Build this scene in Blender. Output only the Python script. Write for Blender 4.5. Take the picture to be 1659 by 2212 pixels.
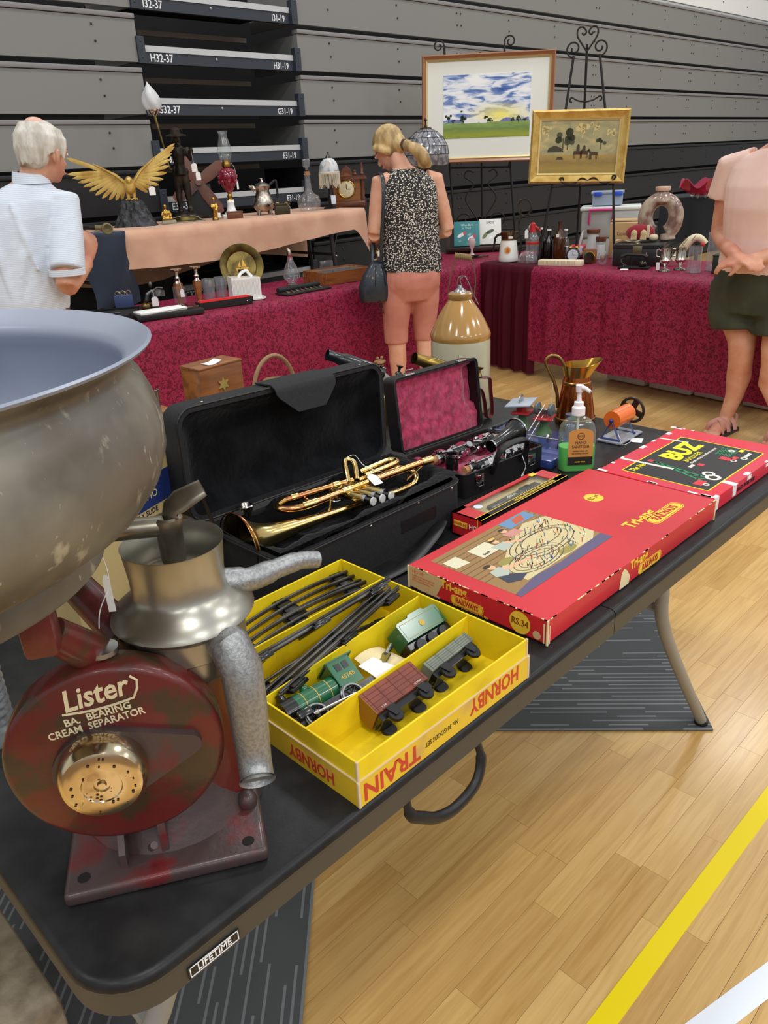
import bpy, bmesh, math, random
from mathutils import Matrix, Vector
random.seed(7)
scene = bpy.context.scene
for o in list(bpy.data.objects): bpy.data.objects.remove(o)
COL = scene.collection
R = math.radians
PI = math.pi

# ---------------------------------------------------------------- camera
CAM = Vector((-0.1250, -0.5309, 1.4294))
yaw, pitch, roll, FPX = 0.798544524, -0.417976729, -0.0526184598, 1689.234
fwd = Vector((math.cos(pitch)*math.cos(yaw), math.cos(pitch)*math.sin(yaw), math.sin(pitch)))
r0 = Vector((math.sin(yaw), -math.cos(yaw), 0)); u0 = r0.cross(fwd)
rt = math.cos(roll)*r0 + math.sin(roll)*u0
up = -math.sin(roll)*r0 + math.cos(roll)*u0
cd = bpy.data.cameras.new('camera'); cam = bpy.data.objects.new('camera', cd); COL.objects.link(cam)
cd.sensor_fit = 'VERTICAL'; cd.sensor_height = 24.0; cd.lens = FPX/2212*24.0; cd.clip_start = .02; cd.clip_end = 200
cam.matrix_world = Matrix(((rt.x, up.x, -fwd.x, CAM.x), (rt.y, up.y, -fwd.y, CAM.y), (rt.z, up.z, -fwd.z, CAM.z), (0, 0, 0, 1)))
scene.camera = cam

# ---------------------------------------------------------------- light: the hall's daylight-white ceiling lamps + soft hall bounce
w = bpy.data.worlds.new('hall'); scene.world = w; w.use_nodes = True
w.node_tree.nodes['Background'].inputs[0].default_value = (.95, .97, 1, 1)
w.node_tree.nodes['Background'].inputs[1].default_value = .56
for lx in (-6.0, -0.5, 5.0, 10.5):
    for ly in (-12.0, -7.0, -2.2, 2.6):
        ld = bpy.data.lights.new('hall_lamp', 'AREA'); ld.shape = 'RECTANGLE'; ld.size = 1.4; ld.size_y = .7
        ld.energy = 95 if ly > -5 else 150; ld.color = (1, .99, .97)
        lo = bpy.data.objects.new('hall_lamp', ld); lo.location = (lx, ly, 7.0); COL.objects.link(lo)
vs = scene.view_settings
vs.view_transform = 'Standard'; vs.look = 'None'; vs.gamma = 1; vs.exposure = 0.0
try: vs.use_curve_mapping = False
except Exception: pass

# ---------------------------------------------------------------- helpers
def lin(c):
    return tuple(((x/255)/12.92 if x/255 <= .04045 else ((x/255+.055)/1.055)**2.4) for x in c)
MATS = {}
def M(name, col, rough=.5, metal=0, col2=None, scale=8, lo=.42, hi=.62, bump=0, bscale=None, spec=.5, trans=0, ior=1.45, coat=0, stretch=(1, 1, 1), sheen=0, emit=0, rough2=None, detail=4, bdist=.01):
    if name in MATS: return MATS[name]
    m = bpy.data.materials.new(name); m.use_nodes = True; MATS[name] = m
    nt = m.node_tree; b = nt.nodes['Principled BSDF']
    b.inputs['Base Color'].default_value = (*lin(col), 1)
    b.inputs['Roughness'].default_value = rough; b.inputs['Metallic'].default_value = metal
    b.inputs['Specular IOR Level'].default_value = spec; b.inputs['IOR'].default_value = ior
    b.inputs['Transmission Weight'].default_value = trans; b.inputs['Coat Weight'].default_value = coat
    b.inputs['Coat Roughness'].default_value = .1
    if sheen: b.inputs['Sheen Weight'].default_value = sheen
    if emit: b.inputs['Emission Color'].default_value = (*lin(col), 1); b.inputs['Emission Strength'].default_value = emit
    if col2 or bump:
        tc = nt.nodes.new('ShaderNodeTexCoord'); mp = nt.nodes.new('ShaderNodeMapping')
        mp.inputs['Scale'].default_value = stretch; nt.links.new(tc.outputs['Object'], mp.inputs[0])
    if col2:
        n = nt.nodes.new('ShaderNodeTexNoise'); n.inputs['Scale'].default_value = scale; n.inputs['Detail'].default_value = detail
        nt.links.new(mp.outputs[0], n.inputs['Vector'])
        r = nt.nodes.new('ShaderNodeValToRGB'); r.color_ramp.elements[0].position = lo; r.color_ramp.elements[1].position = hi
        r.color_ramp.elements[0].color = (*lin(col), 1); r.color_ramp.elements[1].color = (*lin(col2), 1)
        nt.links.new(n.outputs['Fac'], r.inputs[0]); nt.links.new(r.outputs[0], b.inputs['Base Color'])
        if rough2 is not None:
            mr = nt.nodes.new('ShaderNodeMapRange'); mr.inputs[1].default_value = lo; mr.inputs[2].default_value = hi
            mr.inputs[3].default_value = rough; mr.inputs[4].default_value = rough2
            nt.links.new(n.outputs['Fac'], mr.inputs[0]); nt.links.new(mr.outputs[0], b.inputs['Roughness'])
    if bump:
        n2 = nt.nodes.new('ShaderNodeTexNoise'); n2.inputs['Scale'].default_value = bscale or scale*3; n2.inputs['Detail'].default_value = 5
        nt.links.new(mp.outputs[0], n2.inputs['Vector'])
        bp = nt.nodes.new('ShaderNodeBump'); bp.inputs['Strength'].default_value = bump; bp.inputs['Distance'].default_value = bdist
        nt.links.new(n2.outputs['Fac'], bp.inputs['Height']); nt.links.new(bp.outputs[0], b.inputs['Normal'])
    return m
def GL(name, col=(245, 250, 250), gl=.9, body=0, fr=.42):
    """thin clear glass: tinted see-through plus mirror-like surface by fresnel"""
    if name in MATS: return MATS[name]
    m = bpy.data.materials.new(name); m.use_nodes = True; MATS[name] = m; nt = m.node_tree
    nt.nodes.remove(nt.nodes['Principled BSDF']); out = nt.nodes['Material Output']
    t = nt.nodes.new('ShaderNodeBsdfTransparent'); t.inputs[0].default_value = (*lin(col), 1)
    g = nt.nodes.new('ShaderNodeBsdfGlossy'); g.inputs['Roughness'].default_value = .08; g.inputs[0].default_value = (gl, gl, gl, 1)
    f = nt.nodes.new('ShaderNodeLayerWeight'); f.inputs[0].default_value = .5
    pw_ = nt.nodes.new('ShaderNodeMath'); pw_.operation = 'POWER'; pw_.inputs[1].default_value = 3; nt.links.new(f.outputs['Facing'], pw_.inputs[0])
    ma = nt.nodes.new('ShaderNodeMath'); ma.operation = 'MULTIPLY_ADD'; ma.inputs[1].default_value = fr*1.6; ma.inputs[2].default_value = .08; nt.links.new(pw_.outputs[0], ma.inputs[0])
    x = nt.nodes.new('ShaderNodeMixShader')
    nt.links.new(ma.outputs[0], x.inputs[0]); nt.links.new(t.outputs[0], x.inputs[1]); nt.links.new(g.outputs[0], x.inputs[2])
    if body:
        d = nt.nodes.new('ShaderNodeBsdfDiffuse'); d.inputs[0].default_value = (.9, .92, .94, 1); y = nt.nodes.new('ShaderNodeMixShader'); y.inputs[0].default_value = body
        nt.links.new(x.outputs[0], y.inputs[1]); nt.links.new(d.outputs[0], y.inputs[2]); x = y
    nt.links.new(x.outputs[0], out.inputs[0]); return m

def TR(x=0, y=0, z=0, rz=0, rx=0, ry=0):
    return Matrix.Translation((x, y, z)) @ Matrix.Rotation(rz, 4, 'Z') @ Matrix.Rotation(ry, 4, 'Y') @ Matrix.Rotation(rx, 4, 'X')
def FRAME(o, ex, ey):
    """matrix with local x along ex, local y along ey (made square), origin o"""
    ex = Vector(ex).normalized(); ez = ex.cross(Vector(ey)).normalized(); ey = ez.cross(ex)
    return Matrix(((ex.x, ey.x, ez.x, o[0]), (ex.y, ey.y, ez.y, o[1]), (ex.z, ey.z, ez.z, o[2]), (0, 0, 0, 1)))
class B:
    def __init__(s, m=None): s.v = []; s.f = []; s.m = m or Matrix()
    def add(s, vs, fs, m=None):
        k = len(s.v); mm = s.m @ m if m else s.m
        s.v += [tuple(mm @ Vector(v)) for v in vs]; s.f += [tuple(i+k for i in f) for f in fs]; return s
    def box(s, c, d, bev=0, m=None, seg=2):
        x, y, z = d[0]/2, d[1]/2, d[2]/2
        if bev <= 0:
            vs = [(c[0]+i*x, c[1]+j*y, c[2]+k*z) for i in (-1, 1) for j in (-1, 1) for k in (-1, 1)]
            return s.add(vs, [(0, 1, 3, 2), (4, 6, 7, 5), (0, 4, 5, 1), (2, 3, 7, 6), (0, 2, 6, 4), (1, 5, 7, 3)], m)
        bm = bmesh.new(); bmesh.ops.create_cube(bm, size=1)
        for v in bm.verts: v.co = Vector((v.co.x*d[0], v.co.y*d[1], v.co.z*d[2])) + Vector(c)
        bmesh.ops.bevel(bm, geom=list(bm.edges), offset=bev, segments=seg, affect='EDGES', profile=.5)
        return s.bm(bm, m)
    def bm(s, bm, m=None):
        bm.verts.index_update(); s.add([tuple(v.co) for v in bm.verts], [[v.index for v in f.verts] for f in bm.faces], m); bm.free(); return s
    def lathe(s, prof, seg=24, m=None, a0=0, a1=2*PI, sq=(1, 1)):
        """profile [(r,z)] turned about z; r==0 ends close to a point"""
        full = abs(a1-a0-2*PI) < 1e-6; n = seg if full else seg+1; vs = []; fs = []; rows = []
        for r, z in prof:
            if abs(r) < 1e-7: rows.append([len(vs)]*n); vs.append((0, 0, z))
            else:
                k = len(vs); rows.append(list(range(k, k+n)))
                for i in range(n):
                    a = a0+(a1-a0)*i/seg; vs.append((r*math.cos(a)*sq[0], r*math.sin(a)*sq[1], z))
        for A, Bv in zip(rows[:-1], rows[1:]):
            for i in range(seg):
                j = (i+1) % n if full else i+1
                q = [A[i], A[j], Bv[j], Bv[i]]; q2 = []
                for t in q:
                    if t not in q2: q2.append(t)
                if len(q2) > 2: fs.append(tuple(q2))
        return s.add(vs, fs, m)
    def cyl(s, a, b, r, seg=12, r2=None):
        return s.tube([a, b], [r, r if r2 is None else r2], seg)
    def tube(s, pts, r, seg=8, closed=False, caps=True, flat=None, up=None):
        """tube along points; r number or list; flat=(a,b) scales the section"""
        P = [Vector(q) for q in pts]; n = len(P); rr = r if isinstance(r, (list, tuple)) else [r]*n
        T = []
        for i in range(n):
            if closed: t = P[(i+1) % n]-P[i-1]
            else: t = P[min(i+1, n-1)]-P[max(i-1, 0)]
            T.append(t.normalized() if t.length > 1e-9 else Vector((0, 0, 1)))
        N = Vector(up) if up else (Vector((0, 0, 1)) if abs(T[0].z) < .9 else Vector((1, 0, 0)))
        vs = []; fs = []
        for i in range(n):
            N = (N-T[i]*N.dot(T[i])); N = N.normalized() if N.length > 1e-6 else T[i].orthogonal().normalized()
            Bn = T[i].cross(N); fa, fb = flat or (1, 1)
            for k in range(seg):
                a = 2*PI*k/seg; vs.append(tuple(P[i]+N*(math.cos(a)*rr[i]*fa)+Bn*(math.sin(a)*rr[i]*fb)))
        m = n if closed else n-1
        for i in range(m):
            j = (i+1) % n
            for k in range(seg):
                l = (k+1) % seg; fs.append((i*seg+k, i*seg+l, j*seg+l, j*seg+k))
        if caps and not closed:
            fs.append(tuple(range(seg-1, -1, -1))); fs.append(tuple((n-1)*seg+k for k in range(seg)))
        return s.add(vs, fs)
    def prism(s, poly, z0, z1, m=None):
        n = len(poly); vs = [(x, y, z0) for x, y in poly]+[(x, y, z1) for x, y in poly]
        fs = [tuple(range(n-1, -1, -1)), tuple(range(n, 2*n))]+[(i, (i+1) % n, n+(i+1) % n, n+i) for i in range(n)]
        return s.add(vs, fs, m)
    def ball(s, c, r, seg=16, rings=10, m=None):
        r = r if isinstance(r, (tuple, list)) else (r, r, r); vs = []; fs = []
        vs.append((c[0], c[1], c[2]-r[2]))
        for i in range(1, rings):
            t = PI*i/rings-PI/2
            for k in range(seg):
                a = 2*PI*k/seg; vs.append((c[0]+r[0]*math.cos(t)*math.cos(a), c[1]+r[1]*math.cos(t)*math.sin(a), c[2]+r[2]*math.sin(t)))
        vs.append((c[0], c[1], c[2]+r[2])); L = len(vs)-1
        for k in range(seg):
            l = (k+1) % seg; fs.append((0, 1+l, 1+k)); fs.append((L, L-seg+k, L-seg+l))
            for i in range(rings-2): fs.append((1+i*seg+k, 1+i*seg+l, 1+(i+1)*seg+l, 1+(i+1)*seg+k))
        return s.add(vs, fs, m)
    def grid(s, fn, nu, nv, thick=0, m=None, wrap=False):
        """surface fn(u,v)->point, u,v in 0..1; optional thickness along the normal"""
        P = [[Vector(fn(i/nu, j/nv)) for j in range(nv+1)] for i in range(nu+1)]
        vs = [tuple(q) for row in P for q in row]; W = nv+1
        fs = [(i*W+j, (i+1)*W+j, (i+1)*W+j+1, i*W+j+1) for i in range(nu) for j in range(nv)]
        if thick:
            n0 = len(vs)
            for i in range(nu+1):
                for j in range(nv+1):
                    a = P[min(i+1, nu)][j]-P[max(i-1, 0)][j]; b = P[i][min(j+1, nv)]-P[i][max(j-1, 0)]
                    n = a.cross(b); n = n.normalized() if n.length > 1e-9 else Vector((0, 0, 1)); vs.append(tuple(P[i][j]-n*thick))
            fs += [tuple(n0+t for t in reversed(f)) for f in fs]
            rim = [i*W for i in range(nu+1)]+[nu*W+j for j in range(1, W)]+[i*W+W-1 for i in range(nu-1, -1, -1)]+[j for j in range(W-2, 0, -1)]
            L = len(rim)
            for q in range(L):
                a, b = rim[q], rim[(q+1) % L]; fs.append((a, n0+a, n0+b, b)[::-1])
        return s.add(vs, fs, m)
    def build(s, name, mat, parent=None, smooth=40, loc=None, label=None):
        me = bpy.data.meshes.new(name); me.from_pydata(s.v, [], s.f)
        bm = bmesh.new(); bm.from_mesh(me); bmesh.ops.recalc_face_normals(bm, faces=bm.faces); bm.to_mesh(me); bm.free()
        if smooth:
            me.shade_smooth(); me.set_sharp_from_angle(angle=R(smooth))
        me.materials.append(mat if not isinstance(mat, str) else MATS[mat])
        o = bpy.data.objects.new(name, me); COL.objects.link(o)
        if parent: o.parent = parent
        if loc: o.location = loc
        if label: o['label'] = label
        return o
def tag(o, label, cat, group=None):
    o['label'] = label; o['category'] = cat
    if group: o['group'] = group
    return o
def thing(name, label, cat, loc=(0, 0, 0), rz=0, group=None, mat=None):
    o = bpy.data.objects.new(name, None); o.empty_display_size = .05; COL.objects.link(o)
    if mat is not None: o.matrix_world = mat
    else: o.location = loc; o.rotation_euler = (0, 0, rz)
    return tag(o, label, cat, group)
def struct(o): o['kind'] = 'structure'; return o
def dup(root, loc, rz=0, label=None, group=None, scale=None):
    def cp(o, par):
        c = o.copy(); COL.objects.link(c); c.parent = par
        for ch in o.children: cp(ch, c)
        return c
    r = cp(root, None); r.location = loc; r.rotation_euler = (0, 0, rz)
    if scale: r.scale = (scale,)*3
    if label: r['label'] = label
    if group: r['group'] = group
    return r
def text(s, size, m, mat, parent=None, name='lettering', bold=0, shear=0, align='LEFT', ext=.0002, sx=1, space=1, label=None):
    """flat lettering: local x along the line, local y up, in the plane of matrix m"""
    cu = bpy.data.curves.new(name, 'FONT'); cu.body = s; cu.size = size; cu.offset = bold*size; cu.shear = shear
    cu.extrude = ext; cu.align_x = align; cu.align_y = 'CENTER'; cu.resolution_u = 2; cu.space_character = space
    t = bpy.data.objects.new('tmp', cu); COL.objects.link(t)
    dg = bpy.context.evaluated_depsgraph_get(); me = bpy.data.meshes.new_from_object(t.evaluated_get(dg))
    bpy.data.objects.remove(t); bpy.data.curves.remove(cu)
    me.transform(m @ Matrix.Diagonal((sx, 1, 1, 1))); me.materials.clear(); me.materials.append(mat if not isinstance(mat, str) else MATS[mat])
    o = bpy.data.objects.new(name, me); COL.objects.link(o)
    if parent: o.parent = parent
    if label: o['label'] = label
    return o
def arc(c, r, a0, a1, n=10, ax='XZ'):
    out = []
    for i in range(n+1):
        a = a0+(a1-a0)*i/n; x, y = r*math.cos(a), r*math.sin(a)
        out.append({'XZ': (c[0]+x, c[1], c[2]+y), 'XY': (c[0]+x, c[1]+y, c[2]), 'YZ': (c[0], c[1]+x, c[2]+y)}[ax])
    return out
def smoothpath(pts, n=6):
    """Catmull-Rom through points"""
    P = [Vector(q) for q in pts]; out = []
    for i in range(len(P)-1):
        a, b, c, d = P[max(i-1, 0)], P[i], P[i+1], P[min(i+2, len(P)-1)]
        for k in range(n):
            t = k/n; out.append(.5*((2*b)+(c-a)*t+(2*a-5*b+4*c-d)*t*t+(3*b-a-3*c+d)*t**3))
    out.append(P[-1]); return [tuple(q) for q in out]
def rrect(w, h, r, n=5, cx=0, cy=0):
    out = []
    for sx, sy, a in ((1, 1, 0), (-1, 1, PI/2), (-1, -1, PI), (1, -1, 1.5*PI)):
        for i in range(n+1):
            t = a+PI/2*i/n; out.append((cx+sx*(w/2-r)+r*math.cos(t), cy+sy*(h/2-r)+r*math.sin(t)))
    return out
def spiral(c, r0, r1, a0, a1, n=20):
    return [(c[0]+(r0+(r1-r0)*i/n)*math.cos(a0+(a1-a0)*i/n), c[1], c[2]+(r0+(r1-r0)*i/n)*math.sin(a0+(a1-a0)*i/n)) for i in range(n+1)]
def remesh(o, vox, smooth_it=4, fac=.5):
    """fuse the overlapping volumes of a mesh object into one continuous skin"""
    md = o.modifiers.new('r', 'REMESH'); md.mode = 'VOXEL'; md.voxel_size = vox; md.use_smooth_shade = True
    if smooth_it:
        sm = o.modifiers.new('s', 'SMOOTH'); sm.iterations = smooth_it; sm.factor = fac
    dg = bpy.context.evaluated_depsgraph_get(); me = bpy.data.meshes.new_from_object(o.evaluated_get(dg))
    o.modifiers.clear(); mats = [m for m in o.data.materials]; old = o.data; o.data = me; bpy.data.meshes.remove(old)
    me.materials.clear()
    for m in mats: me.materials.append(m)
    me.shade_smooth(); return o
def price_tag(parent, pts, c, ex, ey, w=.022, h=.035, name='price_tag'):
    """white card tag on a string"""
    o = B().tube(pts, .0006, 5).build(name+'_string', white_paper, parent)
    m = FRAME(c, ex, ey)
    B(m).prism([(-w/2, -h/2), (w/2, -h/2), (w/2, h*.32), (w*.22, h/2), (-w*.22, h/2), (-w/2, h*.32)], 0, .0006).build(name, white_paper, parent)

# ---------------------------------------------------------------- shared materials
white_paper = M('white_paper', (240, 240, 236), .8)
black_metal = M('black_metal', (28, 28, 30), .45, .2)
steel = M('steel', (190, 190, 190), .28, 1, (150, 150, 150), 6)
chrome = M('chrome', (215, 215, 215), .1, 1)
silver = M('silver_plate', (205, 200, 190), .16, 1, (150, 140, 125), 9)
brass = M('brass', (190, 150, 70), .24, 1, (150, 112, 52), 7, bump=.05)
gold = M('gold_paint', (222, 190, 108), .42, .45, (186, 146, 68), 12)
old_brass = M('aged_brass', (128, 112, 62), .35, .9, (84, 72, 42), 14)
bronze = M('bronze', (62, 55, 46), .42, .75, (36, 32, 28), 16)
copper = M('copper', (186, 104, 52), .2, 1, (150, 84, 44), 5, stretch=(1, 1, .3))
wood_red = M('mahogany', (112, 62, 36), .35, 0, (84, 44, 26), 5, stretch=(1, 1, 8), coat=.3)
wood_mid = M('oak_varnish', (150, 92, 44), .35, 0, (118, 68, 32), 5, stretch=(1, 8, 8), coat=.3)
glass = GL('clear_glass', body=.05)
cut_glass = GL('cut_glass', (240, 243, 245), 1, .07)
white_china = M('white_china', (236, 236, 232), .18, coat=.4)
black_plastic = M('black_plastic', (22, 22, 24), .4)
skin = M('skin', (222, 172, 146), .5, 0, (208, 148, 120), 9, lo=.4, hi=.68, bump=.08, bscale=90)
# ================================================================ setting: floor
def wood_mat(name, src):
    m = bpy.data.materials.new(name); m.use_nodes = True; nt = m.node_tree; b = nt.nodes['Principled BSDF']; L = nt.links.new
    b.inputs['Roughness'].default_value = .33; b.inputs['Coat Weight'].default_value = .25; b.inputs['Coat Roughness'].default_value = .16
    if src == 'obj':
        oi = nt.nodes.new('ShaderNodeObjectInfo'); rnd = oi.outputs['Random']
    else:
        at = nt.nodes.new('ShaderNodeAttribute'); at.attribute_name = 'tone'; rnd = at.outputs['Fac']
    geo = nt.nodes.new('ShaderNodeNewGeometry'); mul = nt.nodes.new('ShaderNodeVectorMath'); mul.operation = 'MULTIPLY'
    mul.inputs[1].default_value = (1.6, 26, 1); L(geo.outputs['Position'], mul.inputs[0])
    sc = nt.nodes.new('ShaderNodeMath'); sc.operation = 'MULTIPLY'; sc.inputs[1].default_value = 53; L(rnd, sc.inputs[0])
    ad = nt.nodes.new('ShaderNodeVectorMath'); ad.operation = 'ADD'; L(mul.outputs[0], ad.inputs[0]); L(sc.outputs[0], ad.inputs[1])
    n = nt.nodes.new('ShaderNodeTexNoise'); n.inputs['Scale'].default_value = 3.2; n.inputs['Detail'].default_value = 6; n.inputs['Distortion'].default_value = .7
    L(ad.outputs[0], n.inputs['Vector'])
    r1 = nt.nodes.new('ShaderNodeValToRGB'); r1.color_ramp.elements[0].color = (*lin((201, 160, 97)), 1); r1.color_ramp.elements[1].color = (*lin((222, 184, 120)), 1)
    e = r1.color_ramp.elements.new(.45); e.color = (*lin((210, 171, 106)), 1); e = r1.color_ramp.elements.new(.75); e.color = (*lin((216, 178, 112)), 1)
    L(rnd, r1.inputs[0])
    r2 = nt.nodes.new('ShaderNodeValToRGB'); r2.color_ramp.elements[0].position = .3; r2.color_ramp.elements[1].position = .62
    r2.color_ramp.elements[0].color = (.78, .70, .58, 1); r2.color_ramp.elements[1].color = (1, 1, 1, 1); L(n.outputs['Fac'], r2.inputs[0])
    mx = nt.nodes.new('ShaderNodeMix'); mx.data_type = 'RGBA'; mx.blend_type = 'MULTIPLY'; mx.inputs[0].default_value = .8
    L(r1.outputs[0], mx.inputs[6]); L(r2.outputs[0], mx.inputs[7]); L(mx.outputs[2], b.inputs['Base Color'])
    MATS[name] = m; return m
wm_obj = wood_mat('beech_strip', 'obj'); wm_attr = wood_mat('beech_strip_far', 'attr')
floor = struct(B().add([(-8, -9, -.006), (30, -9, -.006), (30, 6.3, -.006), (-8, 6.3, -.006)], [(0, 1, 2, 3)]).build('floor', M('floor_joint', (120, 88, 52), .6), smooth=0))
strips = []
SW = .0612
y = -1.6
row = 0
while y < 4.6:
    x = -1.2 - random.random()*.5
    while x < 12:
        l = random.choice((.28, .36, .42, .5, .58))*random.uniform(.9, 1.1)
        strips.append((x, y, l)); x += l
    y += SW; row += 1
def vis(x, y):
    d = Vector((x, y, 0))-CAM; z = d.dot(fwd)
    if z < .1: return 0
    px = 829.5+FPX*d.dot(rt)/z; py = 1106-FPX*d.dot(up)/z
    if not (-60 < px < 1720 and -60 < py < 2270): return 0
    t = (.70-CAM.z)/d.z; q = CAM+d*t
    if 0 < q.x < 1.83 and 0 < q.y < 1.5: return 0
    if y > 3.1 or (x > 4.75 and y > 1.2): return 0
    return 1/z**3
sc = sorted(((vis(x+l/2, y+SW/2), i) for i, (x, y, l) in enumerate(strips)), reverse=True)
near = [i for v, i in sc[:295] if v > 0]; nearset = set(near); cache = {}
for i in near:
    x, y, l = strips[i]; k = round(l*20)/20
    if k not in cache:
        bb = B().box((.5, .5, -.5), (.9985, .989, 1))
        cache[k] = bb.build('plank', wm_obj, floor, smooth=0); o = cache[k]
    else:
        o = cache[k].copy(); COL.objects.link(o)
    o.parent = floor; o.location = (x, y, 0); o.scale = (l, SW, .006)
fb = B(); tone = []
for i, (x, y, l) in enumerate(strips):
    if i in nearset: continue
    fb.box((x+l/2, y+SW/2, -.003), (l-.0008, SW-.0007, .006)); tone += [random.random()]*6
fo = fb.build('far_planks', wm_attr, floor, smooth=0); fo['kind'] = 'stuff'
at = fo.data.attributes.new('tone', 'FLOAT', 'FACE')
at.data.foreach_set('value', tone)
# court lines
ln = B().box((0, 0, .0006), (16, .04, .0012), 0, TR(3, -.1667, 0, -.0193)).build('court_line', M('line_yellow', (240, 215, 0), .45), floor, smooth=0, label='yellow painted court line')
wm_ = FRAME((.851, -.231, .0009), (.22, -.061, 0), (.061, .22, 0))
B(wm_).grid(lambda u, v: (-.6+2.2*u, -.047*v-.02*(u-.27)**2*4, 0), 30, 1).build('court_line', M('line_white', (232, 238, 246), .45), floor, smooth=0, label='white court line')

# ================================================================ setting: hall shell (behind bleachers, ceiling out of view)
wall_white = M('hall_wall_white', (232, 234, 230), .7)
struct(B().box((8, 6.35, 4), (44, .1, 8.4)).build('wall_back', wall_white, smooth=0))

# ================================================================ retractable seating (folded bleachers)
grey_panel = M('grey_panel', (130, 130, 127), .62, bump=.04, bscale=300)
grey_nose = M('grey_nosing', (134, 132, 132), .55)
dark_panel = M('black_panel', (30, 31, 33), .55, bump=.04, bscale=300)
light_panel = M('light_panel', (232, 233, 230), .6)
navy_steel = M('navy_steel', (46, 53, 63), .5)
alu = M('aluminium_strip', (196, 198, 198), .45, .3)
bolt_m = M('bolt_head', (48, 47, 46), .5)
bolt_w = M('bolt_bright', (170, 170, 165), .4, .5)
letter_w = M('letter_white', (240, 242, 244), .6)
YB = 4.65
seat = thing('retractable_seating', 'folded retractable grandstand with stacked grey and black panels along the hall', 'bleachers', (0, YB, 0))
PIT = .305; XL0, XL1, XR0, XR1 = -4.0, 2.935, 4.275, 27.0
tops = [3.305, 3.0, 2.69, 2.378, 2.077, 1.775, 1.475, 1.172, .868, .565, .26]
for k, zt in enumerate(tops):
    grey = 1 <= k <= 5
    pm = light_panel if k == 0 else grey_panel if grey else dark_panel; nm = light_panel if k == 0 else grey_nose if grey else dark_panel
    zb = (tops[k+1]+.03) if k+1 < len(tops) else .02
    if k == 5: zb = 1.495
    for xa, xb in ((XL0, XL1), (XR0, XR1)):
        if k == 0 and xa < 0: xa = 0
        pn = B().box(((xa+xb)/2, .02, (zt-.03+zb)/2), (xb-xa, .04, zt-.034-zb)).build('panel', pm, seat, smooth=0)
        B().box(((xa+xb)/2, .025, zt-.014), (xb-xa, .07, .028), .004).build('nosing', nm, pn)
        bb = B(); x = XL1-.3 if xa < 0 else XR0+.32
        st = -.77 if xa < 0 else .77; q = 0
        while xa+.05 < x < xb-.05:
            for dz in (.075, .165):
                bb.ball((x+(dz-.075)*.1, -.003, zt-dz), (.0075, .006, .0075), 8, 5)
                if q % 3 == 2: bb.ball((x+.055+(dz-.075)*.1, -.003, zt-dz), (.0075, .006, .0075), 8, 5)
            x += st*(.77 if abs(st) == 1 else 1); q += 1
        if bb.v: bb.build('bolts', bolt_m if pm != dark_panel else bolt_w if False else bolt_m, pn)
        # end return of the panel going back into the opening
        xe = xb if xa < 0 else xa
        if k: B().box((xe+(.012 if xa > 0 else -.012), .3, (zt-.03+zb)/2), (.02, .52, zt-.04-zb)).build('end_return', pm, pn, smooth=0)
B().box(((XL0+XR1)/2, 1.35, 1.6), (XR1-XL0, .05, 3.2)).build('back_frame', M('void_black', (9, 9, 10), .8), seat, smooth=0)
rows = [('I', 2.512), ('H', 2.208), ('G', 1.905), ('F', 1.600), ('E', 1.296), ('D', .992), ('C', .688), ('B', .384), ('A', .12)]
for nm, zt in rows:
    bd = B().box((3.605, .03, zt-.052), (1.30, .03, .104), .002).build('row_board', navy_steel, seat, smooth=0)
    B().box((3.595, .012, zt-.018), (1.27, .006, .036)).build('aluminium_edge', alu, bd, smooth=0)
    B().box((3.605, .35, zt-.01), (1.30, .62, .02)).build('deck', M('deck_black', (16, 16, 17), .7), bd, smooth=0)
    B().box((3.80, .63, zt+.17), (.95, .02, .034)).build('plywood_edge', M('plywood_edge', (176, 160, 140), .7), bd, smooth=0)
    B().ball((3.54, .012, zt-.058), (.009, .005, .009), 10, 6).build('stud', bolt_w, bd)
    for s in (-1, 1):
        br = B().box((3.605+s*.655, .01, zt-.03), (.055, .05, .155), .003).build('bracket', navy_steel, bd, smooth=0)
        bb = B()
        for dz in (.02, -.07): bb.ball((3.605+s*.655, -.016, zt+dz), (.006, .004, .006), 8, 5)
        bb.build('bolts', M('bolt_dark', (70, 76, 84), .4, .4), br)
    if nm in 'IHGFECB':
        fm = FRAME((3.02, .0145, zt-.07), (1, 0, 0), (0, 0, 1)); text(nm+'32-37', .066, fm, letter_w, bd, bold=.012, sx=.86)
        fm = FRAME((4.185, .0145, zt-.075), (1, 0, 0), (0, 0, 1)); text(nm+'31-19', .06, fm, letter_w, bd, bold=.012, align='RIGHT', sx=.78)

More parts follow.
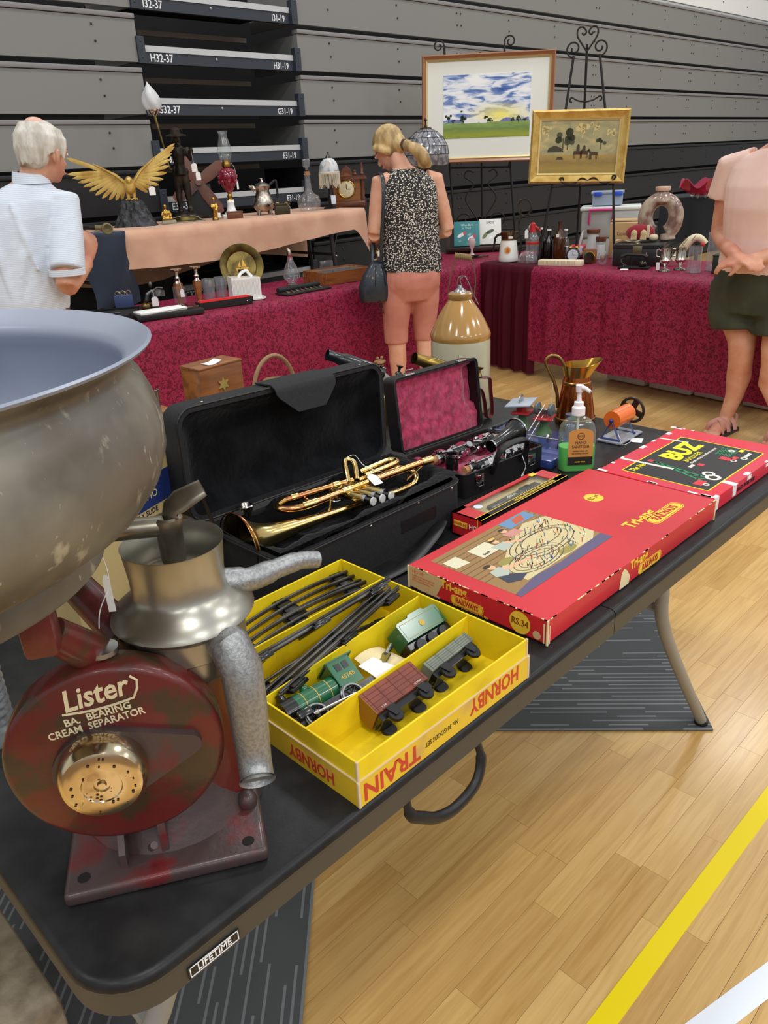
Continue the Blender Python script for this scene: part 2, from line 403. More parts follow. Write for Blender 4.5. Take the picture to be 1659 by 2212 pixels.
# ================================================================ front tables (two folding tables side by side)
ZT = .737
tab_top = M('table_top_black', (27, 27, 28), .36, 0, (35, 35, 36), 30, spec=.35, bump=.05, bscale=260, bdist=.002)
tab_skirt = M('table_skirt_brown', (70, 66, 58), .5, bump=.08, bscale=200, bdist=.002)
leg_grey = M('leg_grey', (140, 138, 134), .4, .1)
def folding_table(label, y0, label_plate, matn=None):
    t = thing('folding_table', label, 'table', (0, y0, 0), group=None)
    W = .745; r = .07
    for h, (xa, xb) in enumerate(((0, .9145), (.9165, 1.83))):
        # half top: rounded outer corners only
        def outline(ins):
            a, b = xa+(ins if h == 0 else 0), xb-(ins if h == 1 else 0); y_0, y_1 = ins, W-ins; rr = r-ins; q = []
            if h == 0:
                q += [(b, y_0), (b, y_1)]
                q += [(a+rr+rr*math.cos(th), y_1-rr+rr*math.sin(th)) for th in [PI/2+PI/2*i/8 for i in range(9)]]
                q += [(a+rr+rr*math.cos(th), y_0+rr+rr*math.sin(th)) for th in [PI+PI/2*i/8 for i in range(9)]]
            else:
                q += [(a, y_1), (a, y_0)]
                q += [(b-rr+rr*math.cos(th), y_0+rr+rr*math.sin(th)) for th in [-PI/2+PI/2*i/8 for i in range(9)]]
                q += [(b-rr+rr*math.cos(th), y_1-rr+rr*math.sin(th)) for th in [PI/2*i/8 for i in range(9)]]
            return q
        b = B(); ins = [(.0, -.012), (.001, -.006), (.004, -.0022), (.009, 0)]
        Ls = [outline(i) for i, z in ins]; n = len(Ls[0]); vv = []; ff = []
        for (i_, z), L_ in zip(ins, Ls): vv += [(x, y, ZT+z) for x, y in L_]
        for k in range(len(ins)-1): ff += [(k*n+i, k*n+(i+1) % n, (k+1)*n+(i+1) % n, (k+1)*n+i) for i in range(n)]
        ff.append(tuple((len(ins)-1)*n+i for i in range(n))); b.add(vv, ff)
        tp = b.build('half_top', tab_top, t, smooth=60)
        b = B(); vv = []; ff = []; zs = [(0, -.012), (.0, -.014), (.0015, -.016), (.0015, -.046), (.006, -.05), (.012, -.046), (.012, -.02)]
        Ls = [outline(i) for i, z in zs]
        for (i_, z), L_ in zip(zs, Ls): vv += [(x, y, ZT+z) for x, y in L_]
        for k in range(len(zs)-1): ff += [(k*n+i, k*n+(i+1) % n, (k+1)*n+(i+1) % n, (k+1)*n+i) for i in range(n)]
        ff.append(tuple((len(zs)-1)*n+i for i in range(n))); b.add(vv, ff); b.build('skirt', tab_skirt, tp, smooth=30)
    for xs, s in ((.20, -1), (1.21, 1)):
        lg = B()
        xf = .19 if s < 0 else 1.645
        for yy in (.1, W-.1):
            B().tube(smoothpath([(xs+s*.06, yy, ZT-.04), (xs+s*.1, yy, ZT-.16), (xs+s*.14, yy, ZT-.3), (xf, yy, .014)], 4), .0145, 12).build('leg', leg_grey, t)
            B().cyl((xf, yy, 0), (xf, yy, .02), .018, 12).build('foot', black_plastic, t)
        B().tube([(xs+s*.12, .1, ZT-.23), (xs+s*.12, W-.1, ZT-.23)], .011, 8).build('crossbar', leg_grey, t)
        B().tube([(xs+s*.12, W/2, ZT-.23), (xs-s*.2, W/2, ZT-.05)], .008, 8).build('brace', leg_grey, t)
    if label_plate:
        hb = smoothpath([(.555, .006, ZT-.046), (.556, .0, ZT-.075), (.535, -.006, ZT-.1), (.49, -.008, ZT-.108), (.455, -.006, ZT-.1), (.43, -.004, ZT-.083), (.412, .0, ZT-.068), (.41, .006, ZT-.046)], 5)
        B().tube(hb, [.006]*4+[.0085]*28+[.006]*(len(hb)-32), 10, flat=(1, .8)).build('carry_handle', black_plastic, t)
        lp = B().box((.118, -.0003, ZT-.033), (.062, .0012, .015)).build('name_plate', black_plastic, t, smooth=0)
        f = B()
        for dx, dz, sx, sz in ((0, .0062, .058, .001), (0, -.0062, .058, .001), (-.0288, 0, .001, .0134), (.0288, 0, .001, .0134)): f.box((.118+dx, -.0011, ZT-.033+dz), (sx, .0006, sz))
        f.build('plate_border', letter_w, lp, smooth=0)
        text('LIFETIME', .0125, FRAME((.118, -.0012, ZT-.033), (1, 0, 0), (0, 0, 1)), letter_w, lp, bold=.012, align='CENTER', sx=.86)
    return t
folding_table('black folding table with brown rim and name plate, nearest the camera', 0, True)
folding_table('black folding table pushed against the back of the nearest table', .757, False)

# carpet tile mats under the legs
def mat_stripe():
    m = bpy.data.materials.new('ribbed_carpet'); m.use_nodes = True; nt = m.node_tree; b = nt.nodes['Principled BSDF']; L = nt.links.new
    b.inputs['Roughness'].default_value = .95; b.inputs['Specular IOR Level'].default_value = .1
    tc = nt.nodes.new('ShaderNodeTexCoord'); sp = nt.nodes.new('ShaderNodeSeparateXYZ'); L(tc.outputs['Object'], sp.inputs[0])
    def mth(op, a_, b_=None, c_=None):
        q = nt.nodes.new('ShaderNodeMath'); q.operation = op
        for k, v in enumerate((a_, b_, c_)):
            if v is None: continue
            if isinstance(v, (int, float)): q.inputs[k].default_value = v
            else: L(v, q.inputs[k])
        return q.outputs[0]
    yr = mth('MULTIPLY', sp.outputs['Y'], 56); row = mth('FLOOR', yr); fr = mth('FRACT', yr)
    wn = nt.nodes.new('ShaderNodeTexWhiteNoise'); wn.noise_dimensions = '1D'; L(row, wn.inputs['W'])
    xs = mth('MULTIPLY_ADD', sp.outputs['X'], 9.5, mth('MULTIPLY', wn.outputs['Value'], 7.3)); cell = mth('FLOOR', xs)
    w2 = nt.nodes.new('ShaderNodeTexWhiteNoise'); w2.noise_dimensions = '2D'; cb = nt.nodes.new('ShaderNodeCombineXYZ'); L(row, cb.inputs[0]); L(cell, cb.inputs[1]); L(cb.outputs[0], w2.inputs['Vector'])
    line = mth('MULTIPLY', mth('LESS_THAN', fr, .3), mth('GREATER_THAN', w2.outputs['Value'], .35))
    n = nt.nodes.new('ShaderNodeTexNoise'); n.inputs['Scale'].default_value = 90; L(tc.outputs['Object'], n.inputs['Vector'])
    mx = nt.nodes.new('ShaderNodeMix'); mx.data_type = 'RGBA'; mx.inputs[6].default_value = (*lin((84, 86, 87)), 1); mx.inputs[7].default_value = (*lin((124, 127, 129)), 1)
    L(line, mx.inputs[0]); L(mx.outputs[2], b.inputs['Base Color'])
    bp = nt.nodes.new('ShaderNodeBump'); bp.inputs['Strength'].default_value = .3; bp.inputs['Distance'].default_value = .002; L(n.outputs['Fac'], bp.inputs['Height']); L(bp.outputs[0], b.inputs['Normal'])
    return m
carpet = mat_stripe()
def carpet_mat(label, corner, ang, w, d):
    o = B().box((w/2, d/2, .0035), (w, d, .005), .001).build('carpet_tile', carpet, None, smooth=0)
    o.location = (corner[0], corner[1], .0005); o.rotation_euler = (0, 0, ang); return tag(o, label, 'mat')
# far mat: corner nearest the camera at (1.64,.064); stripes run along local x
carpet_mat('grey striped carpet tile under the far legs of the front table', (.98, .814), R(-48.65), 1.0, 1.0)
carpet_mat('grey striped carpet tile under the near legs of the front table', (.17, .062), R(45), .95, .95)
# ================================================================ cream separator
sep_red = M('worn_red_paint', (98, 30, 28), .38, 0, (64, 48, 32), 24, lo=.47, hi=.6, detail=7, bump=.1, bscale=60, coat=.25)
sep_iron = M('dark_iron', (72, 58, 57), .4, .15, (104, 34, 36), 17, lo=.54, hi=.66, detail=7, bump=.15, bscale=50, coat=.2)
tinned = M('tinned_steel', (172, 170, 160), .3, .85, (134, 126, 108), 7, lo=.4, hi=.66, rough2=.42)
galv = M('galvanised', (160, 162, 162), .38, .7, (138, 140, 141), 260, lo=.42, hi=.62, bump=.25, bscale=420, bdist=.002)
cream_paint = M('cream_lettering', (226, 214, 176), .6)
E1 = Vector((.859, -.512, 0)); G1 = Vector((.512, .859, 0)); NL = Vector((.029, .132, ZT))
sep = thing('cream_separator', 'hand-cranked cream separator of worn dark red iron with tin spouts', 'separator', mat=FRAME(NL, E1, G1))
b = B()
base = [(0, 0), (.213, 0), (.213, .25), (0, .25)]
def plate_pt(ins, z):
    return [(x+(ins if x < .1 else -ins), y+(ins if y < .1 else -ins), z) for x, y in base]
pl = B().box((.1065, .11, .009), (.213, .22, .018), .006, seg=3)
pl.tube([(.115, .13, .012), (.118, .13, .05), (.125, .13, .1)], [.105, .085, .06], 24, flat=(1, 1), up=(1, 0, 0))
plate = pl.build('base_plate', sep_iron, sep)
h = B()
for q in ((.02, .02), (.193, .018), (.02, .2), (.193, .2)): h.lathe([(0, .0188), (.0065, .0188), (.0068, .0183)], 14, TR(*q))
h.build('bolt_hole', M('hole_dark', (18, 14, 13), .8), plate)
rb = B()
rb.prism([(.0, 0), (.09, 0), (.07, .07), (.05, .1), (.0, .04)], -.004, .004, FRAME((.105, .03, .016), (0, 1, 0), (0, 0, 1)))
rb.prism([(.0, 0), (.09, 0), (.06, .08), (.0, .02)], -.0035, .0035, FRAME((.062, .02, .016), (0, 1, 0), (0, 0, 1)))
rb.build('casting_rib', sep_iron, plate)
B().ball((.198, .075, .022), (.012, .012, .014), 16, 8).build('casting_boss', sep_iron, plate)
# body column
bd = B().lathe([(.0, .018), (.07, .018), (.066, .05), (.06, .09), (.056, .14), (.058, .18), (.06, .225), (0, .225)], 28, TR(.145, .13, 0))
bd.box((.11, .10, .13), (.1, .1, .13), .02)
body = bd.build('body_casting', sep_red, sep)
# gear cover disc
ds = [(0, .0), (.1, .0), (.105, .002), (.1075, .007), (.1075, .03), (.1, .036), (0, .036)]
dm = FRAME((.078, .03, .157), (1, 0, 0), (0, 0, 1))      # local z = -y (out of the face)
gear = B().lathe([(r, -z) for r, z in ds], 56, dm).build('gear_cover', sep_red, sep, smooth=50)
# crank arm: teardrop raised on the cover
arm = [(0, .047), (.02, .046)]
tear = []
for i in range(13):
    a = R(75)+(R(285)-R(75))*i/12; tear.append((.05*math.cos(a)-.012, .047*math.sin(a)-.014))
for i in range(7):
    a = R(-62)+(R(62)+R(62))*i/6; tear.append((.012*math.cos(a)+.073, .012*math.sin(a)-.004))
B().prism([(x, y+.008) for x, y in tear], -.001, .009, dm).build('crank_arm', sep_iron, gear, smooth=30)
hub = B().lathe([(0, .033), (.004, .033), (.005, .030), (.008, .030), (.0085, .032), (.02, .032), (.021, .0335), (.034, .0335), (.041, .031), (.0455, .024), (.047, .016), (.0465, .002), (.0, .002)], 44, dm @ TR(-.013, -.003, .005) @ Matrix.Scale(.93, 4)).build('hub_cap', M('worn_nickel', (212, 196, 164), .16, 1, (150, 116, 78), 22, lo=.5, hi=.72, rough2=.4), gear, smooth=35)
rs = B(); rr = random.Random(3)
for i in range(26):
    a = rr.random()*6.28; q = rr.random()**.5*.033
    rs.lathe([(0, .0339), (rr.uniform(.0006, .0018), .0338)], 6, dm @ TR(-.013+q*math.cos(a), -.003+q*math.sin(a), .0033))
rs.build('rust_spots', M('rust_brown', (70, 48, 30), .8), hub)
B().tube([(.096, .0, .058), (.1, -.006, .066)], .004, 10).build('latch_screw', sep_iron, gear)
lm = lambda x, z: FRAME((.078+x, .0297, .157+z), (1, 0, 0), (0, 0, 1))
text('Lister', .034, lm(-.008, .079) @ Matrix.Rotation(R(8), 4, 'Z'), cream_paint, gear, bold=.02, shear=.25, align='CENTER', sx=.8)
sw = lambda x, z: tuple(lm(x, z) @ Vector((0, 0, .0001)))
B().tube([sw(-.04+.068*i/8, .0625+.005*i/8-.003*math.sin(PI*i/8)) for i in range(9)]+[sw(.033, .078), sw(.034, .087), sw(.028, .093)], .0013, 6).build('underline', cream_paint, gear)
text('BA.  BEARING', .0118, lm(-.009, .0615) @ Matrix.Rotation(R(7), 4, 'Z') @ TR(0, -.006, 0), cream_paint, gear, bold=.02, align='CENTER', sx=.9)
text('CREAM  SEPARATOR', .0118, lm(-.012, .0515) @ Matrix.Rotation(R(7), 4, 'Z') @ TR(0, -.007, 0), cream_paint, gear, bold=.018, align='CENTER', sx=.86)
# oil cap
B().lathe([(0, .0), (.009, 0), (.010, .012), (.016, .015), (.0155, .02), (0, .022)], 18, TR(.083, .055, .252)).build('oil_cap', steel, sep)
# skimmer stack
ax = TR(.162, .12, 0)
B().lathe([(.055, .2), (.06, .21), (.06, .225), (.0635, .228), (.0635, .252), (.0615, .254), (.0615, .258)], 40, ax).build('lower_collar', tinned, sep)
sk = B().lathe([(.06, .256), (.073, .259), (.0765, .264), (.074, .27), (.063, .279), (.053, .287), (.0495, .295), (.0495, .31), (.0525, .343), (.0535, .345), (.0525, .344), (.0485, .312), (.0485, .305), (.0, .305)], 44, ax).build('skimmer_cover', tinned, sep, smooth=50)
B().lathe([(0, .318), (.012, .317), (.03, .312), (.044, .306), (.047, .3)], 32, ax).build('float', tinned, sep)
B().tube([(.19, .085, .252), (.205, .055, .248), (.213, .042, .225), (.2135, .038, .19), (.213, .038, .14), (.2125, .034, .116), (.2125, .024, .104), (.2125, .019, .1005), (.2125, .017, .0995)], [.018, .0215, .022, .021, .0195, .0185, .0182, .0182, .0198], 22, caps=False).build('milk_spout', galv, sep)
B().tube([(.2125, .0185, .1), (.2125, .026, .107), (.2125, .034, .118)], [.0172, .0165, .014], 18).build('spout_bore', M('spout_inside', (120, 122, 118), .5, .5), sep)
B().tube(smoothpath([(.205, .125, .285), (.235, .13, .28), (.265, .142, .281), (.295, .158, .279), (.318, .168, .272)], 4), [.016]*4+[.0135]*4+[.0115]*4+[.0105]*5, 16).build('cream_spout', galv, sep)
# supply bowl bracket
bk = B().tube([(.12, .1, .2), (.075, .06, .262), (.052, .01, .322)], [.026, .02, .016], 12, flat=(1, .7)); bk.box((.0465, -.004, .338), (.03, .03, .05), .006)
bk.tube([(.09, .15, .23), (.03, .2, .3), (-.04, .22, .36)], [.022, .018, .014], 10)
bk.build('bowl_bracket', sep_red, sep)

# supply bowl
bowl_in = M('bowl_enamel', (150, 158, 174), .34, .1, (134, 142, 160), 3)
bowl_out = M('bowl_tin', (112, 108, 99), .42, .3, (140, 136, 122), 9, lo=.52, hi=.7, rough2=.6, bump=.06, bscale=26)
def stain(m, col, scale, lo, hi, stretch):
    nt = m.node_tree; b_ = nt.nodes['Principled BSDF']; prev = b_.inputs['Base Color'].links[0].from_socket
    tc_ = nt.nodes.new('ShaderNodeTexCoord'); mp_ = nt.nodes.new('ShaderNodeMapping'); mp_.inputs['Scale'].default_value = stretch; mp_.inputs['Location'].default_value = (3.1, 1.7, .4)
    n_ = nt.nodes.new('ShaderNodeTexNoise'); n_.inputs['Scale'].default_value = scale; n_.inputs['Detail'].default_value = 6; r_ = nt.nodes.new('ShaderNodeMapRange'); r_.inputs[1].default_value = lo; r_.inputs[2].default_value = hi
    x_ = nt.nodes.new('ShaderNodeMix'); x_.data_type = 'RGBA'; x_.inputs[7].default_value = (*lin(col), 1); L_ = nt.links.new
    L_(tc_.outputs['Object'], mp_.inputs[0]); L_(mp_.outputs[0], n_.inputs['Vector']); L_(n_.outputs['Fac'], r_.inputs[0]); L_(r_.outputs[0], x_.inputs[0]); L_(prev, x_.inputs[6]); L_(x_.outputs[2], b_.inputs['Base Color'])
stain(bowl_out, (176, 172, 156), 46, .64, .72, (1, 1, .55)); stain(bowl_out, (84, 76, 62), 7, .56, .72, (1, 1, 1)); stain(bowl_out, (190, 188, 174), 150, .68, .74, (1, 1, .4))
bw = thing('supply_bowl', 'large dull tin milk bowl with flared rim above the cream separator', 'bowl', (-.012, .238, 1.105))
prof = [(.183, 0), (.192, .001), (.194, .006), (.188, .026), (.195, .03), (.216, .038), (.24, .054), (.257, .076), (.2655, .1), (.266, .124), (.261, .146), (.254, .163), (.247, .172), (.245, .178), (.252, .186), (.263, .1925), (.2665, .1945)]
B().lathe([(r, z) for r, z in prof], 72).build('bowl_shell', bowl_out, bw, smooth=60)
B().lathe([(.2665, .1945), (.268, .197), (.2655, .1985), (.258, .194), (.246, .186), (.240, .18), (.241, .172), (.249, .162), (.256, .145), (.261, .124), (.2605, .1), (.252, .08), (.236, .06), (.212, .046), (.18, .036), (0, .03)], 72).build('bowl_inside', bowl_in, bw, smooth=60)
tm = Vector((.2416, -.086, 0)).normalized()
def tp(d, z, s=0): return (tm.x*d-tm.y*s, tm.y*d+tm.x*s, z)
tapm = M('tap_nickel', (150, 144, 130), .3, .85, (116, 108, 92), 20)
B().tube([tp(.165, .012), tp(.19, .004), tp(.25, -.004)], [.013, .011, .011], 14).build('tap_pipe', tapm, bw)
B().lathe([(0, -.045), (.0125, -.045), (.013, -.04), (.0135, -.012), (.0155, -.004), (.0155, .004), (.012, .006), (.01, .003), (0, .003)], 20, TR(*tp(.256, 0))).build('tap_body', tapm, bw)
hd = Vector((.6, -.8, 0))
B().tube([tp(.256, .0), (tp(.256, 0)[0]+.004, tp(.256, 0)[1]-.003, .014), (tp(.256, 0)[0]+.012, tp(.256, 0)[1]-.008, .02), (tp(.256, 0)[0]+.04*.86, tp(.256, 0)[1]-.04*.5, .031)], [.008, .009, .011, .0085], 12, flat=(.5, 1.3)).build('tap_handle', tapm, bw)
strg = [(tp(.18, .0)[0], tp(.18, .0)[1]-.012, -.002), (tp(.18, .0)[0]+.001, tp(.18, .0)[1]-.02, -.04), (tp(.17, 0)[0], tp(.17, 0)[1]-.02, -.075)]
price_tag(bw, smoothpath([strg[0], strg[1], (strg[2][0]-.004, strg[2][1], strg[2][2]+.004), (strg[2][0]-.012, strg[2][1]-.008, -.085)], 5), (tp(.178, 0)[0], tp(.178, 0)[1]-.02, -.055), (.8, -.6, 0), (0, 0, 1), .007, .042)

# clear plastic water bottle behind the separator (left picture edge)
wb = thing('water_bottle', 'clear ribbed plastic water bottle at the left edge behind the separator', 'bottle', (.085, .47, ZT))
pr = [(0, .002), (.028, 0), (.031, .004)]
for i in range(9): pr += [(.0315, .012+i*.012), (.029, .018+i*.012)]
pr += [(.031, .125), (.03, .14), (.022, .165), (.013, .18), (.0125, .2)]
B().lathe(pr, 28).build('bottle_body', cut_glass, wb)
B().lathe([(.0145, .19), (.0148, .207), (0, .208)], 18).build('cap', M('cap_blue', (40, 90, 170), .4), wb)

# blue and buff board box behind the bowl
fs = thing('slide_box', 'blue and buff card box with gold lettering, behind the big tin bowl', 'box', (.32, .62, ZT))
bxm = FRAME((.32, .62, ZT), (.93, .36, 0), (-.36, .93, 0))
fs.matrix_world = bxm
B().box((.11, .03, .12), (.30, .06, .24), .002).build('box_body', M('buff_card', (196, 172, 118), .7), fs, smooth=0)
B().box((.11, -.0006, .182), (.30, .001, .056)).build('blue_panel', M('navy_print', (26, 44, 104), .6), fs, smooth=0)
text('E & HO', .02, FRAME((.19, -.0013, .176), (1, 0, 0), (0, 0, 1)), M('buff_print', (206, 190, 140), .6), fs, bold=.005, align='RIGHT')
text('FAMILY SLIDE', .0135, FRAME((.185, -.0006, .146), (1, 0, 0), (0, 0, 1)), M('navy_print2', (30, 34, 60), .6), fs, bold=.01, align='RIGHT')

# ================================================================ train set box (yellow)
yel = M('yellow_card', (236, 208, 24), .55, 0, (214, 182, 20), 14, lo=.5, hi=.75)
yel_out = M('yellow_card_worn', (228, 190, 44), .5, 0, (206, 168, 84), 16, lo=.56, hi=.74, coat=.15)
tan_edge = M('worn_card_edge', (214, 192, 150), .8)
red_ink = M('red_ink', (198, 66, 40), .6); dark_ink = M('dark_ink', (60, 54, 30), .7)
hb = thing('train_set_box', 'open yellow card train set box with red lettering and three dividers', 'box', (.333, .006, ZT))
W, D, H = .336, .392, .066
B().box((W/2, D/2, .003), (W, D, .004)).build('box_floor', yel, hb, smooth=0)
for nm, c, d in (('side', (W/2, .0015, H/2), (W, .003, H)), ('side', (W/2, D-.0015, H/2), (W, .003, H)), ('side', (.0015, D/2, H/2), (.003, D, H)), ('side', (W-.0015, D/2, H/2), (.003, D, H))):
    B().box(c, d, .0008).build('box_side', yel, hb, smooth=0)
for c, d in (((W/2, -.0012, .019), (W+.006, .0022, .038)), ((W/2, D+.0012, .019), (W+.006, .0022, .038)), ((-.0012, D/2, .019), (.0022, D+.002, .038)), ((W+.0012, D/2, .019), (.0022, D+.002, .038))):
    w_ = B().box(c, d, .0008).build('outer_wrap', yel_out, hb, smooth=0)
e = B()
for c, d in (((W/2, -.0012, .0383), (W+.006, .0026, .0012)), ((-.0012, D/2, .0383), (.0026, D, .0012))): e.box(c, d)
for x, y in ((-.0012, -.0012), (W+.0012, -.0012), (-.0012, D)): e.box((x, y, .019), (.004, .004, .038), .001)
for x, y in ((.0008, .0008), (W-.0008, .0008)): e.box((x, y, .052), (.004, .004, .03), .001)
e.build('worn_edges', tan_edge, hb, smooth=0)
for y0, y1, h_ in ((.096, .108, .062), (.183, .206, .062), (.288, .291, .062)):
    B().box((0, 0, h_/2), (math.hypot(W, y1-y0)-.006, .0024, h_), m=TR(W/2, (y0+y1)/2, 0, math.atan2(y1-y0, W))).build('divider', yel, hb, smooth=0)
fx = lambda x, z: FRAME((x-.333, -.0026, z-ZT), (-1, 0, 0), (0, 0, -1))
text('HORNBY', .034, fx(.646, .762), red_ink, hb, bold=.02, sx=.78)
text('No. 30 GOODS SET', .0105, fx(.512, .757), dark_ink, hb, bold=0, sx=.72, shear=.1)
text('TRAIN', .036, fx(.437, .757), red_ink, hb, bold=.02, sx=.95)
text('HORNBY', .027, FRAME((-.0026, .04, .019), (0, 1, 0), (0, 0, -1)), red_ink, hb, bold=.02, sx=.78)

# --- loose tinplate track
rail_m = M('tinplate_rail', (100, 98, 94), .32, .7, (70, 68, 65), 20); sleeper_m = M('sleeper_black', (20, 20, 20), .25, .1, coat=.4)
def track(label, m, curve=1, ln=.29):
    t = thing('toy_track', label, 'track', mat=m, group='loose toy train tracks in the yellow box')
    def pt(u, off, z):
        if curve:
            r = .62+off; a = (u-.5)*ln/.62; return ((r)*math.sin(a), r*math.cos(a)-.62, z)
        return ((u-.5)*ln, off, z)
    for off in (-.017, 0, .017):
        P = [pt(i/12, off, .012) for i in range(13)]
        B().tube(P, .0024, 8).build('rail', rail_m, t)
        B().tube([(x, y, z-.004) for x, y, z in P], .0022, 6, flat=(1.2, .4)).build('rail_web', rail_m, t)
    for u in (.1, .5, .9):
        a = (u-.5)*ln/.62 if curve else 0; c = pt(u, 0, .004)
        B().box((0, 0, 0), (.034, .054, .006), .001, TR(*c, -a)).box((0, 0, .0035), (.024, .052, .005), .001, TR(*c, -a)).build('sleeper', sleeper_m, t)
    return t
def TM(x, y, z, rz=0, rx=0, ry=0): return TR(x, y, ZT+z, rz, rx, ry)
track('curved toy track lying in the back compartment of the yellow box, rear one', TM(.525, .372, .036, R(4), R(8)), 1, .30)
track('curved toy track in the back compartment of the yellow box, front one', TM(.515, .332, .033, R(2), R(6)), 1, .30)
track('curved toy track leaning on top of the middle compartment of the yellow box', TM(.50, .272, .052, R(3), R(-42)), 1, .31)
track('straight toy track slanting over the middle compartment of the yellow box', TM(.505, .226, .05, R(12), R(-20), R(-2)), 0, .30)
track('toy track at the bottom of the middle compartment of the yellow box', TM(.50, .25, .012, R(-3), R(10)), 1, .29)

# --- locomotive lying on its side
loco_g = M('loco_green', (28, 98, 62), .3, 0, coat=.5); loco_k = M('loco_black', (18, 18, 19), .28, 0, coat=.5); gold_line = M('gold_line', (196, 160, 66), .5)
whl = M('wheel_grey', (130, 132, 134), .35, .6); whl_k = M('wheel_dark', (44, 44, 46), .35, .5)
wht_ink = M('white_ink', (235, 230, 215), .6)
lc = thing('toy_locomotive', 'green and black clockwork toy locomotive lying in the yellow box', 'locomotive', mat=TM(.349, .147, .029, R(-4), R(-58)))
# local: x along engine (smokebox at 0), z up (rolled over towards the viewer), y across
B().tube([(.0, 0, .022), (.082, 0, .022)], .0165, 20).build('boiler', loco_g, lc)
B().tube([(-.002, 0, .022), (.018, 0, .022)], .0172, 20).build('smokebox', loco_k, lc)
for x in (.03, .05, .07): B().tube([(x-.0006, 0, .022), (x+.0006, 0, .022)], .0168, 20).build('boiler_band', gold_line, lc)
B().lathe([(.006, 0), (.005, .008), (.0065, .012)], 14, TR(.01, 0, .036)).build('chimney', loco_k, lc)
B().ball((.045, 0, .039), (.007, .007, .006), 12, 8).build('dome', loco_g, lc)
B().box((.066, 0, -.002), (.136, .036, .016), .002).build('chassis', loco_k, lc, smooth=0)
cab = B().box((.102, -.018, .028), (.036, .0015, .042)).box((.102, .018, .028), (.036, .0015, .042)).box((.084, 0, .03), (.0015, .037, .034)).box((.104, 0, .05), (.046, .042, .002)).build('cab', loco_g, lc, smooth=0)
B().box((.096, -.0192, .038), (.009, .0006, .011)).box((.108, -.0192, .038), (.009, .0006, .011)).build('cab_window', loco_k, cab, smooth=0)
text('45746', .009, FRAME((.102, -.0191, .022), (1, 0, 0), (0, 0, 1)), gold_line, cab, bold=.01, align='CENTER')
def wheel(parent, x, y, r, z, sp=8):
    w_ = B().lathe([(r*.86, -.002), (r*1.08, -.002), (r*1.08, -.0008), (r, 0), (r, .003), (r*.86, .003), (r*.86, -.002)], 24, FRAME((x, y, z), (1, 0, 0), (0, 0, 1))).build('wheel', whl, parent)
    s = B(FRAME((x, y, z), (1, 0, 0), (0, 0, 1)))
    s.lathe([(0, -.001), (r*.25, -.001), (r*.25, .003), (0, .003)], 12)
    for i in range(sp): a = 2*PI*i/sp; s.tube([(0, 0, .001), (r*.9*math.cos(a), r*.9*math.sin(a), .001)], r*.05, 5)
    s.build('spokes', whl_k, w_)
for x in (.03, .09):
    wheel(lc, x, -.021, .016, -.006); wheel(lc, x, .021, .016, -.006)
B().tube([(.024, -.026, -.004), (.093, -.026, -.008)], .0022, 8).ball((.03, -.026, -.004), (.004, .002, .004), 10, 6).ball((.09, -.026, -.008), (.004, .002, .004), 10, 6).build('coupling_rod', steel, lc)
B().box((.016, -.021, .004), (.022, .01, .012), .003).build('cylinder', loco_k, lc)
B().tube([(-.012, -.012, .002), (0, -.012, .002)], .003, 8).tube([(-.012, .012, .002), (0, .012, .002)], .003, 8).build('buffer', whl, lc)
# --- tender
td = thing('toy_tender', 'green toy tender with gold crest lying in the yellow box', 'tender', mat=TM(.575, .158, .028, R(-1), R(-55)))
tb = B().prism([(0, 0), (.085, 0), (.085, .03), (.08, .033), (.062, .033), (.058, .037), (.03, .037), (.026, .033), (.004, .033), (0, .03)], -.019, .019, FRAME((0, 0, .004), (1, 0, 0), (0, 0, 1))).build('tender_body', loco_g, td, smooth=0)
B().tube([(.004, -.0193, .008), (.081, -.0193, .008), (.081, -.0193, .032), (.004, -.0193, .032)], .0003, 4, closed=True).build('lining', gold_line, tb)
B().lathe([(0, .0006), (.0055, .0005), (.0055, 0)], 6, FRAME((.043, -.0192, .02), (1, 0, 0), (0, 0, 1))).build('crest', gold_line, tb)
B().box((.042, 0, -.003), (.09, .03, .013), .002).build('chassis', loco_k, td, smooth=0)
for x in (.018, .043, .068):
    for s in (-1, 1): B().lathe([(0, -.0015), (.0105, -.0015), (.0105, 0), (.0095, .002), (0, .002)], 20, FRAME((x, s*.018, -.009), (1, 0, 0), (0, 0, 1))).build('wheel', whl_k, td)
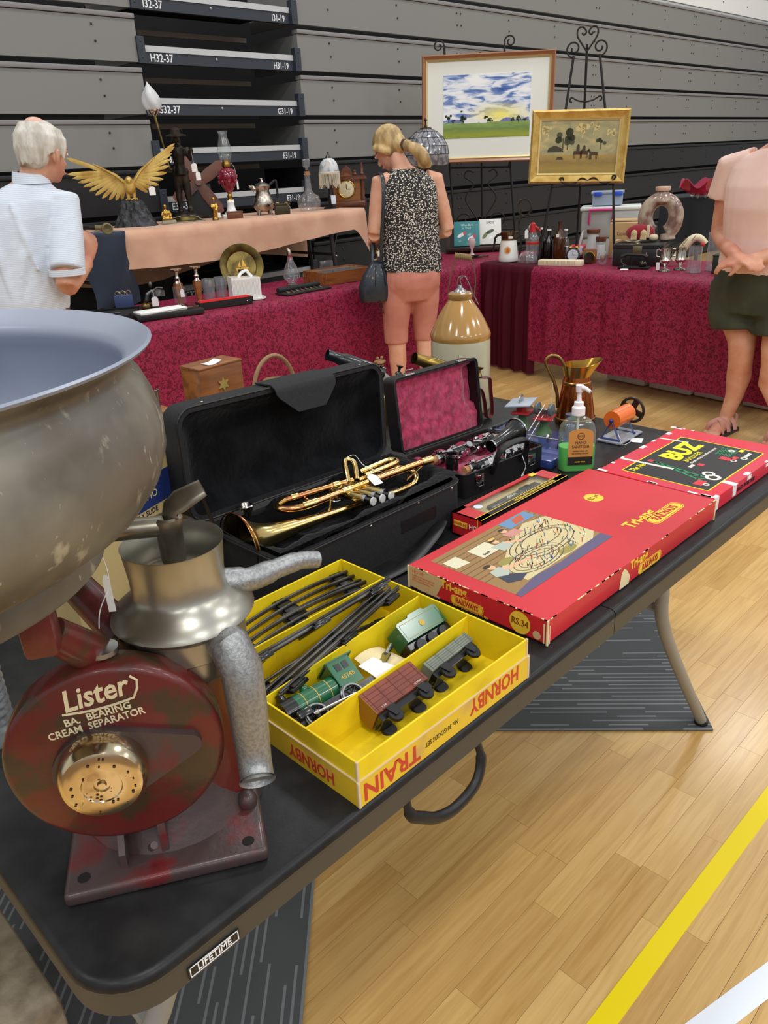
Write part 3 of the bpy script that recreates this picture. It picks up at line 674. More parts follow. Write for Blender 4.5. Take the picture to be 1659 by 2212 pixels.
# --- two wagons on their sides
def wagon(label, m, col, col2, ln, planks):
    t = thing('toy_wagon', label, 'wagon', mat=m)
    wm = M('wagon_'+col2, col, .45, 0, tuple(int(c*.86) for c in col), 30)
    hh = .036 if not planks else .018
    bd_ = B().box((ln/2, 0, hh/2+.006), (ln, .036, hh), .001).build('wagon_body', wm, t, smooth=0)
    ln_ = B()
    for k in range(1, 5): ln_.box((ln/2, -.0182, .006+hh*k/5), (ln*.98, .0004, .0006))
    for k in range(5): ln_.box((ln*(.05+.225*k), -.0182, .006+hh/2), (.0006, .0004, hh*.96))
    ln_.build('plank_lines', M('wagon_line_'+col2, tuple(int(c*.72) for c in col), .6), bd_, smooth=0)
    B().box((ln/2, 0, .001), (ln*.98, .026, .011), .001).build('underframe', loco_k, t, smooth=0)
    for x in (ln*.2, ln*.8):
        for s in (-1, 1):
            B().lathe([(0, -.0015), (.0115, -.0015), (.0115, 0), (.01, .002), (0, .002)], 20, FRAME((x, s*.018, -.008), (1, 0, 0), (0, 0, 1))).build('wheel', whl_k, t)
            B().prism([(-.008, .008), (.008, .008), (.003, -.008), (-.003, -.008)], -.0006, .0006, FRAME((x, s*.0215, -.003), (1, 0, 0), (0, 0, 1))).build('axle_guard', loco_k, t, smooth=0)
    for x in (-.004, ln+.004): B().lathe([(.004, -.001), (.005, 0), (.004, .001)], 10, TR(x, 0, -.002)).build('coupling_hook', loco_k, t)
    return t
wg = wagon('red-brown toy goods van lying on its side in the yellow box', TM(.43, .071, .026, R(1), R(-68)), (128, 62, 48), 'brown', .1, 0)
text('L.T.F', .004, FRAME((.012, -.0184, .010), (1, 0, 0), (0, 0, 1)), wht_ink, wg); text('12 TONS', .0035, FRAME((.075, -.0184, .010), (1, 0, 0), (0, 0, 1)), wht_ink, wg)
B().box((-.0006, 0, .024), (.001, .036, .036)).build('van_end', M('van_end_gold', (138, 98, 34), .5), wg, smooth=0)
wagon('grey toy open wagon lying on its side in the yellow box', TM(.545, .078, .026, R(4), R(-68)), (128, 136, 122), 'grey', .1, 1)
# key and papers
kx = thing('winding_key', 'grey metal winding key lying on papers in the yellow box', 'key', mat=TM(.532, .16, .036, R(25), R(-20)))
B().prism(rrect(.03, .018, .008), 0, .002).build('key_bow', steel, kx); B().tube([(.01, 0, .001), (.034, 0, .001)], .004, 10).build('key_shaft', steel, kx)
pp = tag(B().grid(lambda u, v: (.06*u, .07*v, .012*math.sin(2.4*u+v)), 8, 8, .0006).build('paper_leaflet', M('old_paper', (222, 206, 160), .8)), 'folded old paper leaflet inside the yellow box beneath the key', 'paper'); pp.matrix_world = TM(.505, .122, .016, R(5), R(12))
pp = tag(B().grid(lambda u, v: (.04*u, .05*v, .006*math.sin(2*u+2*v)), 6, 6, .0006).build('note_paper', white_paper), 'white note paper beside the toy locomotive in the yellow box', 'paper'); pp.matrix_world = TM(.492, .115, .03, R(12), R(16))

# ================================================================ red train set lid box
triR = M('red_card', (206, 42, 52), .42, 0, (194, 36, 46), 4, coat=.12); triB = M('buff_label', (206, 176, 134), .7); tri_y = M('yellow_ink', (240, 200, 60), .55); tri_r = M('ink_red_dark', (176, 30, 36), .6)
cream = M('cream_ink', (232, 214, 170), .7)
tr = thing('train_box', 'flat red train set box with a colour picture on its lid', 'box', (.755, .028, ZT))
W, D, H = .595, .29, .046
B().box((W/2, D/2, .004), (W-.008, D-.008, .008), .001).build('box_base', triR, tr, smooth=0)
lid = B().box((W/2, D/2, H/2+.002), (W, D, H-.004), .0015).build('lid', triR, tr, smooth=0)
e = B()
for i in range(60):
    s = rr.random(); j = rr.uniform(-.0006, .0006)
    e.box((W*s, 0, H), (rr.uniform(.004, .02), .0015, .0012)) if i % 2 else e.box((0, D*s, H), (.0015, rr.uniform(.004, .016), .0012))
for x, y in ((0, 0), (W, 0), (0, D)): e.box((x, y, H/2), (.0035, .0035, H-.002), .001)
e.box((0.006, -.0002, H*.4), (.0018, .001, H*.7)); e.box((-.0002, .006, H*.45), (.001, .0025, H*.75))
e.build('worn_edges', cream, lid, smooth=0)
# printed picture on the lid: x .032..0.32 , y .072..0.269
px0, px1, py0, py1 = .034, .319, .073, .268
zt = H+.0002
def decal(name, polys, mat, z=zt, par=None):
    d = B()
    for k, P in enumerate(polys): d.add([(x, y, z) for x, y in P], [tuple(range(len(P)))])
    return d.build(name, mat, par or pic, smooth=0)
pic = B().box(((px0+px1)/2, (py0+py1)/2, H+.0001), (px1-px0, py1-py0, .0003)).build('lid_picture', M('pic_brown', (150, 116, 70), .5), lid, smooth=0)
PX = lambda u, v: (px0+(px1-px0)*u, py0+(py1-py0)*v)
decal('printed_planks', [[PX(0, .30+.07*i), PX(1, .30+.07*i), PX(1, .31+.07*i), PX(0, .31+.07*i)] for i in range(1, 10)], M('pic_plank', (112, 82, 48), .5), H+.0004)
decal('printed_table', [[PX(.18, .12), PX(.9, .12), PX(1, .2), PX(1, .75), PX(.8, .82), PX(.45, .62), PX(.2, .42)]], M('pic_table', (206, 190, 142), .5), H+.0005)
decal('printed_foreground', [[PX(0, 0), PX(1, 0), PX(1, .13), PX(.5, .09), PX(.25, .12), PX(.0, .06)]], M('pic_violet', (92, 84, 116), .5), H+.00055)
rg = B()
for k, (c, rx_, ry_) in enumerate((((.45, .3), .25, .16), ((.45, .3), .21, .125), ((.45, .3), .16, .09), ((.66, .45), .3, .2), ((.66, .45), .25, .155), ((.7, .5), .2, .11))):
    rg.tube([(*PX(c[0]+rx_*math.cos(t), c[1]+ry_*math.sin(t)), H+.0006) for t in [2*PI*i/26 for i in range(26)]], .0009, 4, closed=True, flat=(.3, 1))
rg.build('printed_track', M('pic_track', (70, 62, 54), .5), pic)
for nm, col, rng in (('red', (176, 60, 44), 1), ('green', (84, 116, 70), 2), ('blue', (76, 104, 150), 3), ('cream', (236, 226, 190), 4), ('dark', (52, 50, 50), 5), ('orange', (210, 150, 60), 6)):
    q = random.Random(rng); P = []
    for i in range(26):
        u = q.uniform(.3, .97); v = q.uniform(.15, .72) if u > .5 else q.uniform(.15, .45); a = .6+q.uniform(-.3, .3); l = q.uniform(.006, .024); w_ = .0016
        x, y = PX(u, v); dx, dy = l*math.cos(a), l*math.sin(a); nx, ny = -w_*math.sin(a), w_*math.cos(a)
        P.append([(x, y), (x+dx, y+dy), (x+dx+nx, y+dy+ny), (x+nx, y+ny)])
    decal('printed_trains', P, M('pic_'+nm, col, .5), H+.0007)
def blob(u, v, a, b_, n=12): return [PX(u+a*math.cos(2*PI*i/n), v+b_*math.sin(2*PI*i/n)) for i in range(n)]
decal('printed_faces', [blob(.165, .5, .03, .045), blob(.46, .78, .026, .04), blob(.62, .86, .025, .04), [PX(.2, .42), PX(.42, .36), PX(.42, .33), PX(.2, .36)], [PX(.5, .72), PX(.62, .62), PX(.6, .6), PX(.48, .68)]], M('pic_skin', (226, 178, 138), .5), H+.0008)
decal('printed_hair', [blob(.155, .535, .033, .025), blob(.455, .815, .028, .022), blob(.62, .89, .028, .02)], M('pic_hair', (60, 42, 30), .5), H+.0009)
decal('printed_hair', [blob(.47, .84, .035, .02)], M('pic_hair_fair', (222, 184, 96), .5), H+.00095)
decal('printed_shirts', [[PX(.11, .45), PX(.2, .46), PX(.24, .36), PX(.16, .3), PX(.09, .36)], [PX(.38, .74), PX(.5, .73), PX(.52, .62), PX(.4, .6)]], M('pic_shirt', (176, 184, 170), .5), H+.00075)
decal('printed_shirts', [[PX(.57, .82), PX(.7, .82), PX(.72, .72), PX(.58, .72)]], M('pic_check', (200, 140, 130), .5), H+.00075)
decal('printed_trousers', [[PX(.1, .36), PX(.18, .3), PX(.26, .2), PX(.16, .16), PX(.08, .22)]], M('pic_denim', (54, 58, 76), .5), H+.00074)
decal('printed_poster', [[PX(.24, .66), PX(.42, .66), PX(.42, .86), PX(.24, .86)], [PX(.02, .72), PX(.14, .7), PX(.14, .88), PX(.02, .88)]], M('pic_poster', (216, 210, 180), .5), H+.0006)
decal('printed_poster', [[PX(.68, .84), PX(.97, .84), PX(.97, .99), PX(.68, .99)]], M('pic_posterblue', (104, 140, 176), .5), H+.0006)
decal('printed_poster', [[PX(.76, .86), PX(.86, .86), PX(.92, .97), PX(.8, .96)]], M('pic_posterred', (190, 90, 60), .5), H+.00065)
text('Banff', .009, FRAME((*PX(.27, .70), H+.0008), (1, 0, 0), (0, 1, 0)), 'pic_hair', pic, bold=.01)
decal('printed_greenery', [blob(.29, .47, .07, .05), blob(.67, .18, .09, .05)], M('pic_green2', (150, 140, 70), .5), H+.00066)
# lettering on the lid
sq = lambda x, y, z=H+.0004, a=0: FRAME((x, y, z), (math.cos(a), math.sin(a), 0), (-math.sin(a), math.cos(a), 0))
text('Tri-ang', .034, sq(.372, .072), tri_y, lid, bold=.03, sx=.98)
def pill(parent, m, w, h):
    o = B(m).prism(rrect(w, h, h*.42), -.0001, .0002).build('logo_pill', tri_y, parent, smooth=0)
    B(m).tube([(x, y, .0003) for x, y in rrect(w*.95, h*.84, h*.36)], h*.018, 4, closed=True).build('logo_line', tri_r, o)
    text('RAILWAYS', h*.78, m @ TR(0, 0, .0004), tri_r, o, bold=.03, align='CENTER', sx=.74)
pill(lid, sq(.475, .048), .118, .03)
B().lathe([(0, .0004), (.02, .0003)], 28, TR(.456, .194, H)).build('price_spot', tri_y, lid)
text('RS.34', .016, sq(.456, .194, H+.0007), M('ink_sienna', (140, 90, 30), .6), lid, align='CENTER', sx=.85)
ff = lambda x, z: FRAME((x, -.0004, z), (1, 0, 0), (0, 0, 1))
text('Tri-ang', .024, ff(.252, .036), tri_y, lid, bold=.03, sx=.9); pill(lid, ff(.325, .0155), .085, .021)
B().add([(.218, -.0005, .004), (.25, -.0005, .004), (.253, -.0005, .018), (.24, -.0005, .034), (.23, -.0005, .041), (.222, -.0005, .034), (.22, -.0005, .02)], [(0, 1, 2, 3, 4, 5, 6)]).build('torn_patch', cream, lid, smooth=0)
ee = lambda y, z: FRAME((-.0004, y-.028, z-ZT), (0, -1, 0), (0, 0, 1))
B().prism([(0, -.02), (.062, -.02), (.072, .0), (.085, .019), (0, .021)], -.0003, .0001, ee(.316, .762)).build('buff_label', triB, lid, smooth=0)
text('HO 00', .0095, ee(.309, .774), red_ink, lid); 
for k, s in enumerate(('CHEMINS DE FER MINIATURE', 'FERROVIAIRE IN MINIATURA', 'MODELLEISENBAHNEN')): text(s, .0042, ee(.309, .766-.0048*k), red_ink, lid, sx=.95)
text('MADE IN ENGLAND', .005, ee(.297, .7415), cream, lid, space=1.2)
text('Tri-ang', .022, ee(.243, .772), tri_y, lid, bold=.03, sx=.88); pill(lid, ee(.186, .7515), .07, .0175)
text('ROVEX SCALE MODELS LIMITED', .0046, ee(.216, .7415), tri_y, lid, space=1.15)
B().lathe([(0, .0004), (.02, .0003)], 28, ee(.079, .76)).build('price_spot', tri_y, lid)
text('RS.34', .017, ee(.079, .7605) @ TR(0, 0, .0006), M('ink_brown', (110, 50, 30), .6), lid, align='CENTER', sx=.85)
B().lathe([(0, .0004), (.0075, .0003)], 20, ee(.047, .750)).build('dot', triB, lid)

# ================================================================ locomotive window box
pw = thing('locomotive_box', 'slim red box with a clear window and a boxed black model engine', 'box', (.972, .323, ZT))
W, D, H = .302, .078, .05
red2 = M('red_glossy_card', (196, 36, 44), .3, coat=.4)
B().box((W/2, D/2, .002), (W, D, .004)).box((W/2, D-.001, H/2), (W, .002, H)).box((.001, D/2, H/2), (.002, D, H)).box((W-.001, D/2, H/2), (.002, D, H)).box((W/2, D-.006, H-.001), (W, .012, .002)).box((.018, D/2, H-.001), (.036, D, .002)).box((W-.018, D/2, H-.001), (.036, D, .002)).build('box_shell', red2, pw, smooth=0)
B().box((W/2, .001, H/2), (W, .002, H)).box((W/2, .009, H-.001), (W, .018, .002)).build('black_side', M('black_card', (24, 24, 26), .4), pw, smooth=0)
B().box((W/2, D/2+.002, H-.0012), (W-.07, D-.026, .0006)).build('window', GL('window_film', (250, 250, 246), .9, 0, .1), pw, smooth=0)
B().box((W/2, D/2+.004, .03), (W-.03, D-.012, .02), .002).build('insert_tray', M('tray_buff', (196, 182, 140), .6), pw, smooth=0)
e = B()
for yv in (.003, .018): e.box((W/2, yv, H+.0002), (W, .0014, .0006))
e.box((.0, .012, H/2), (.0008, .0015, H)); e.build('yellow_rule', tri_y, pw, smooth=0)
text('MODEL RAILWAYS OF AUSTRALIA', .0095, FRAME((.12, .0105, H+.0003), (1, 0, 0), (0, 1, 0)), tri_y, pw, bold=.01, sx=.98)
text('OVERLAND', .009, FRAME((.005, .066, H+.0003), (.35, .94, 0), (-.94, .35, 0)), tri_y, pw) if False else None
B().prism(rrect(.034, .012, .001), -.0002, .0003, FRAME((-.0003, .055, .028), (0, -1, 0), (0, 0, 1))).build('brand_patch', tri_y, pw, smooth=0)
text('POWERLINE', .0085, FRAME((-.0008, .055, .028), (0, -1, 0), (0, 0, 1)), red2, pw, align='CENTER', sx=.68, bold=.01)
text('HO', .014, FRAME((-.0004, .034, .028), (0, -1, 0), (0, 0, 1)), wht_ink, pw, bold=.005)
B().lathe([(0, .0006), (.0095, .0004)], 20, TR(.05, .05, H)).build('round_sticker', M('pale_sticker', (206, 214, 226), .6), pw)
B().box((.262, .066, H+.0003), (.02, .012, .0005)).build('yellow_sticker', tri_y, pw, smooth=0)
ml = thing('model_engine', 'black and yellow model diesel engine inside the window box', 'locomotive', (1.03, .358, ZT+.0385))
B().box((.095, 0, .003), (.17, .018, .012), .003).build('engine_hood', loco_k, ml); B().box((.14, 0, .004), (.034, .024, .012), .003).build('engine_cab', loco_k, ml)
B().box((.095, -.012, .004), (.18, .003, .003)).box((.095, .0115, .004), (.16, .002, .0025)).build('yellow_stripe', tri_y, ml, smooth=0)
for x in (.035, .155): B().box((x, .0, .001), (.045, .022, .008), .002).build('bogie', loco_k, ml)
text('48012', .012, FRAME((.07, -.0005, .0095), (1, 0, 0), (0, 1, 0)), wht_ink, ml, bold=.01)

# ================================================================ construction set box
bz = thing('construction_set_box', 'worn red construction set box with black picture panel and torn tape', 'box', (1.378, .042, ZT), R(-.6))
W, D, H = .385, .27, .035
red3 = M('red_card_worn', (214, 34, 58), .45, 0, (206, 54, 74), 11)
B().box((W/2, D/2, H*.3), (W-.006, D-.006, H*.6), .001).build('box_base', red3, bz, smooth=0)
lid = B().box((W/2, D/2, H*.55), (W, D, H*.9), .0015).build('lid', red3, bz, smooth=0)
q = random.Random(11); e = B()
for i in range(22):
    s = q.random(); l = q.uniform(.008, .03); dp = q.uniform(.003, .012)
    side = i % 4
    if side == 0: e.box((W*s, dp/2, H), (l, dp, .0008)); e.box((W*s, -.0003, H*.8), (l, .0008, H*.3*q.random()+.004))
    elif side == 1: e.box((dp/2, D*s, H), (dp, l, .0008))
    elif side == 2: e.box((W*s, D-dp/2, H), (l, dp, .0008))
    else: e.box((W-dp/2, D*s, H), (dp, l, .0008))
e.box((.07, D*.62, H), (.005, D*.76, .0007)) if False else None
e.box((.012, -.0004, H*.55), (.02, .0008, H*.85)); e.box((.1, .012, H), (.016, .03, .0009)); e.box((.1, -.0004, H*.6), (.016, .001, H*.7))
e.build('torn_patches', M('torn_white', (238, 232, 228), .8), lid, smooth=0)
tp_ = M('tape_white', (230, 226, 214), .5)
B().box((0, 0, H+.0006), (.009, .125, .0006), m=TR(.10, .203, 0, R(4))).box((0, 0, H+.0006), (.007, .07, .0006), m=TR(.285, .23, 0, R(8))).build('tape', tp_, lid, smooth=0)
pa = B().box((.175, .127, H+.0002), (.29, .2, .0004)).build('picture_panel', M('panel_black', (34, 32, 34), .5), lid, smooth=0)
e = B()
for c, d in (((.175, .0275, H+.0004), (.29, .0022, .0006)), ((.175, .2265, H+.0004), (.29, .0022, .0006)), ((.0305, .127, H+.0004), (.0022, .2, .0006)), ((.3195, .127, H+.0004), (.0022, .2, .0006))): e.box(c, d)
ylw = M('yellow_print', (250, 236, 20), .5)
e.build('yellow_border', ylw, pa, smooth=0)
sq = lambda x, y, a=0: FRAME((x, y, H+.0008), (math.cos(a), math.sin(a), 0), (-math.sin(a), math.cos(a), 0))
text('BUZ', .066, sq(.158, .178), ylw, pa, bold=.05, sx=1.02); text('BUILDER', .018, sq(.165, .142), ylw, pa, bold=.02, space=1.5, sx=.8)
text('The Ne', .022, sq(.036, .207), ylw, pa, shear=.3, bold=.015, sx=.8)
text('STRONG METAL CONSTRUCTION SET', .0075, sq(.16, .126), wht_ink, pa, bold=.03)
text('BUZ BUILDER', .013, FRAME((.115, -.0006, .017), (1, 0, 0), (0, 0, 1)), M('ink_black', (26, 22, 24), .6), lid, bold=.02, space=1.2)
gr = M('print_green', (30, 140, 90), .5); rd = M('print_red', (210, 50, 60), .5); wt = wht_ink
Z = H+.0007
def bar(d, a, b_, w_):
    a = Vector(a); b_ = Vector(b_); n = Vector((-(b_-a).y, (b_-a).x)).normalized()*w_/2
    d.add([(*(a+n), Z), (*(b_+n), Z), (*(b_-n), Z), (*(a-n), Z)], [(0, 1, 2, 3)])
d = B()
for k in (-1, 1): bar(d, (.125, .205), (.085+.012*k, .055), .005)
for i in range(7): t = i/7; bar(d, (.125-.052*t, .205-.15*t), (.125-.028*(t+.14), .205-.15*(t+.14)), .003)
for i in range(4): bar(d, (.255+.012*i, .075), (.262+.012*i, .115), .003); bar(d, (.25, .08+.01*i), (.305, .085+.01*i), .003)
d.build('printed_girders', gr, pa, smooth=0)
d = B()
for (x, y, w_, h_) in ((.062, .06, .03, .02), (.122, .205, .014, .012), (.235, .08, .02, .025), (.25, .065, .02, .012), (.165, .105, .014, .014)): d.box((x, y, Z), (w_, h_, .0003))
d.build('printed_red_parts', rd, pa, smooth=0)
d = B()
for (x, y, r_) in ((.108, .052, .017), (.122, .068, .014), (.06, .045, .007), (.232, .06, .007), (.26, .048, .008), (.292, .09, .008)):
    d.lathe([(r_*.55, 0), (r_, .0001)], 20, TR(x, y, Z+.0001))
d.box((.145, .118, Z), (.02, .008, .0003)); d.build('printed_wheels', wt, pa, smooth=0)
B().box((.285, .05, Z), (.03, .008, .0004)).build('white_label', wt, pa, smooth=0); B().box((.305, .072, Z), (.016, .01, .0004)).build('yellow_label', ylw, pa, smooth=0)
# ================================================================ trumpet case
case_blk = M('case_nylon', (21, 22, 25), .75, 0, (28, 29, 32), 200, bump=.1, bscale=400, bdist=.002)
plush_k = M('black_plush', (9, 10, 12), .95, 0, (19, 20, 23), 18, sheen=.08, bump=.5, bscale=90, bdist=.006, spec=.1)
tc = thing('trumpet_case', 'open black trumpet case with plush lining and fold-over flap', 'case', (.795, .525, ZT))
W, D, H = .48, .212, .105
def shell(w, d, r, z0, z1, t):
    """open-topped rounded tray: outer wall, rim, inner wall"""
    o = rrect(w, d, r, 6); i_ = rrect(w-2*t, d-2*t, max(r-t, .004), 6); n = len(o)
    vs = [(x, y, z0) for x, y in o]+[(x, y, z1) for x, y in o]+[(x, y, z1) for x, y in i_]+[(x, y, z0+t) for x, y in i_]
    fs = [tuple(range(n-1, -1, -1))]
    for k in range(3): fs += [(k*n+i, k*n+(i+1) % n, (k+1)*n+(i+1) % n, (k+1)*n+i) for i in range(n)]
    fs.append(tuple(3*n+i for i in range(n))); return vs, fs
b = B(); b.add(*shell(W, D, .035, 0, H-.008, .01)); tray = b.build('case_tray', case_blk, tc, smooth=50)
B().tube([(x, y, H-.012) for x, y in rrect(W+.001, D+.001, .035, 6)], .0022, 6, closed=True).build('zip', black_plastic, tray)
def bed(u, v):
    x = (u-.5)*(W-.014); y = (v-.5)*(D-.014); e = min(u, 1-u)*W; f = min(v, 1-v)*D
    lip = max(0, 1-min(e, f)/.035); z = .066+.036*lip**.7
    z += .008*math.sin(x*38+1)*math.sin(y*50)+.004*math.sin(x*90)*math.sin(y*110)
    if x > .08: z += .022*min(1, (x-.08)/.08)*(1 if y < .06 else .6)
    if y < -.045: z += .022*min(1, (-.045-y)/.03)
    return (x, y, min(z, H+.004))
B().grid(bed, 44, 24).build('plush_bed', plush_k, tray, smooth=80)
B().box((.1, -D/2-.0008, .055), (.1, .001, .026), .0003).build('velcro_patch', black_plastic, tray, smooth=0)
sd = B()
for x, z in ((-.2, .035), (-.03, .088), (.1, .09), (.2, .088)): sd.ball((x, -D/2, z), (.003, .002, .003), 8, 5)
sd.build('studs', chrome, tray)
# lid standing up at the back
LY = .118
b = B(FRAME((-.012, LY, H-.004), (1, 0, -.03), (0, 0.04, 1)) @ TR(0, .107, 0)); b.add(*shell(.508, .214, .035, -.052, 0.0, .01)); lidc = b.build('case_lid', case_blk, tc, smooth=50)
fl = FRAME((-.012, LY, H-.004), (1, 0, -.03), (0, 0.04, 1)) @ TR(0, .107, 0)
B(fl).grid(lambda u, v: ((u-.5)*.49, (v-.5)*.196, -.030+.006*math.sin(u*16)*math.sin(v*9)+.026*max(0, 1-min(min(u, 1-u)*.5, min(v, 1-v)*.2)/.03)), 36, 18).build('plush_lining', plush_k, lidc, smooth=80)
B(fl).tube([(x, y, -.001) for x, y in rrect(.507, .213, .035, 6)], .0022, 6, closed=True).build('zip', black_plastic, lidc)
# flap folded over the lid's front edge
fp = [(.0, .107, -.05), (.0, .109, 0), (.0, .1, .012), (.0, .06, .018)]
def flap(u, v):
    w_ = .075 if v < .75 else .075-.02*(v-.75)/.25*2
    pth = [(.1085, -.05), (.1095, .0), (.103, .012), (.055, .026)]
    k = v*3; i = min(int(k), 2); t = k-i; y = pth[i][0]*(1-t)+pth[i+1][0]*t; z = pth[i][1]*(1-t)+pth[i+1][1]*t
    return ((u-.5)*2*w_+.03, y, z)
B(fl).grid(flap, 10, 18, .003).build('flap', case_blk, lidc, smooth=60)
sd = B(fl)
for x in (-.19, -.03, .2): sd.ball((x, .108, -.012), (.003, .002, .003), 8, 5)
sd.build('studs', chrome, lidc)
B().tube(smoothpath([(-.245, .06, H-.02), (-.25, .095, H+.06), (-.255, .11, H+.085)], 4), .008, 8, flat=(.15, 1)).build('lid_stay', black_plastic, tc)
B().tube(smoothpath([(-.1, -.14, .003), (0, -.155, .006), (.1, -.135, .02), (.16, -.11, .03)], 6), .014, 8, flat=(.2, 1)).build('carry_strap', black_plastic, tc)
# trumpet
tpb = M('trumpet_brass', (222, 196, 128), .2, 1, (200, 150, 96), 10, lo=.5, hi=.66)
tpc = M('trumpet_copper', (214, 146, 104), .22, 1, (190, 150, 84), 14)
tp = thing('trumpet', 'worn brass trumpet with copper patches lying in the open black case', 'trumpet', (0, 0, ZT))
bl = Vector((.985, -.12, -.0)).normalized()
bm_ = FRAME((.560, .540, .088), (0, 1, .0), (0, 0, 1))
def along(o, d, s): return (o[0]+d[0]*s, o[1]+d[1]*s, o[2]+d[2]*s)
O = (.560, .541, .09); d = (.985, -.12, -.012)
prof = [(0, .060), (.004, .0585), (.01, .05), (.02, .040), (.035, .031), (.055, .0235), (.085, .0175), (.13, .0125), (.18, .0095), (.25, .0075), (.37, .006)]
B().tube([along(O, d, s) for s, r in prof], [r for s, r in prof], 32, caps=False).build('bell', tpb, tp, smooth=80)
B().tube([along(O, d, s+.0012) for s, r in prof[:9]], [r-.001 for s, r in prof[:9]], 32, caps=False).build('bell_inside', M('bell_lining', (150, 122, 70), .35, 1), tp, smooth=80)
B().tube([along(O, d, 0) if False else (O[0]+.0602*0, O[1]+.0602*math.cos(t)*1, O[2]+.0602*math.sin(t)) for t in [2*PI*i/40 for i in range(40)]], .0013, 6, closed=True).build('bell_rim', tpc, tp)
B().tube(smoothpath([along(O, d, .37), (.968, .497, .088), (.985, .51, .1), (.97, .535, .112), (.93, .545, .115), (.86, .55, .115)], 5), .0062, 12).build('bell_bow', tpb, tp)
B().tube(smoothpath([(1.012, .492, .128), (.9, .508, .124), (.8, .52, .121), (.722, .528, .119), (.686, .536, .118), (.668, .555, .118), (.672, .572, .118), (.70, .58, .119)], 5), [.0072]*5+[.0068]*31, 14).build('leadpipe', tpc, tp)
B().tube([(.695, .581, .119), (.81, .558, .12), (.845, .55, .12)], .0068, 14).build('tuning_slide', tpc, tp)
for a_, b_ in (((.71, .5795, .119), (.725, .577, .119)), ((.70, .5315, .119), (.73, .527, .1195)), ((.79, .522, .1205), (.81, .519, .121)), ((.99, .495, .1275), (1.016, .491, .128)), ((.80, .56, .12), (.815, .557, .12))): B().cyl(a_, b_, .0085, 14).build('ferrule', tpb, tp)
B().cyl((.74, .532, .112), (.735, .574, .113), .0022, 8).build('brace', tpb, tp); B().tube([(.76, .522, .115), (.755, .52, .1), (.745, .518, .092)], .0022, 8).build('brace', tpb, tp); B().tube([(.955, .5, .12), (.95, .502, .1), (.985, .49, .122)], .0018, 8).build('brace', tpb, tp)
for k in range(3):
    o_ = Vector((.805+.0205*k, .505-.004*k, .112)); dv = Vector((.12, -.96, -.02)).normalized()
    B().cyl(o_-dv*.055, o_+dv*.028, .0092, 18).build('valve_casing', tpb, tp); B().cyl(o_+dv*.026, o_+dv*.033, .0102, 18).build('valve_cap', chrome, tp); B().cyl(o_-dv*.062, o_-dv*.054, .0102, 18).build('valve_cap', chrome, tp)
    B().cyl(o_+dv*.033, o_+dv*.046, .004, 10).build('valve_stem', black_plastic, tp); B().cyl(o_+dv*.046, o_+dv*.0495, .0082, 18).build('finger_button', M('pearl_button', (206, 206, 202), .25), tp)
B().tube(smoothpath([(.875, .545, .122), (.935, .537, .126), (.958, .536, .128), (.964, .547, .129), (.955, .557, .129), (.93, .56, .128), (.88, .565, .124)], 5), .006, 12).build('third_slide', tpb, tp)
B().tube(smoothpath([(.832, .548, .12), (.846, .568, .135), (.86, .588, .146), (.872, .592, .147), (.878, .58, .143), (.862, .556, .128), (.852, .545, .12)], 5), .0058, 12).build('first_slide', tpb, tp)
B().tube(arc((.768, .515, .113), .008, 0, 2*PI, 14, 'XY')[:-1], .0016, 6, closed=True).build('finger_ring', chrome, tp)
price_tag(tp, smoothpath([(.868, .59, .152), (.885, .583, .155), (.89, .56, .135), (.9, .52, .128)], 5), (.862, .505, .128), (1, -.2, 0), (.2, .9, .3), .02, .034)
mp = thing('trumpet_mouthpiece', 'silver trumpet mouthpiece standing in the black plush by the bell', 'mouthpiece', (.637, .622, ZT+.092))
B().lathe([(.0, .004), (.006, .0), (.008, .01), (.0085, .014), (.0115, .016), (.0115, .02), (.0133, .022), (.0137, .026), (.012, .028), (.0095, .0262), (.006, .02), (0, .016)], 26).build('cup', silver, mp)

# ================================================================ clarinet case
plush_r = M('maroon_plush', (136, 30, 60), .95, 0, (186, 62, 98), 60, lo=.35, hi=.7, sheen=.5, bump=.7, bscale=70, bdist=.006, spec=.1)
case_vin = M('case_vinyl', (20, 20, 22), .45, bump=.15, bscale=200, bdist=.002)
cc_ = thing('clarinet_case', 'open black clarinet case with maroon plush lining and carry handle', 'case', (1.268, .575, ZT), R(-4.5))
W, D, H = .278, .19, .056
b = B(); b.add(*shell(W, D, .012, 0, H, .006)); tray = b.build('case_tray', case_vin, cc_, smooth=50)
B().tube([(x, y, H) for x, y in rrect(W, D, .012, 4)], .0022, 6, closed=True).build('rim', black_plastic, tray)
B().grid(lambda u, v: ((u-.5)*(W-.012), (v-.5)*(D-.012), .034+.012*max(0, math.sin(v*20))**.5*.8+.006*math.sin(u*22)*math.sin(v*8)), 32, 30).build('plush_bed', plush_r, tray, smooth=80)
B().tube(smoothpath([(-.05, -D/2-.002, .04), (-.052, -D/2-.012, .06), (-.048, -D/2-.02, .088), (-.028, -D/2-.022, .103), (.03, -D/2-.022, .103), (.05, -D/2-.02, .088), (.054, -D/2-.012, .06), (.052, -D/2-.002, .04)], 5), [.0065]*12+[.0085]*12+[.0065]*12, 12, flat=(1.2, .75)).build('carry_handle', case_vin, tray)
for x in (-.09, .09):
    lt = B().box((x, -D/2-.002, .036), (.026, .003, .022), .001).build('latch', chrome, tray); B().box((x, -D/2-.005, .04), (.012, .004, .014), .001).tube([(x-.009, -D/2-.005, .03), (x-.009, -D/2-.005, .02), (x+.009, -D/2-.005, .02), (x+.009, -D/2-.005, .03)], .0012, 6).build('latch_hasp', chrome, lt)
lm_ = FRAME((-.002, D/2+.008, H+.004), (1, 0, 0), (0, .12, 1)) @ TR(0, .09, 0)
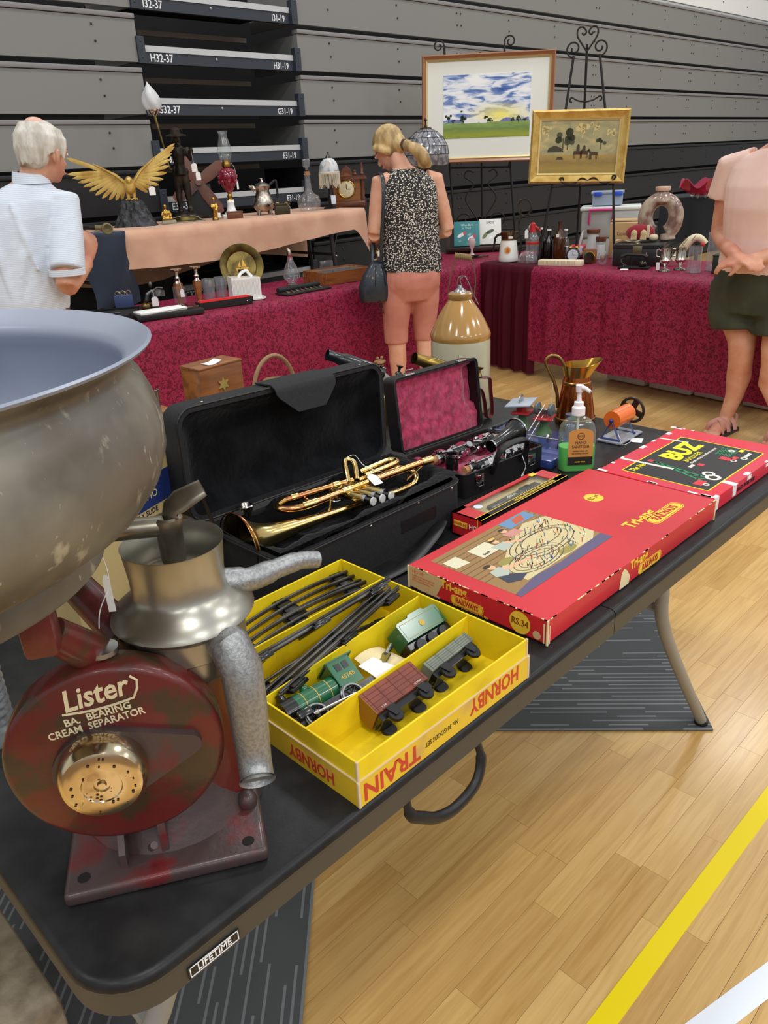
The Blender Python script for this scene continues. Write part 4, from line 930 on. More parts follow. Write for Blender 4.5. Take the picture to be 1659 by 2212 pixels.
b = B(lm_); b.add(*shell(W+.002, .18, .014, -.04, 0, .006)); lidc = b.build('case_lid', case_vin, cc_, smooth=50)
B(lm_).tube([(x, y, 0) for x, y in rrect(W+.002, .18, .014, 4)], .0022, 6, closed=True).build('rim', black_plastic, lidc)
def lin_r(u, v):
    z = -.012+.0012*math.sin(u*30)*math.sin(v*21)
    if u > .86: z -= .018*min(1, (u-.86)/.06)*(1 if .35 < v < .95 else .2)
    if v < .25: z += .006
    return ((u-.5)*(W-.012), (v-.5)*.168, z)
B(lm_).grid(lin_r, 40, 26).build('plush_lining', plush_r, lidc, smooth=80)
for x in (-.09, .085): B(lm_).box((x, .092, -.003), (.028, .004, .014), .001).tube([(x-.01, .094, -.002), (x-.01, .104, .002), (x+.012, .103, .002)], .0011, 6).build('latch', chrome, lidc)
price_tag(cc_, smoothpath([(.04, -D/2-.015, .06), (.036, -D/2-.024, .05), (.04, -D/2-.026, .035), (.03, -D/2-.026, .02)], 4), (.029, -D/2-.026, .012), (1, 0, 0), (.1, 0, 1), .008, .018)
ebony = M('ebonite', (20, 20, 22), .22, coat=.5); key_s = M('key_silver', (205, 205, 205), .14, 1)
def joint(label, a, b_, r, seed):
    t = thing('clarinet_joint', label, 'clarinet joint', mat=FRAME(a, Vector(b_)-Vector(a), (0, 0, 1))); L_ = (Vector(b_)-Vector(a)).length
    B().tube([(0, 0, 0), (L_, 0, 0)], r, 16).build('tube', ebony, t)
    B().tube([(-.012, 0, 0), (0, 0, 0)], r*.82, 14).tube([(L_, 0, 0), (L_+.012, 0, 0)], r*.82, 14).build('cork', M('tenon_cork', (176, 128, 84), .8), t)
    for x in (.002, L_-.002): B().tube([(x-.003, 0, 0), (x+.003, 0, 0)], r*1.08, 16).build('ring', key_s, t)
    q = random.Random(seed)
    for i in range(14):
        x = L_*(.05+.067*i); a_ = q.uniform(-.6, 2.2); y_, z_ = r*1.25*math.cos(a_), r*1.25*math.sin(a_)
        k = B().cyl((x, y_*.9, z_*.9), (x, y_*1.2, z_*1.2), r*.66, 12).tube([(x, y_*1.15, z_*1.15), (x+q.uniform(-.03, .03), r*1.35*math.cos(a_+.8), r*1.35*math.sin(a_+.8))], .0018, 6).build('key', key_s, t)
    for a_ in (.4, 1.9): B().tube([(L_*.08, r*1.3*math.cos(a_), r*1.3*math.sin(a_)), (L_*.92, r*1.3*math.cos(a_), r*1.3*math.sin(a_))], .0015, 6).build('key_rod', key_s, t)
    return t
joint('black clarinet joint with silver keys lying along the back of the maroon plush', (1.165, .612, ZT+.056), (1.36, .592, ZT+.058), .0125, 1)
joint('black clarinet joint with silver keys lying along the front of the maroon plush', (1.165, .515, ZT+.054), (1.35, .498, ZT+.056), .0115, 2)
bl_ = thing('clarinet_bell', 'black flared clarinet bell with silver rings on the maroon plush', 'clarinet bell', mat=FRAME((1.292, .548, ZT+.066), (.97, .02, .12), (0, 1, 0)))
B().tube([(0, 0, 0), (.02, 0, 0), (.05, 0, 0), (.08, 0, 0), (.1, 0, 0), (.108, 0, 0)], [.0145, .0145, .0155, .0195, .026, .0305], 26, caps=False).tube([(.001, 0, 0), (.03, 0, 0), (.06, 0, 0), (.1, 0, 0), (.1075, 0, 0)], [.0125, .012, .0125, .023, .029], 26, caps=False).build('bell_wall', ebony, bl_, smooth=80)
for x, r in ((.003, .0155), (.107, .031)): B().tube([(x-.003, 0, 0), (x+.002, 0, 0)], r, 26, caps=False).build('ring', key_s, bl_)
ba = thing('clarinet_barrel', 'short black clarinet barrel standing upright in the maroon plush', 'clarinet barrel', (1.163, .560, ZT+.04))
B().lathe([(.0125, 0), (.0145, 0), (.0155, .02), (.0145, .042), (.0115, .042), (.0115, .01)], 24).build('tube', ebony, ba)
for z in (.002, .038): B().lathe([(.0152, z), (.0158, z+.002), (.0152, z+.005)], 24).build('ring', key_s, ba)

# ================================================================ blow lamps behind the cases
bl_brass = M('lamp_brass', (150, 126, 62), .28, .95, (116, 96, 50), 10); maroon_iron = M('maroon_iron', (104, 26, 36), .35, coat=.4)
def blowlamp(label, loc, rz, bm, hm, tank):
    t = thing('blow_lamp', label, 'blow lamp', loc, rz)
    B().lathe([(0, 0), (.046, 0), (.048, .006), (.048, .07), (.044, .082), (.02, .092), (0, .094)], 30).build('tank', tank, t)
    B().cyl((0, 0, .09), (0, 0, .15), .008, 12).build('riser', tank, t)
    pts = [(.02, 0, .14), (-.04, 0, .168), (-.09, 0, .192), (-.1, 0, .197), (-.118, 0, .206), (-.14, 0, .216)]
    B().tube(pts, [.022, .022, .0215, .0175, .0145, .0155], 24, caps=False).tube(pts[1:], [.019, .019, .015, .0125, .0135], 20, caps=False).build('burner', bm, t)
    s = B()
    for i in range(6):
        a = i*PI/3+.3; c = Vector((-.045, .0217*math.cos(a), .17+.0217*math.sin(a))); s.box((0, 0, 0), (.026, .005, .002), .001, FRAME(c, (-.9, 0, .43), (0, -math.sin(a), math.cos(a))))
    s.build('air_slots', M('slot_dark', (20, 18, 14), .7), t)
    g = B().lathe([(0, -.003), (.012, -.003), (.014, 0), (.012, .003), (0, .003)], 8, FRAME((.012, -.008, .178), (0, 1, .2), (1, 0, 0)))
    for i in range(6): a = i*PI/3; g.ball((.012+.013*math.cos(a), -.008, .178+.013*math.sin(a)), .005, 8, 5)
    g.build('control_wheel', hm, t)
    B().lathe([(.011, 0), (.009, .006), (.004, .01), (.004, .018), (.009, .022), (.011, .026), (0, .027)], 16, TR(.07, 0, .132) @ Matrix.Rotation(.25, 4, 'Y')).build('pump_knob', bm, t)
    B().tube(smoothpath([(.03, 0, .11), (.06, 0, .128), (.09, 0, .125), (.108, 0, .12), (.112, 0, .09), (.118, 0, .03), (.115, 0, .008), (.1, 0, .006), (.096, 0, .02), (.09, 0, .06), (.08, 0, .09), (.06, 0, .1), (.04, 0, .095)], 4), .006, 8, flat=(.5, 1.6), up=(0, 0, 1)).build('handle', hm, t)
    return t
blowlamp('brass blow lamp with slotted burner and maroon handle behind the clarinet case', (1.53, .845, ZT), R(-16), bl_brass, maroon_iron, bl_brass)
t = blowlamp('black-burner blow lamp with brass valve in the gap between the two instrument cases', (1.42, 1.06, ZT), R(-25), M('burner_black', (26, 28, 32), .25, coat=.4), M('lamp_wood', (150, 110, 66), .6), bl_brass)
bg = thing('plastic_bag', 'crumpled clear plastic bag on the blow lamp behind the black case', 'bag', (1.46, 1.13, ZT))
def bagpt(u, v):
    a = 2*PI*u; t_ = PI*v; r = .055+.012*math.sin(5*a+3*t_)+.008*math.sin(9*a-4*t_)
    return (r*1.3*math.sin(t_)*math.cos(a), r*math.sin(t_)*math.sin(a), .07-.07*math.cos(t_)+.006*math.sin(7*a))
B().grid(bagpt, 30, 16).build('bag_film', M('bag_film', (176, 178, 160), .25, trans=.5, coat=.5), bg, smooth=25)

# ================================================================ stoneware jar
jr = thing('stoneware_jar', 'tall two-tone stoneware demijohn with tan shoulder and wire-bound handle', 'jar', (1.664, .945, ZT))
B().lathe([(0, 0), (.083, 0), (.0865, .005), (.0875, .012), (.0875, .205), (.0865, .216)], 48).build('body', M('stone_cream', (188, 184, 158), .28, 0, (178, 172, 142), 3, coat=.5), jr)
B().lathe([(.0865, .214), (.0885, .222), (.0885, .229), (.085, .238), (.072, .266), (.056, .294), (.042, .314), (.034, .325), (.03, .33)], 48).build('shoulder', M('stone_tan', (176, 132, 66), .15, 0, (158, 120, 64), 4, coat=.7), jr)
B().lathe([(.028, .325), (.034, .328), (.0365, .335), (.0355, .343), (.03, .347), (.024, .348), (.0, .348)], 32).build('mouth', M('stone_neck', (150, 112, 58), .2, coat=.6), jr)
B().lathe([(.02, .346), (.017, .352), (.008, .358), (.006, .366), (0, .367)], 20).build('stopper', steel, jr)
hd_ = [(-.036, 0, .335), (-.034, 0, .38), (-.03, 0, .42), (-.025, .0, .444)]
q1 = M('wire_rust', (112, 96, 72), .5, .5)
dx = Vector((.62, -.78, 0))
def hp(s, z, w_=0): return (dx.x*s, dx.y*s, z)
B().tube(smoothpath([hp(-.034, .336), hp(-.03, .38), hp(-.016, .43), hp(-.012, .446)], 4), .0016, 6).tube(smoothpath([hp(.04, .336), hp(.044, .38), hp(.036, .425), hp(.03, .442)], 4), .0016, 6).build('bail_wire', q1, jr)
rp = B().tube([hp(-.013, .447), hp(.01, .444), hp(.031, .44)], .008, 10)
for i in range(9): rp.lathe([(.0075, -.0022), (.0098, 0), (.0075, .0022)], 10, FRAME(hp(-.012+.0053*i, .4465-.0008*i), (0, 0, 1), (-.78, -.62, 0)))
rp.build('rope_grip', M('rope_grip', (140, 116, 78), .9), jr)
B().tube(smoothpath([hp(.005, .362), hp(.0, .382), hp(.012, .39), hp(.02, .38), hp(.035, .345), hp(.052, .31)], 5), .0016, 6).tube(smoothpath([hp(-.008, .35), hp(-.006, .384), hp(.008, .392)], 4), .0013, 6).build('stopper_wire', steel, jr)
for k, s in enumerate(('MEREDITH', '& SON', 'POTTERS')):
    pass
cm = Vector((.93, -.36, 0)); tx = Vector((.36, .93, 0))
text('2 GAL', .013, FRAME((cm.x*.0885, cm.y*.0885, .165), tx, (0, 0, 1)), M('stone_ink', (80, 72, 62), .6), jr, align='CENTER', sx=.7) if False else None
im = B()
for k, (z, w_) in enumerate(((.19, .02), (.176, .028), (.160, .024), (.142, .03), (.12, .012))):
    for j in range(int(w_/.005)):
        a = -.42+(j*.005-w_/2)/.0876; im.box((0, 0, 0), (.0004, .0034, .0068), 0, TR(.0878*math.cos(a), .0878*math.sin(a), z, a))
o = im.build('stamped_mark', M('stone_ink', (84, 76, 64), .6), jr, smooth=0); o['kind'] = 'stuff'

# ================================================================ wooden box with star, cutlery caddy, round basket
wbx = thing('wooden_box', 'upright varnished wooden box with a brass star, behind the trumpet case', 'box', (.905, 1.1, ZT), R(4))
B().box((0, 0, .136), (.128, .075, .272), .003).build('box_body', wood_mid, wbx); B().box((0, 0, .2725), (.131, .078, .006), .002).build('box_top', wood_mid, wbx)
st = []
for i in range(12): a = i*PI/6+PI/2; r = .017 if i % 2 == 0 else .0085; st.append((r*math.cos(a), r*math.sin(a)))
B().prism(st, 0, .003, FRAME((.0, -.038, .226), (1, 0, 0), (0, 0, 1))).build('brass_star', M('star_brass', (196, 170, 96), .4, .4), wbx, smooth=0)
B().grid(lambda u, v: (-.03+.04*u, -.03+.03*v, .2765+.012*(u-.3)**2), 6, 2, .0005).build('price_tag', white_paper, wbx)
cdy = thing('cutlery_caddy', 'small wooden caddy of steel cutlery beside the wooden star box', 'caddy', (.72, 1.1, ZT))
B().box((0, 0, .1), (.09, .08, .2), .003).build('caddy_box', wood_mid, cdy)
for i in range(7): B().tube([(-.03+.01*i, .01*math.sin(i), .19), (-.028+.0095*i, .012*math.sin(i)-.005, .245)], [.003, .005], 8, flat=(.4, 1)).build('cutlery_handle', steel, cdy)
bk_ = thing('hoop_basket', 'round brass-rimmed basket with a bent cane hoop handle behind the case flap', 'basket', (1.2, 1.25, ZT))
B().lathe([(0, .0), (.05, 0), (.062, .05), (.066, .12), (.064, .125), (.06, .12), (.056, .05), (0, .006)], 30).build('basket_body', old_brass, bk_)
B().tube([(.062*math.cos(t)*1.2, 0, .11+.105*math.sin(t)) for t in [PI*i/18 for i in range(19)]], .006, 8).build('hoop_handle', M('cane', (150, 116, 82), .6), bk_)
B().lathe([(0, .15), (.03, .148), (.046, .135), (.055, .12)], 24).build('lid', M('pale_brass', (190, 168, 104), .3, .8), bk_)

# ================================================================ toy workshop on blue base, copper jug, sanitiser, toy engine
toy_blue = M('toy_blue', (44, 60, 116), .35, coat=.4); toy_green = M('toy_green', (78, 112, 70), .4); toy_red = M('toy_red', (168, 40, 44), .35, coat=.3); toy_grey = M('toy_grey', (166, 176, 188), .4); toy_wheel = M('toy_wheel', (96, 108, 112), .4, .3)
tw = thing('toy_workshop', 'tinplate toy workshop with green pedestals and red plates on a blue base', 'toy', (1.52, .6, ZT), R(8))
B().box((0, 0, .006), (.2, .235, .01), .003).build('base', toy_blue, tw)
for i, (x, y) in enumerate(((.085, .06), (.065, -.015))):
    B().lathe([(0, .01), (.023, .01), (.021, .015), (.012, .03), (.0105, .05), (.013, .054), (0, .054)], 24, TR(x, y, 0)).build('pedestal', toy_green, tw)
    B().box((0, 0, .056), (.06, .05, .004), .001, TR(x, y, 0, R(10))).build('red_plate', toy_red, tw)
B().box((.09, .066, .066), (.026, .02, .018), .002).build('column', toy_red, tw)
B().box((0, 0, 0), (.085, .07, .004), .001, TR(.095, .07, .0775, R(12), R(-6))).build('saw_table', toy_grey, tw)
B().lathe([(0, -.0008), (.017, -.0008), (.017, .0008), (0, .0008)], 24, FRAME((.095, .07, .083), (1, .1, 0), (0, 0, 1))).build('saw_blade', steel, tw)
for y in (-.034, .006): B().lathe([(0, -.004), (.016, -.004), (.017, 0), (.016, .004), (.004, .005), (0, .007)], 24, FRAME((.065, y, .078), (1, 0, 0), (0, 0, 1))).build('grinding_wheel', toy_wheel, tw)
B().cyl((.065, -.04, .078), (.065, .012, .078), .003, 8).box((.065, -.014, .068), (.012, .02, .022), .001).build('spindle', steel, tw)
B().cyl((-.02, .1, .03), (-.02, -.11, .03), .0025, 8).build('line_shaft', steel, tw)
for y in (.09, -.1): B().prism([(-.014, 0), (.014, 0), (.004, .03), (-.004, .03)], -.002, .002, FRAME((-.02, y, .009), (1, 0, 0), (0, 0, 1))).build('bearing', black_metal, tw)
for y in (.03, -.07): B().lathe([(0, -.003), (.012, -.003), (.01, 0), (.012, .003), (0, .003)], 20, FRAME((-.02, y, .03), (1, 0, 0), (0, 0, 1))).build('pulley', steel, tw)
B().tube([(-.02, -.012, .042), (.065, -.014, .09)], .0009, 5).tube([(-.02, -.012, .018), (.065, -.014, .066)], .0009, 5).build('drive_cord', white_paper, tw)
B().lathe([(.004, 0), (.012, .002), (.013, .03), (.006, .034), (.006, .046), (.013, .05), (.014, .062), (0, .064)], 18, TR(.075, -.085, .01)).build('drill_stand', M('toy_steelblue', (104, 114, 134), .35, .6), tw)

cj = thing('copper_jug', 'tall copper jug with brass lip and thin curved handle', 'jug', (1.752, .602, ZT), R(-42))
B().lathe([(0, 0), (.052, 0), (.0535, .003), (.052, .01), (.045, .055), (.036, .108), (.0335, .122)], 36).build('body', copper, cj)
for z, r in ((.012, .0535), (.105, .0378)): B().lathe([(r-.002, z-.005), (r, z-.003), (r, z+.003), (r-.002, z+.005)], 36).build('band', M('copper_band', (150, 110, 60), .3, 1), cj)
def lip(u, v):
    a = 2*PI*u; s = max(0, math.cos(a))**4; r = .0335+(.006+.026*s)*v; return (r*math.cos(a), r*math.sin(a), .121+v*(.03+.012*s))
B().grid(lip, 40, 6, .0008).build('lip', brass, cj, smooth=60)
B().tube(smoothpath([(-.034, 0, .146), (-.05, 0, .17), (-.072, 0, .176), (-.085, 0, .162), (-.078, 0, .14), (-.064, 0, .115), (-.052, 0, .08), (-.05, 0, .055), (-.048, 0, .04)], 5), .0038, 8, flat=(.6, 1.2), up=(0, 1, 0)).build('handle', M('handle_brass', (150, 120, 72), .3, 1), cj)
price_tag(cj, [(-.064, 0, .115), (-.066, -.004, .08), (-.066, -.004, .03)], (-.066, -.005, .018), (1, 0, 0), (0, 0, 1), .01, .02)

cj.scale = (1.05, 1.05, 1.09)
hs = thing('hand_sanitiser', 'clear pump bottle half full of green hand sanitiser with orange label', 'bottle', (1.435, .402, ZT), R(-46))
oval = lambda k, z: [(x*k, y*k, z) for x, y in rrect(.088, .046, .02, 6)]
def ovb(zs, par, nm, mt):
    n = len(oval(1, 0)); vs_ = []; fs_ = []
    for z, k in zs: vs_ += oval(k, z)
    for i in range(len(zs)-1): fs_ += [(i*n+j, i*n+(j+1) % n, (i+1)*n+(j+1) % n, (i+1)*n+j) for j in range(n)]
    fs_.append(tuple(range(n-1, -1, -1))); fs_.append(tuple((len(zs)-1)*n+j for j in range(n)))
    return B().add(vs_, fs_).build(nm, mt, par, smooth=50)
ovb([(0, .95), (.004, 1), (.095, .97), (.112, .88), (.124, .66), (.132, .36), (.14, .3)], hs, 'bottle_wall', glass)
ovb([(.002, .93), (.005, .965), (.06, .955)], hs, 'green_gel', M('green_gel', (96, 222, 84), .15, trans=.12, coat=.3))
B().lathe([(.0145, .135), (.0155, .136), (.0155, .153), (.011, .158), (.011, .166), (.006, .168), (.0045, .185), (.0045, .192)], 22).build('pump_collar', M('pump_white', (236, 238, 238), .35), hs)
B().tube([(0, 0, .19), (0, 0, .206)], [.008, .0095], 16).tube([(0, 0, .202), (.012, -.012, .2), (.02, -.02, .194)], [.006, .005, .004], 10).build('pump_head', MATS['pump_white'], hs)
B().cyl((0, 0, .01), (0, 0, .138), .003, 8).build('dip_tube', M('tube_clear', (220, 226, 220), .4), hs)
lb = B().box((.004, -.0235, .058), (.058, .001, .075), .0003).build('front_label', M('label_orange', (206, 146, 74), .6), hs, smooth=0)
B().prism([(.029*math.cos(t), .012*math.sin(t)) for t in [PI*i/10 for i in range(11)]], -.0005, .0005, FRAME((.004, -.0235, .0955), (1, 0, 0), (0, 0, 1))).build('label_top', MATS['label_orange'], lb, smooth=0)
B().box((.004, -.0242, .0285), (.058, .0006, .02)).build('label_band', M('label_black', (40, 34, 28), .6), lb, smooth=0)
lk = M('label_ink', (70, 44, 20), .7)
for s, z, sz in (('HAND', .074, .0105), ('SANITISER', .064, .0105), ('ANTIBACTERIAL GEL', .053, .0045), ('70% ALCOHOL CONTENT', .047, .004)): text(s, sz, FRAME((.004, -.0244, z), (1, 0, 0), (0, 0, 1)), lk, lb, align='CENTER', sx=.85)
B().lathe([(.007, 0), (.0085, .0002)], 18, FRAME((.004, -.0243, .09), (1, 0, 0), (0, 0, 1))).build('label_emblem', lk, lb); text('ECO', .006, FRAME((.004, -.0244, .09), (1, 0, 0), (0, 0, 1)), lk, lb, align='CENTER')
text('ALOE VERA', .005, FRAME((.004, -.0248, .026), (1, 0, 0), (0, 0, 1)), tri_y, lb, align='CENTER')

en = thing('toy_engine', 'orange toy boiler drum with flywheel on a pale tin base', 'toy', (1.702, .434, ZT), R(2))
B().box((0, 0, .004), (.125, .068, .006), .002).build('base', M('pale_tin', (176, 182, 190), .35, .4), en); B().box((0, 0, .0085), (.105, .05, .003), .001).build('base_step', MATS['pale_tin'], en)
B().cyl((-.05, 0, .06), (.034, 0, .06), .0235, 32).build('drum', M('toy_orange', (232, 108, 24), .25, coat=.5), en)
fw = B().tube([(.062, .032*math.cos(t), .06+.032*math.sin(t)) for t in [2*PI*i/32 for i in range(32)]], .004, 8, closed=True)
dsk = B(FRAME((.062, 0, .06), (0, 1, 0), (0, 0, 1)))
dsk.lathe([(0, -.002), (.011, -.002), (.011, .002), (0, .002)], 20)
for i in range(4): a = i*PI/2+.4; dsk.tube([(0, 0, 0), (.031*math.cos(a), .031*math.sin(a), 0)], .0085, 8, flat=(.25, 1), up=(0, 0, 1))
flym = M('flywheel_brown', (62, 46, 40), .35, .5); f_ = fw.build('flywheel_rim', flym, en); dsk.build('flywheel_web', flym, f_)
B().cyl((.034, 0, .06), (.068, 0, .06), .004, 10).build('axle', steel, en)
for x in (-.052, .028):
    for s in (-1, 1): B().tube([(x, 0, .058), (x, s*.026, .008)], .0035, 8, flat=(.5, 1)).build('stand_leg', toy_blue, en)
    B().tube([(x, -.03, .009), (x, .03, .009)], .003, 8).build('stand_foot', toy_blue, en); B().ball((x-.003*(1 if x < 0 else -1), 0, .06), .006, 10, 6).build('boss', toy_blue, en)
price_tag(en, smoothpath([(-.052, -.02, .03), (-.062, -.03, .022), (-.06, -.04, .004), (-.02, -.042, .002)], 5), (.0, -.048, .001), (.9, .3, 0), (-.3, .9, 0), .035, .03)
pc = tag(B().add([(-.014, 0, 0), (.014, 0, 0), (.014, 0, .03), (-.014, 0, .03)], [(0, 1, 2, 3)]).build('price_card', white_paper, smooth=0), 'small white price card standing right of the sanitiser bottle', 'card') if False else None
sc_ = thing('blue_tin_stand', 'small blue tin stand with white card beside the sanitiser bottle', 'stand', (1.515, .43, ZT), R(20))
B().box((0, 0, .002), (.06, .05, .004), .001).build('base', toy_blue, sc_); B().prism([(-.02, 0), (.018, 0), (.004, .022)], -.001, .001, FRAME((0, 0, .004), (1, 0, 0), (0, 0, 1))).build('card', white_paper, sc_, smooth=0)
bb_ = thing('blue_tin_box', 'small blue tinplate box between the clarinet case and the sanitiser', 'box', (1.415, .475, ZT), R(8))
B().box((0, 0, .011), (.055, .06, .022), .004).build('lid_body', M('tin_blue', (48, 66, 130), .3, coat=.4), bb_)
# ================================================================ background tables and cloths
def damask(name, base, motif, sc=34):
    m = bpy.data.materials.new(name); m.use_nodes = True; nt = m.node_tree; b = nt.nodes['Principled BSDF']; L = nt.links.new; MATS[name] = m
    b.inputs['Roughness'].default_value = .62; b.inputs['Specular IOR Level'].default_value = .25
    tc = nt.nodes.new('ShaderNodeTexCoord'); n = nt.nodes.new('ShaderNodeTexNoise'); n.inputs['Scale'].default_value = sc*.8; n.inputs['Detail'].default_value = 1
    ad = nt.nodes.new('ShaderNodeVectorMath'); ad.operation = 'MULTIPLY_ADD'; ad.inputs[1].default_value = (.03, .03, .03)
    L(tc.outputs['Object'], n.inputs['Vector']); L(n.outputs['Color'], ad.inputs[0]); L(tc.outputs['Object'], ad.inputs[2])
    v = nt.nodes.new('ShaderNodeTexNoise'); v.inputs['Scale'].default_value = sc; v.inputs['Detail'].default_value = 1.2; v.inputs['Distortion'].default_value = 1.6; L(ad.outputs[0], v.inputs['Vector'])
    r = nt.nodes.new('ShaderNodeValToRGB')
    r.color_ramp.elements[0].position = .455; r.color_ramp.elements[0].color = (*lin(motif), 1); r.color_ramp.elements[1].position = .5; r.color_ramp.elements[1].color = (*lin(base), 1)
    L(v.outputs['Fac'], r.inputs[0]); L(r.outputs[0], b.inputs['Base Color'])
    return m
damask('maroon_damask', (146, 34, 68), (98, 12, 38), 54)
plain_maroon = M('plain_maroon', (74, 12, 30), .7, spec=.2, bump=.05, bscale=300)
peach = M('peach_cotton', (208, 164, 136), .8, 0, (196, 150, 122), 5, sheen=.15)
navy_cloth = M('navy_cloth', (30, 40, 56), .8, sheen=.2)
ZC = .742
def cloth(name, label, frame, ln, dp, front, back=0, ripple=.012, freq=14, mat=None, hem=None, back_hem=None, nu=120, group=None, endx=0):
    """cloth over a table: local x along the front edge, y away from it, z=0 at the table top"""
    o = B()
    def pt(u, v):
        x = u*ln; f = front if hem is None else hem(u); bk_ = back if back_hem is None else back_hem(u)
        Ltot = bk_+dp+f; s = v*Ltot
        if s < bk_: d = bk_-s; return (x, dp+.004+.012*math.sin(freq*u*6.28+1)*d/max(bk_, .01), -d)
        s -= bk_
        if s < dp: return (x, dp-s, .0015*math.sin(u*31+s*9))
        d = s-dp; k = min(1, d/.25)
        wv = ripple*k*(math.sin(freq*u*6.28+.6*math.sin(u*9))+.5*math.sin(freq*2.3*u*6.28+1))
        return (x+endx*d*(u-.5), -.006-min(d, .012)-.02*k+wv, -d)
    o.grid(pt, nu, 40, .0015)
    ob = o.build('cloth_sheet' if False else name, mat, None, smooth=80); ob.matrix_world = frame
    return tag(ob, label, 'tablecloth', group)
def trestle(label, frame, ln, dp, z):
    t = thing('trestle_table', label, 'table', mat=frame)
    B().box((ln/2, dp/2, -.016), (ln-.01, dp-.01, .03), .004).build('table_top', M('plywood_top', (120, 96, 70), .6), t)
    for x in (.15, ln-.15):
        for y in (.06, dp-.06): B().cyl((x, y, -.03), (x, y, -z), .014, 10).build('leg', M('leg_dark', (52, 54, 58), .45, .3), t)
        B().cyl((x, .06, -z*.55), (x, dp-.06, -z*.55), .009, 8).build('crossbar', MATS['leg_dark'], t)
    return t
F1 = TR(.9, 3.17, ZC)
cloth('damask_tablecloth', 'maroon damask cloth over the long table below the peach cloth', F1, 4.45, .66, .735, 0, .008, 9, MATS['maroon_damask'], nu=200)
trestle('long trestle table under the left maroon damask cloth', TR(.9, 3.18, ZC-.003), 4.44, .65, ZC-.003)
dR = Vector((-.135, -.991, 0)).normalized(); FR = FRAME((4.585, 3.145, ZC), dR, (.991, -.135, 0))
trestle('trestle table under the right maroon cloths', FR @ TR(.0, .012, -.003), 2.9, .76, ZC-.003)
cloth('plain_tablecloth', 'plain dark maroon cloth hanging to the floor at the table corner', FR @ TR(-.01, .004, 0), .56, .78, .725, 0, .018, 4, plain_maroon, nu=60)
cloth('damask_tablecloth', 'maroon damask cloth on the right-hand table in front of the woman in green shorts', FR @ TR(.52, -.026, .003), 2.4, .79, .66, 0, .012, 9, MATS['maroon_damask'], hem=lambda u: .632-.03*u-.012*math.sin(u*5), nu=140)
for i, (x, y, w_, nm) in enumerate(((4.66, 1.99, .3, 'left'), (4.62, 1.66, .3, 'middle'), (4.6, 1.36, .27, 'right'), (4.57, 1.08, .2, 'far right'))):
    t = thing('storage_crate', {'left': 'white plastic crate under the damask cloth, leftmost', 'middle': 'white plastic crate under the damask cloth, second from the left', 'right': 'white plastic crate under the damask cloth, third from the left', 'far right': 'white plastic crate under the damask cloth, behind the sandalled foot'}[nm], 'crate', (x, y, 0), R(-98), group='white crates under the right table')
    B().box((0, .15, .07), (w_, .3, .13), .01).build('crate_body', M('crate_white', (206, 204, 194), .5), t); B().box((0, .15, .137), (w_+.012, .312, .016), .004).build('crate_lid', MATS['crate_white'], t)

# peach display table behind the long table
ZP = 1.148; FP = TR(2.12, 3.875, ZP); PL = 2.0; PD = .66
pt_ = thing('folding_table', 'raised folding table with dark metal legs under the peach cloth', 'table', mat=TR(1.72, 3.88, 0))
B().box((1.22, .325, ZP-.025), (2.4, .62, .04), .006).build('table_top', M('grey_top', (90, 90, 92), .5), pt_)
lk_ = M('folding_leg', (70, 70, 72), .4, .4)
for x0, x1 in ((.38, .42), (.1, .13), (2.1, 2.14), (2.3, 2.34)):
    yy = .05 if x0 in (.38, 2.1) else .55
    B().tube([(x0, yy, ZP-.05), (x1, yy, ZP-.4), (x1+.01, yy, .0)], .015, 10).build('leg', lk_, pt_)
for x in (.38, 2.1):
    B().tube([(x+.02, .05, ZP-.28), (x+.24, .2, ZP-.06)], .012, 8).build('brace', lk_, pt_); B().cyl((x+.03, .05, ZP-.3), (x+.03, .55, ZP-.3), .01, 8).build('crossbar', lk_, pt_)
    B().ball((x+.035, .03, ZP-.31), (.009, .005, .009), 10, 6).build('rivet', chrome, pt_)
def hemP(u): return .19+.03*math.sin(u*4.2+.4)-.05*max(0, u-.45)+.17*max(0, (u-.93)/.07)**1.5
cloth('peach_tablecloth', 'peach cotton cloth draped over the raised display table', FP, PL, PD, .19, .4, .008, 5, peach, hem=hemP, back_hem=lambda u: .34+.05*math.sin(u*7), nu=110)
nv = tag(B().grid(lambda u, v: (.24*u+.05*v*u+.02*math.sin(v*9), -.012-.02*math.sin(v*7+u*5)+(.2-.2*v*3 if v < .33 else 0)*1, .004+(0 if v < .33 else -(v-.33)*.6)+.006*math.sin(u*20)*min(1, v)), 26, 40, .002).build('navy_cloth', navy_cloth, smooth=80), 'navy blue cloth hanging over the left end of the raised table', 'cloth'); nv.matrix_world = TR(1.93, 3.86, ZP)

# ================================================================ things on the peach cloth
RL = R(-29)
def P(x, y): return (x, y, ZP)
# eagle
eg = thing('eagle_statue', 'golden eagle statue with spread wings on a black rock base', 'statue', P(2.478, 4.22), RL)
rk = M('black_rock', (34, 35, 38), .5, 0, (66, 68, 74), 30, lo=.48, hi=.6, bump=.8, bscale=40, bdist=.02)
def rockpt(u, v):
    a = 2*PI*u; r = (.13-.075*min(1, v*1.25)+.006*math.sin(a*9+v*11)+.005*math.sin(a*17)) if v < .8 else .055*(1-(v-.8)/.2)
    return (r*math.cos(a), r*.8*math.sin(a), .155*min(1, v*1.25))
B().grid(rockpt, 40, 14).build('rock_base', rk, eg, smooth=20)
bd = B().ball((0, -.005, .235), (.035, .04, .05), 16, 10).ball((0, -.035, .268), (.021, .024, .022), 14, 8).tube([(0, -.05, .266), (0, -.07, .258), (0, -.074, .246)], [.01, .007, .002], 8).tube([(-.016, 0, .2), (-.018, -.01, .157)], [.015, .009], 8).tube([(.016, 0, .2), (.018, -.01, .157)], [.015, .009], 8)
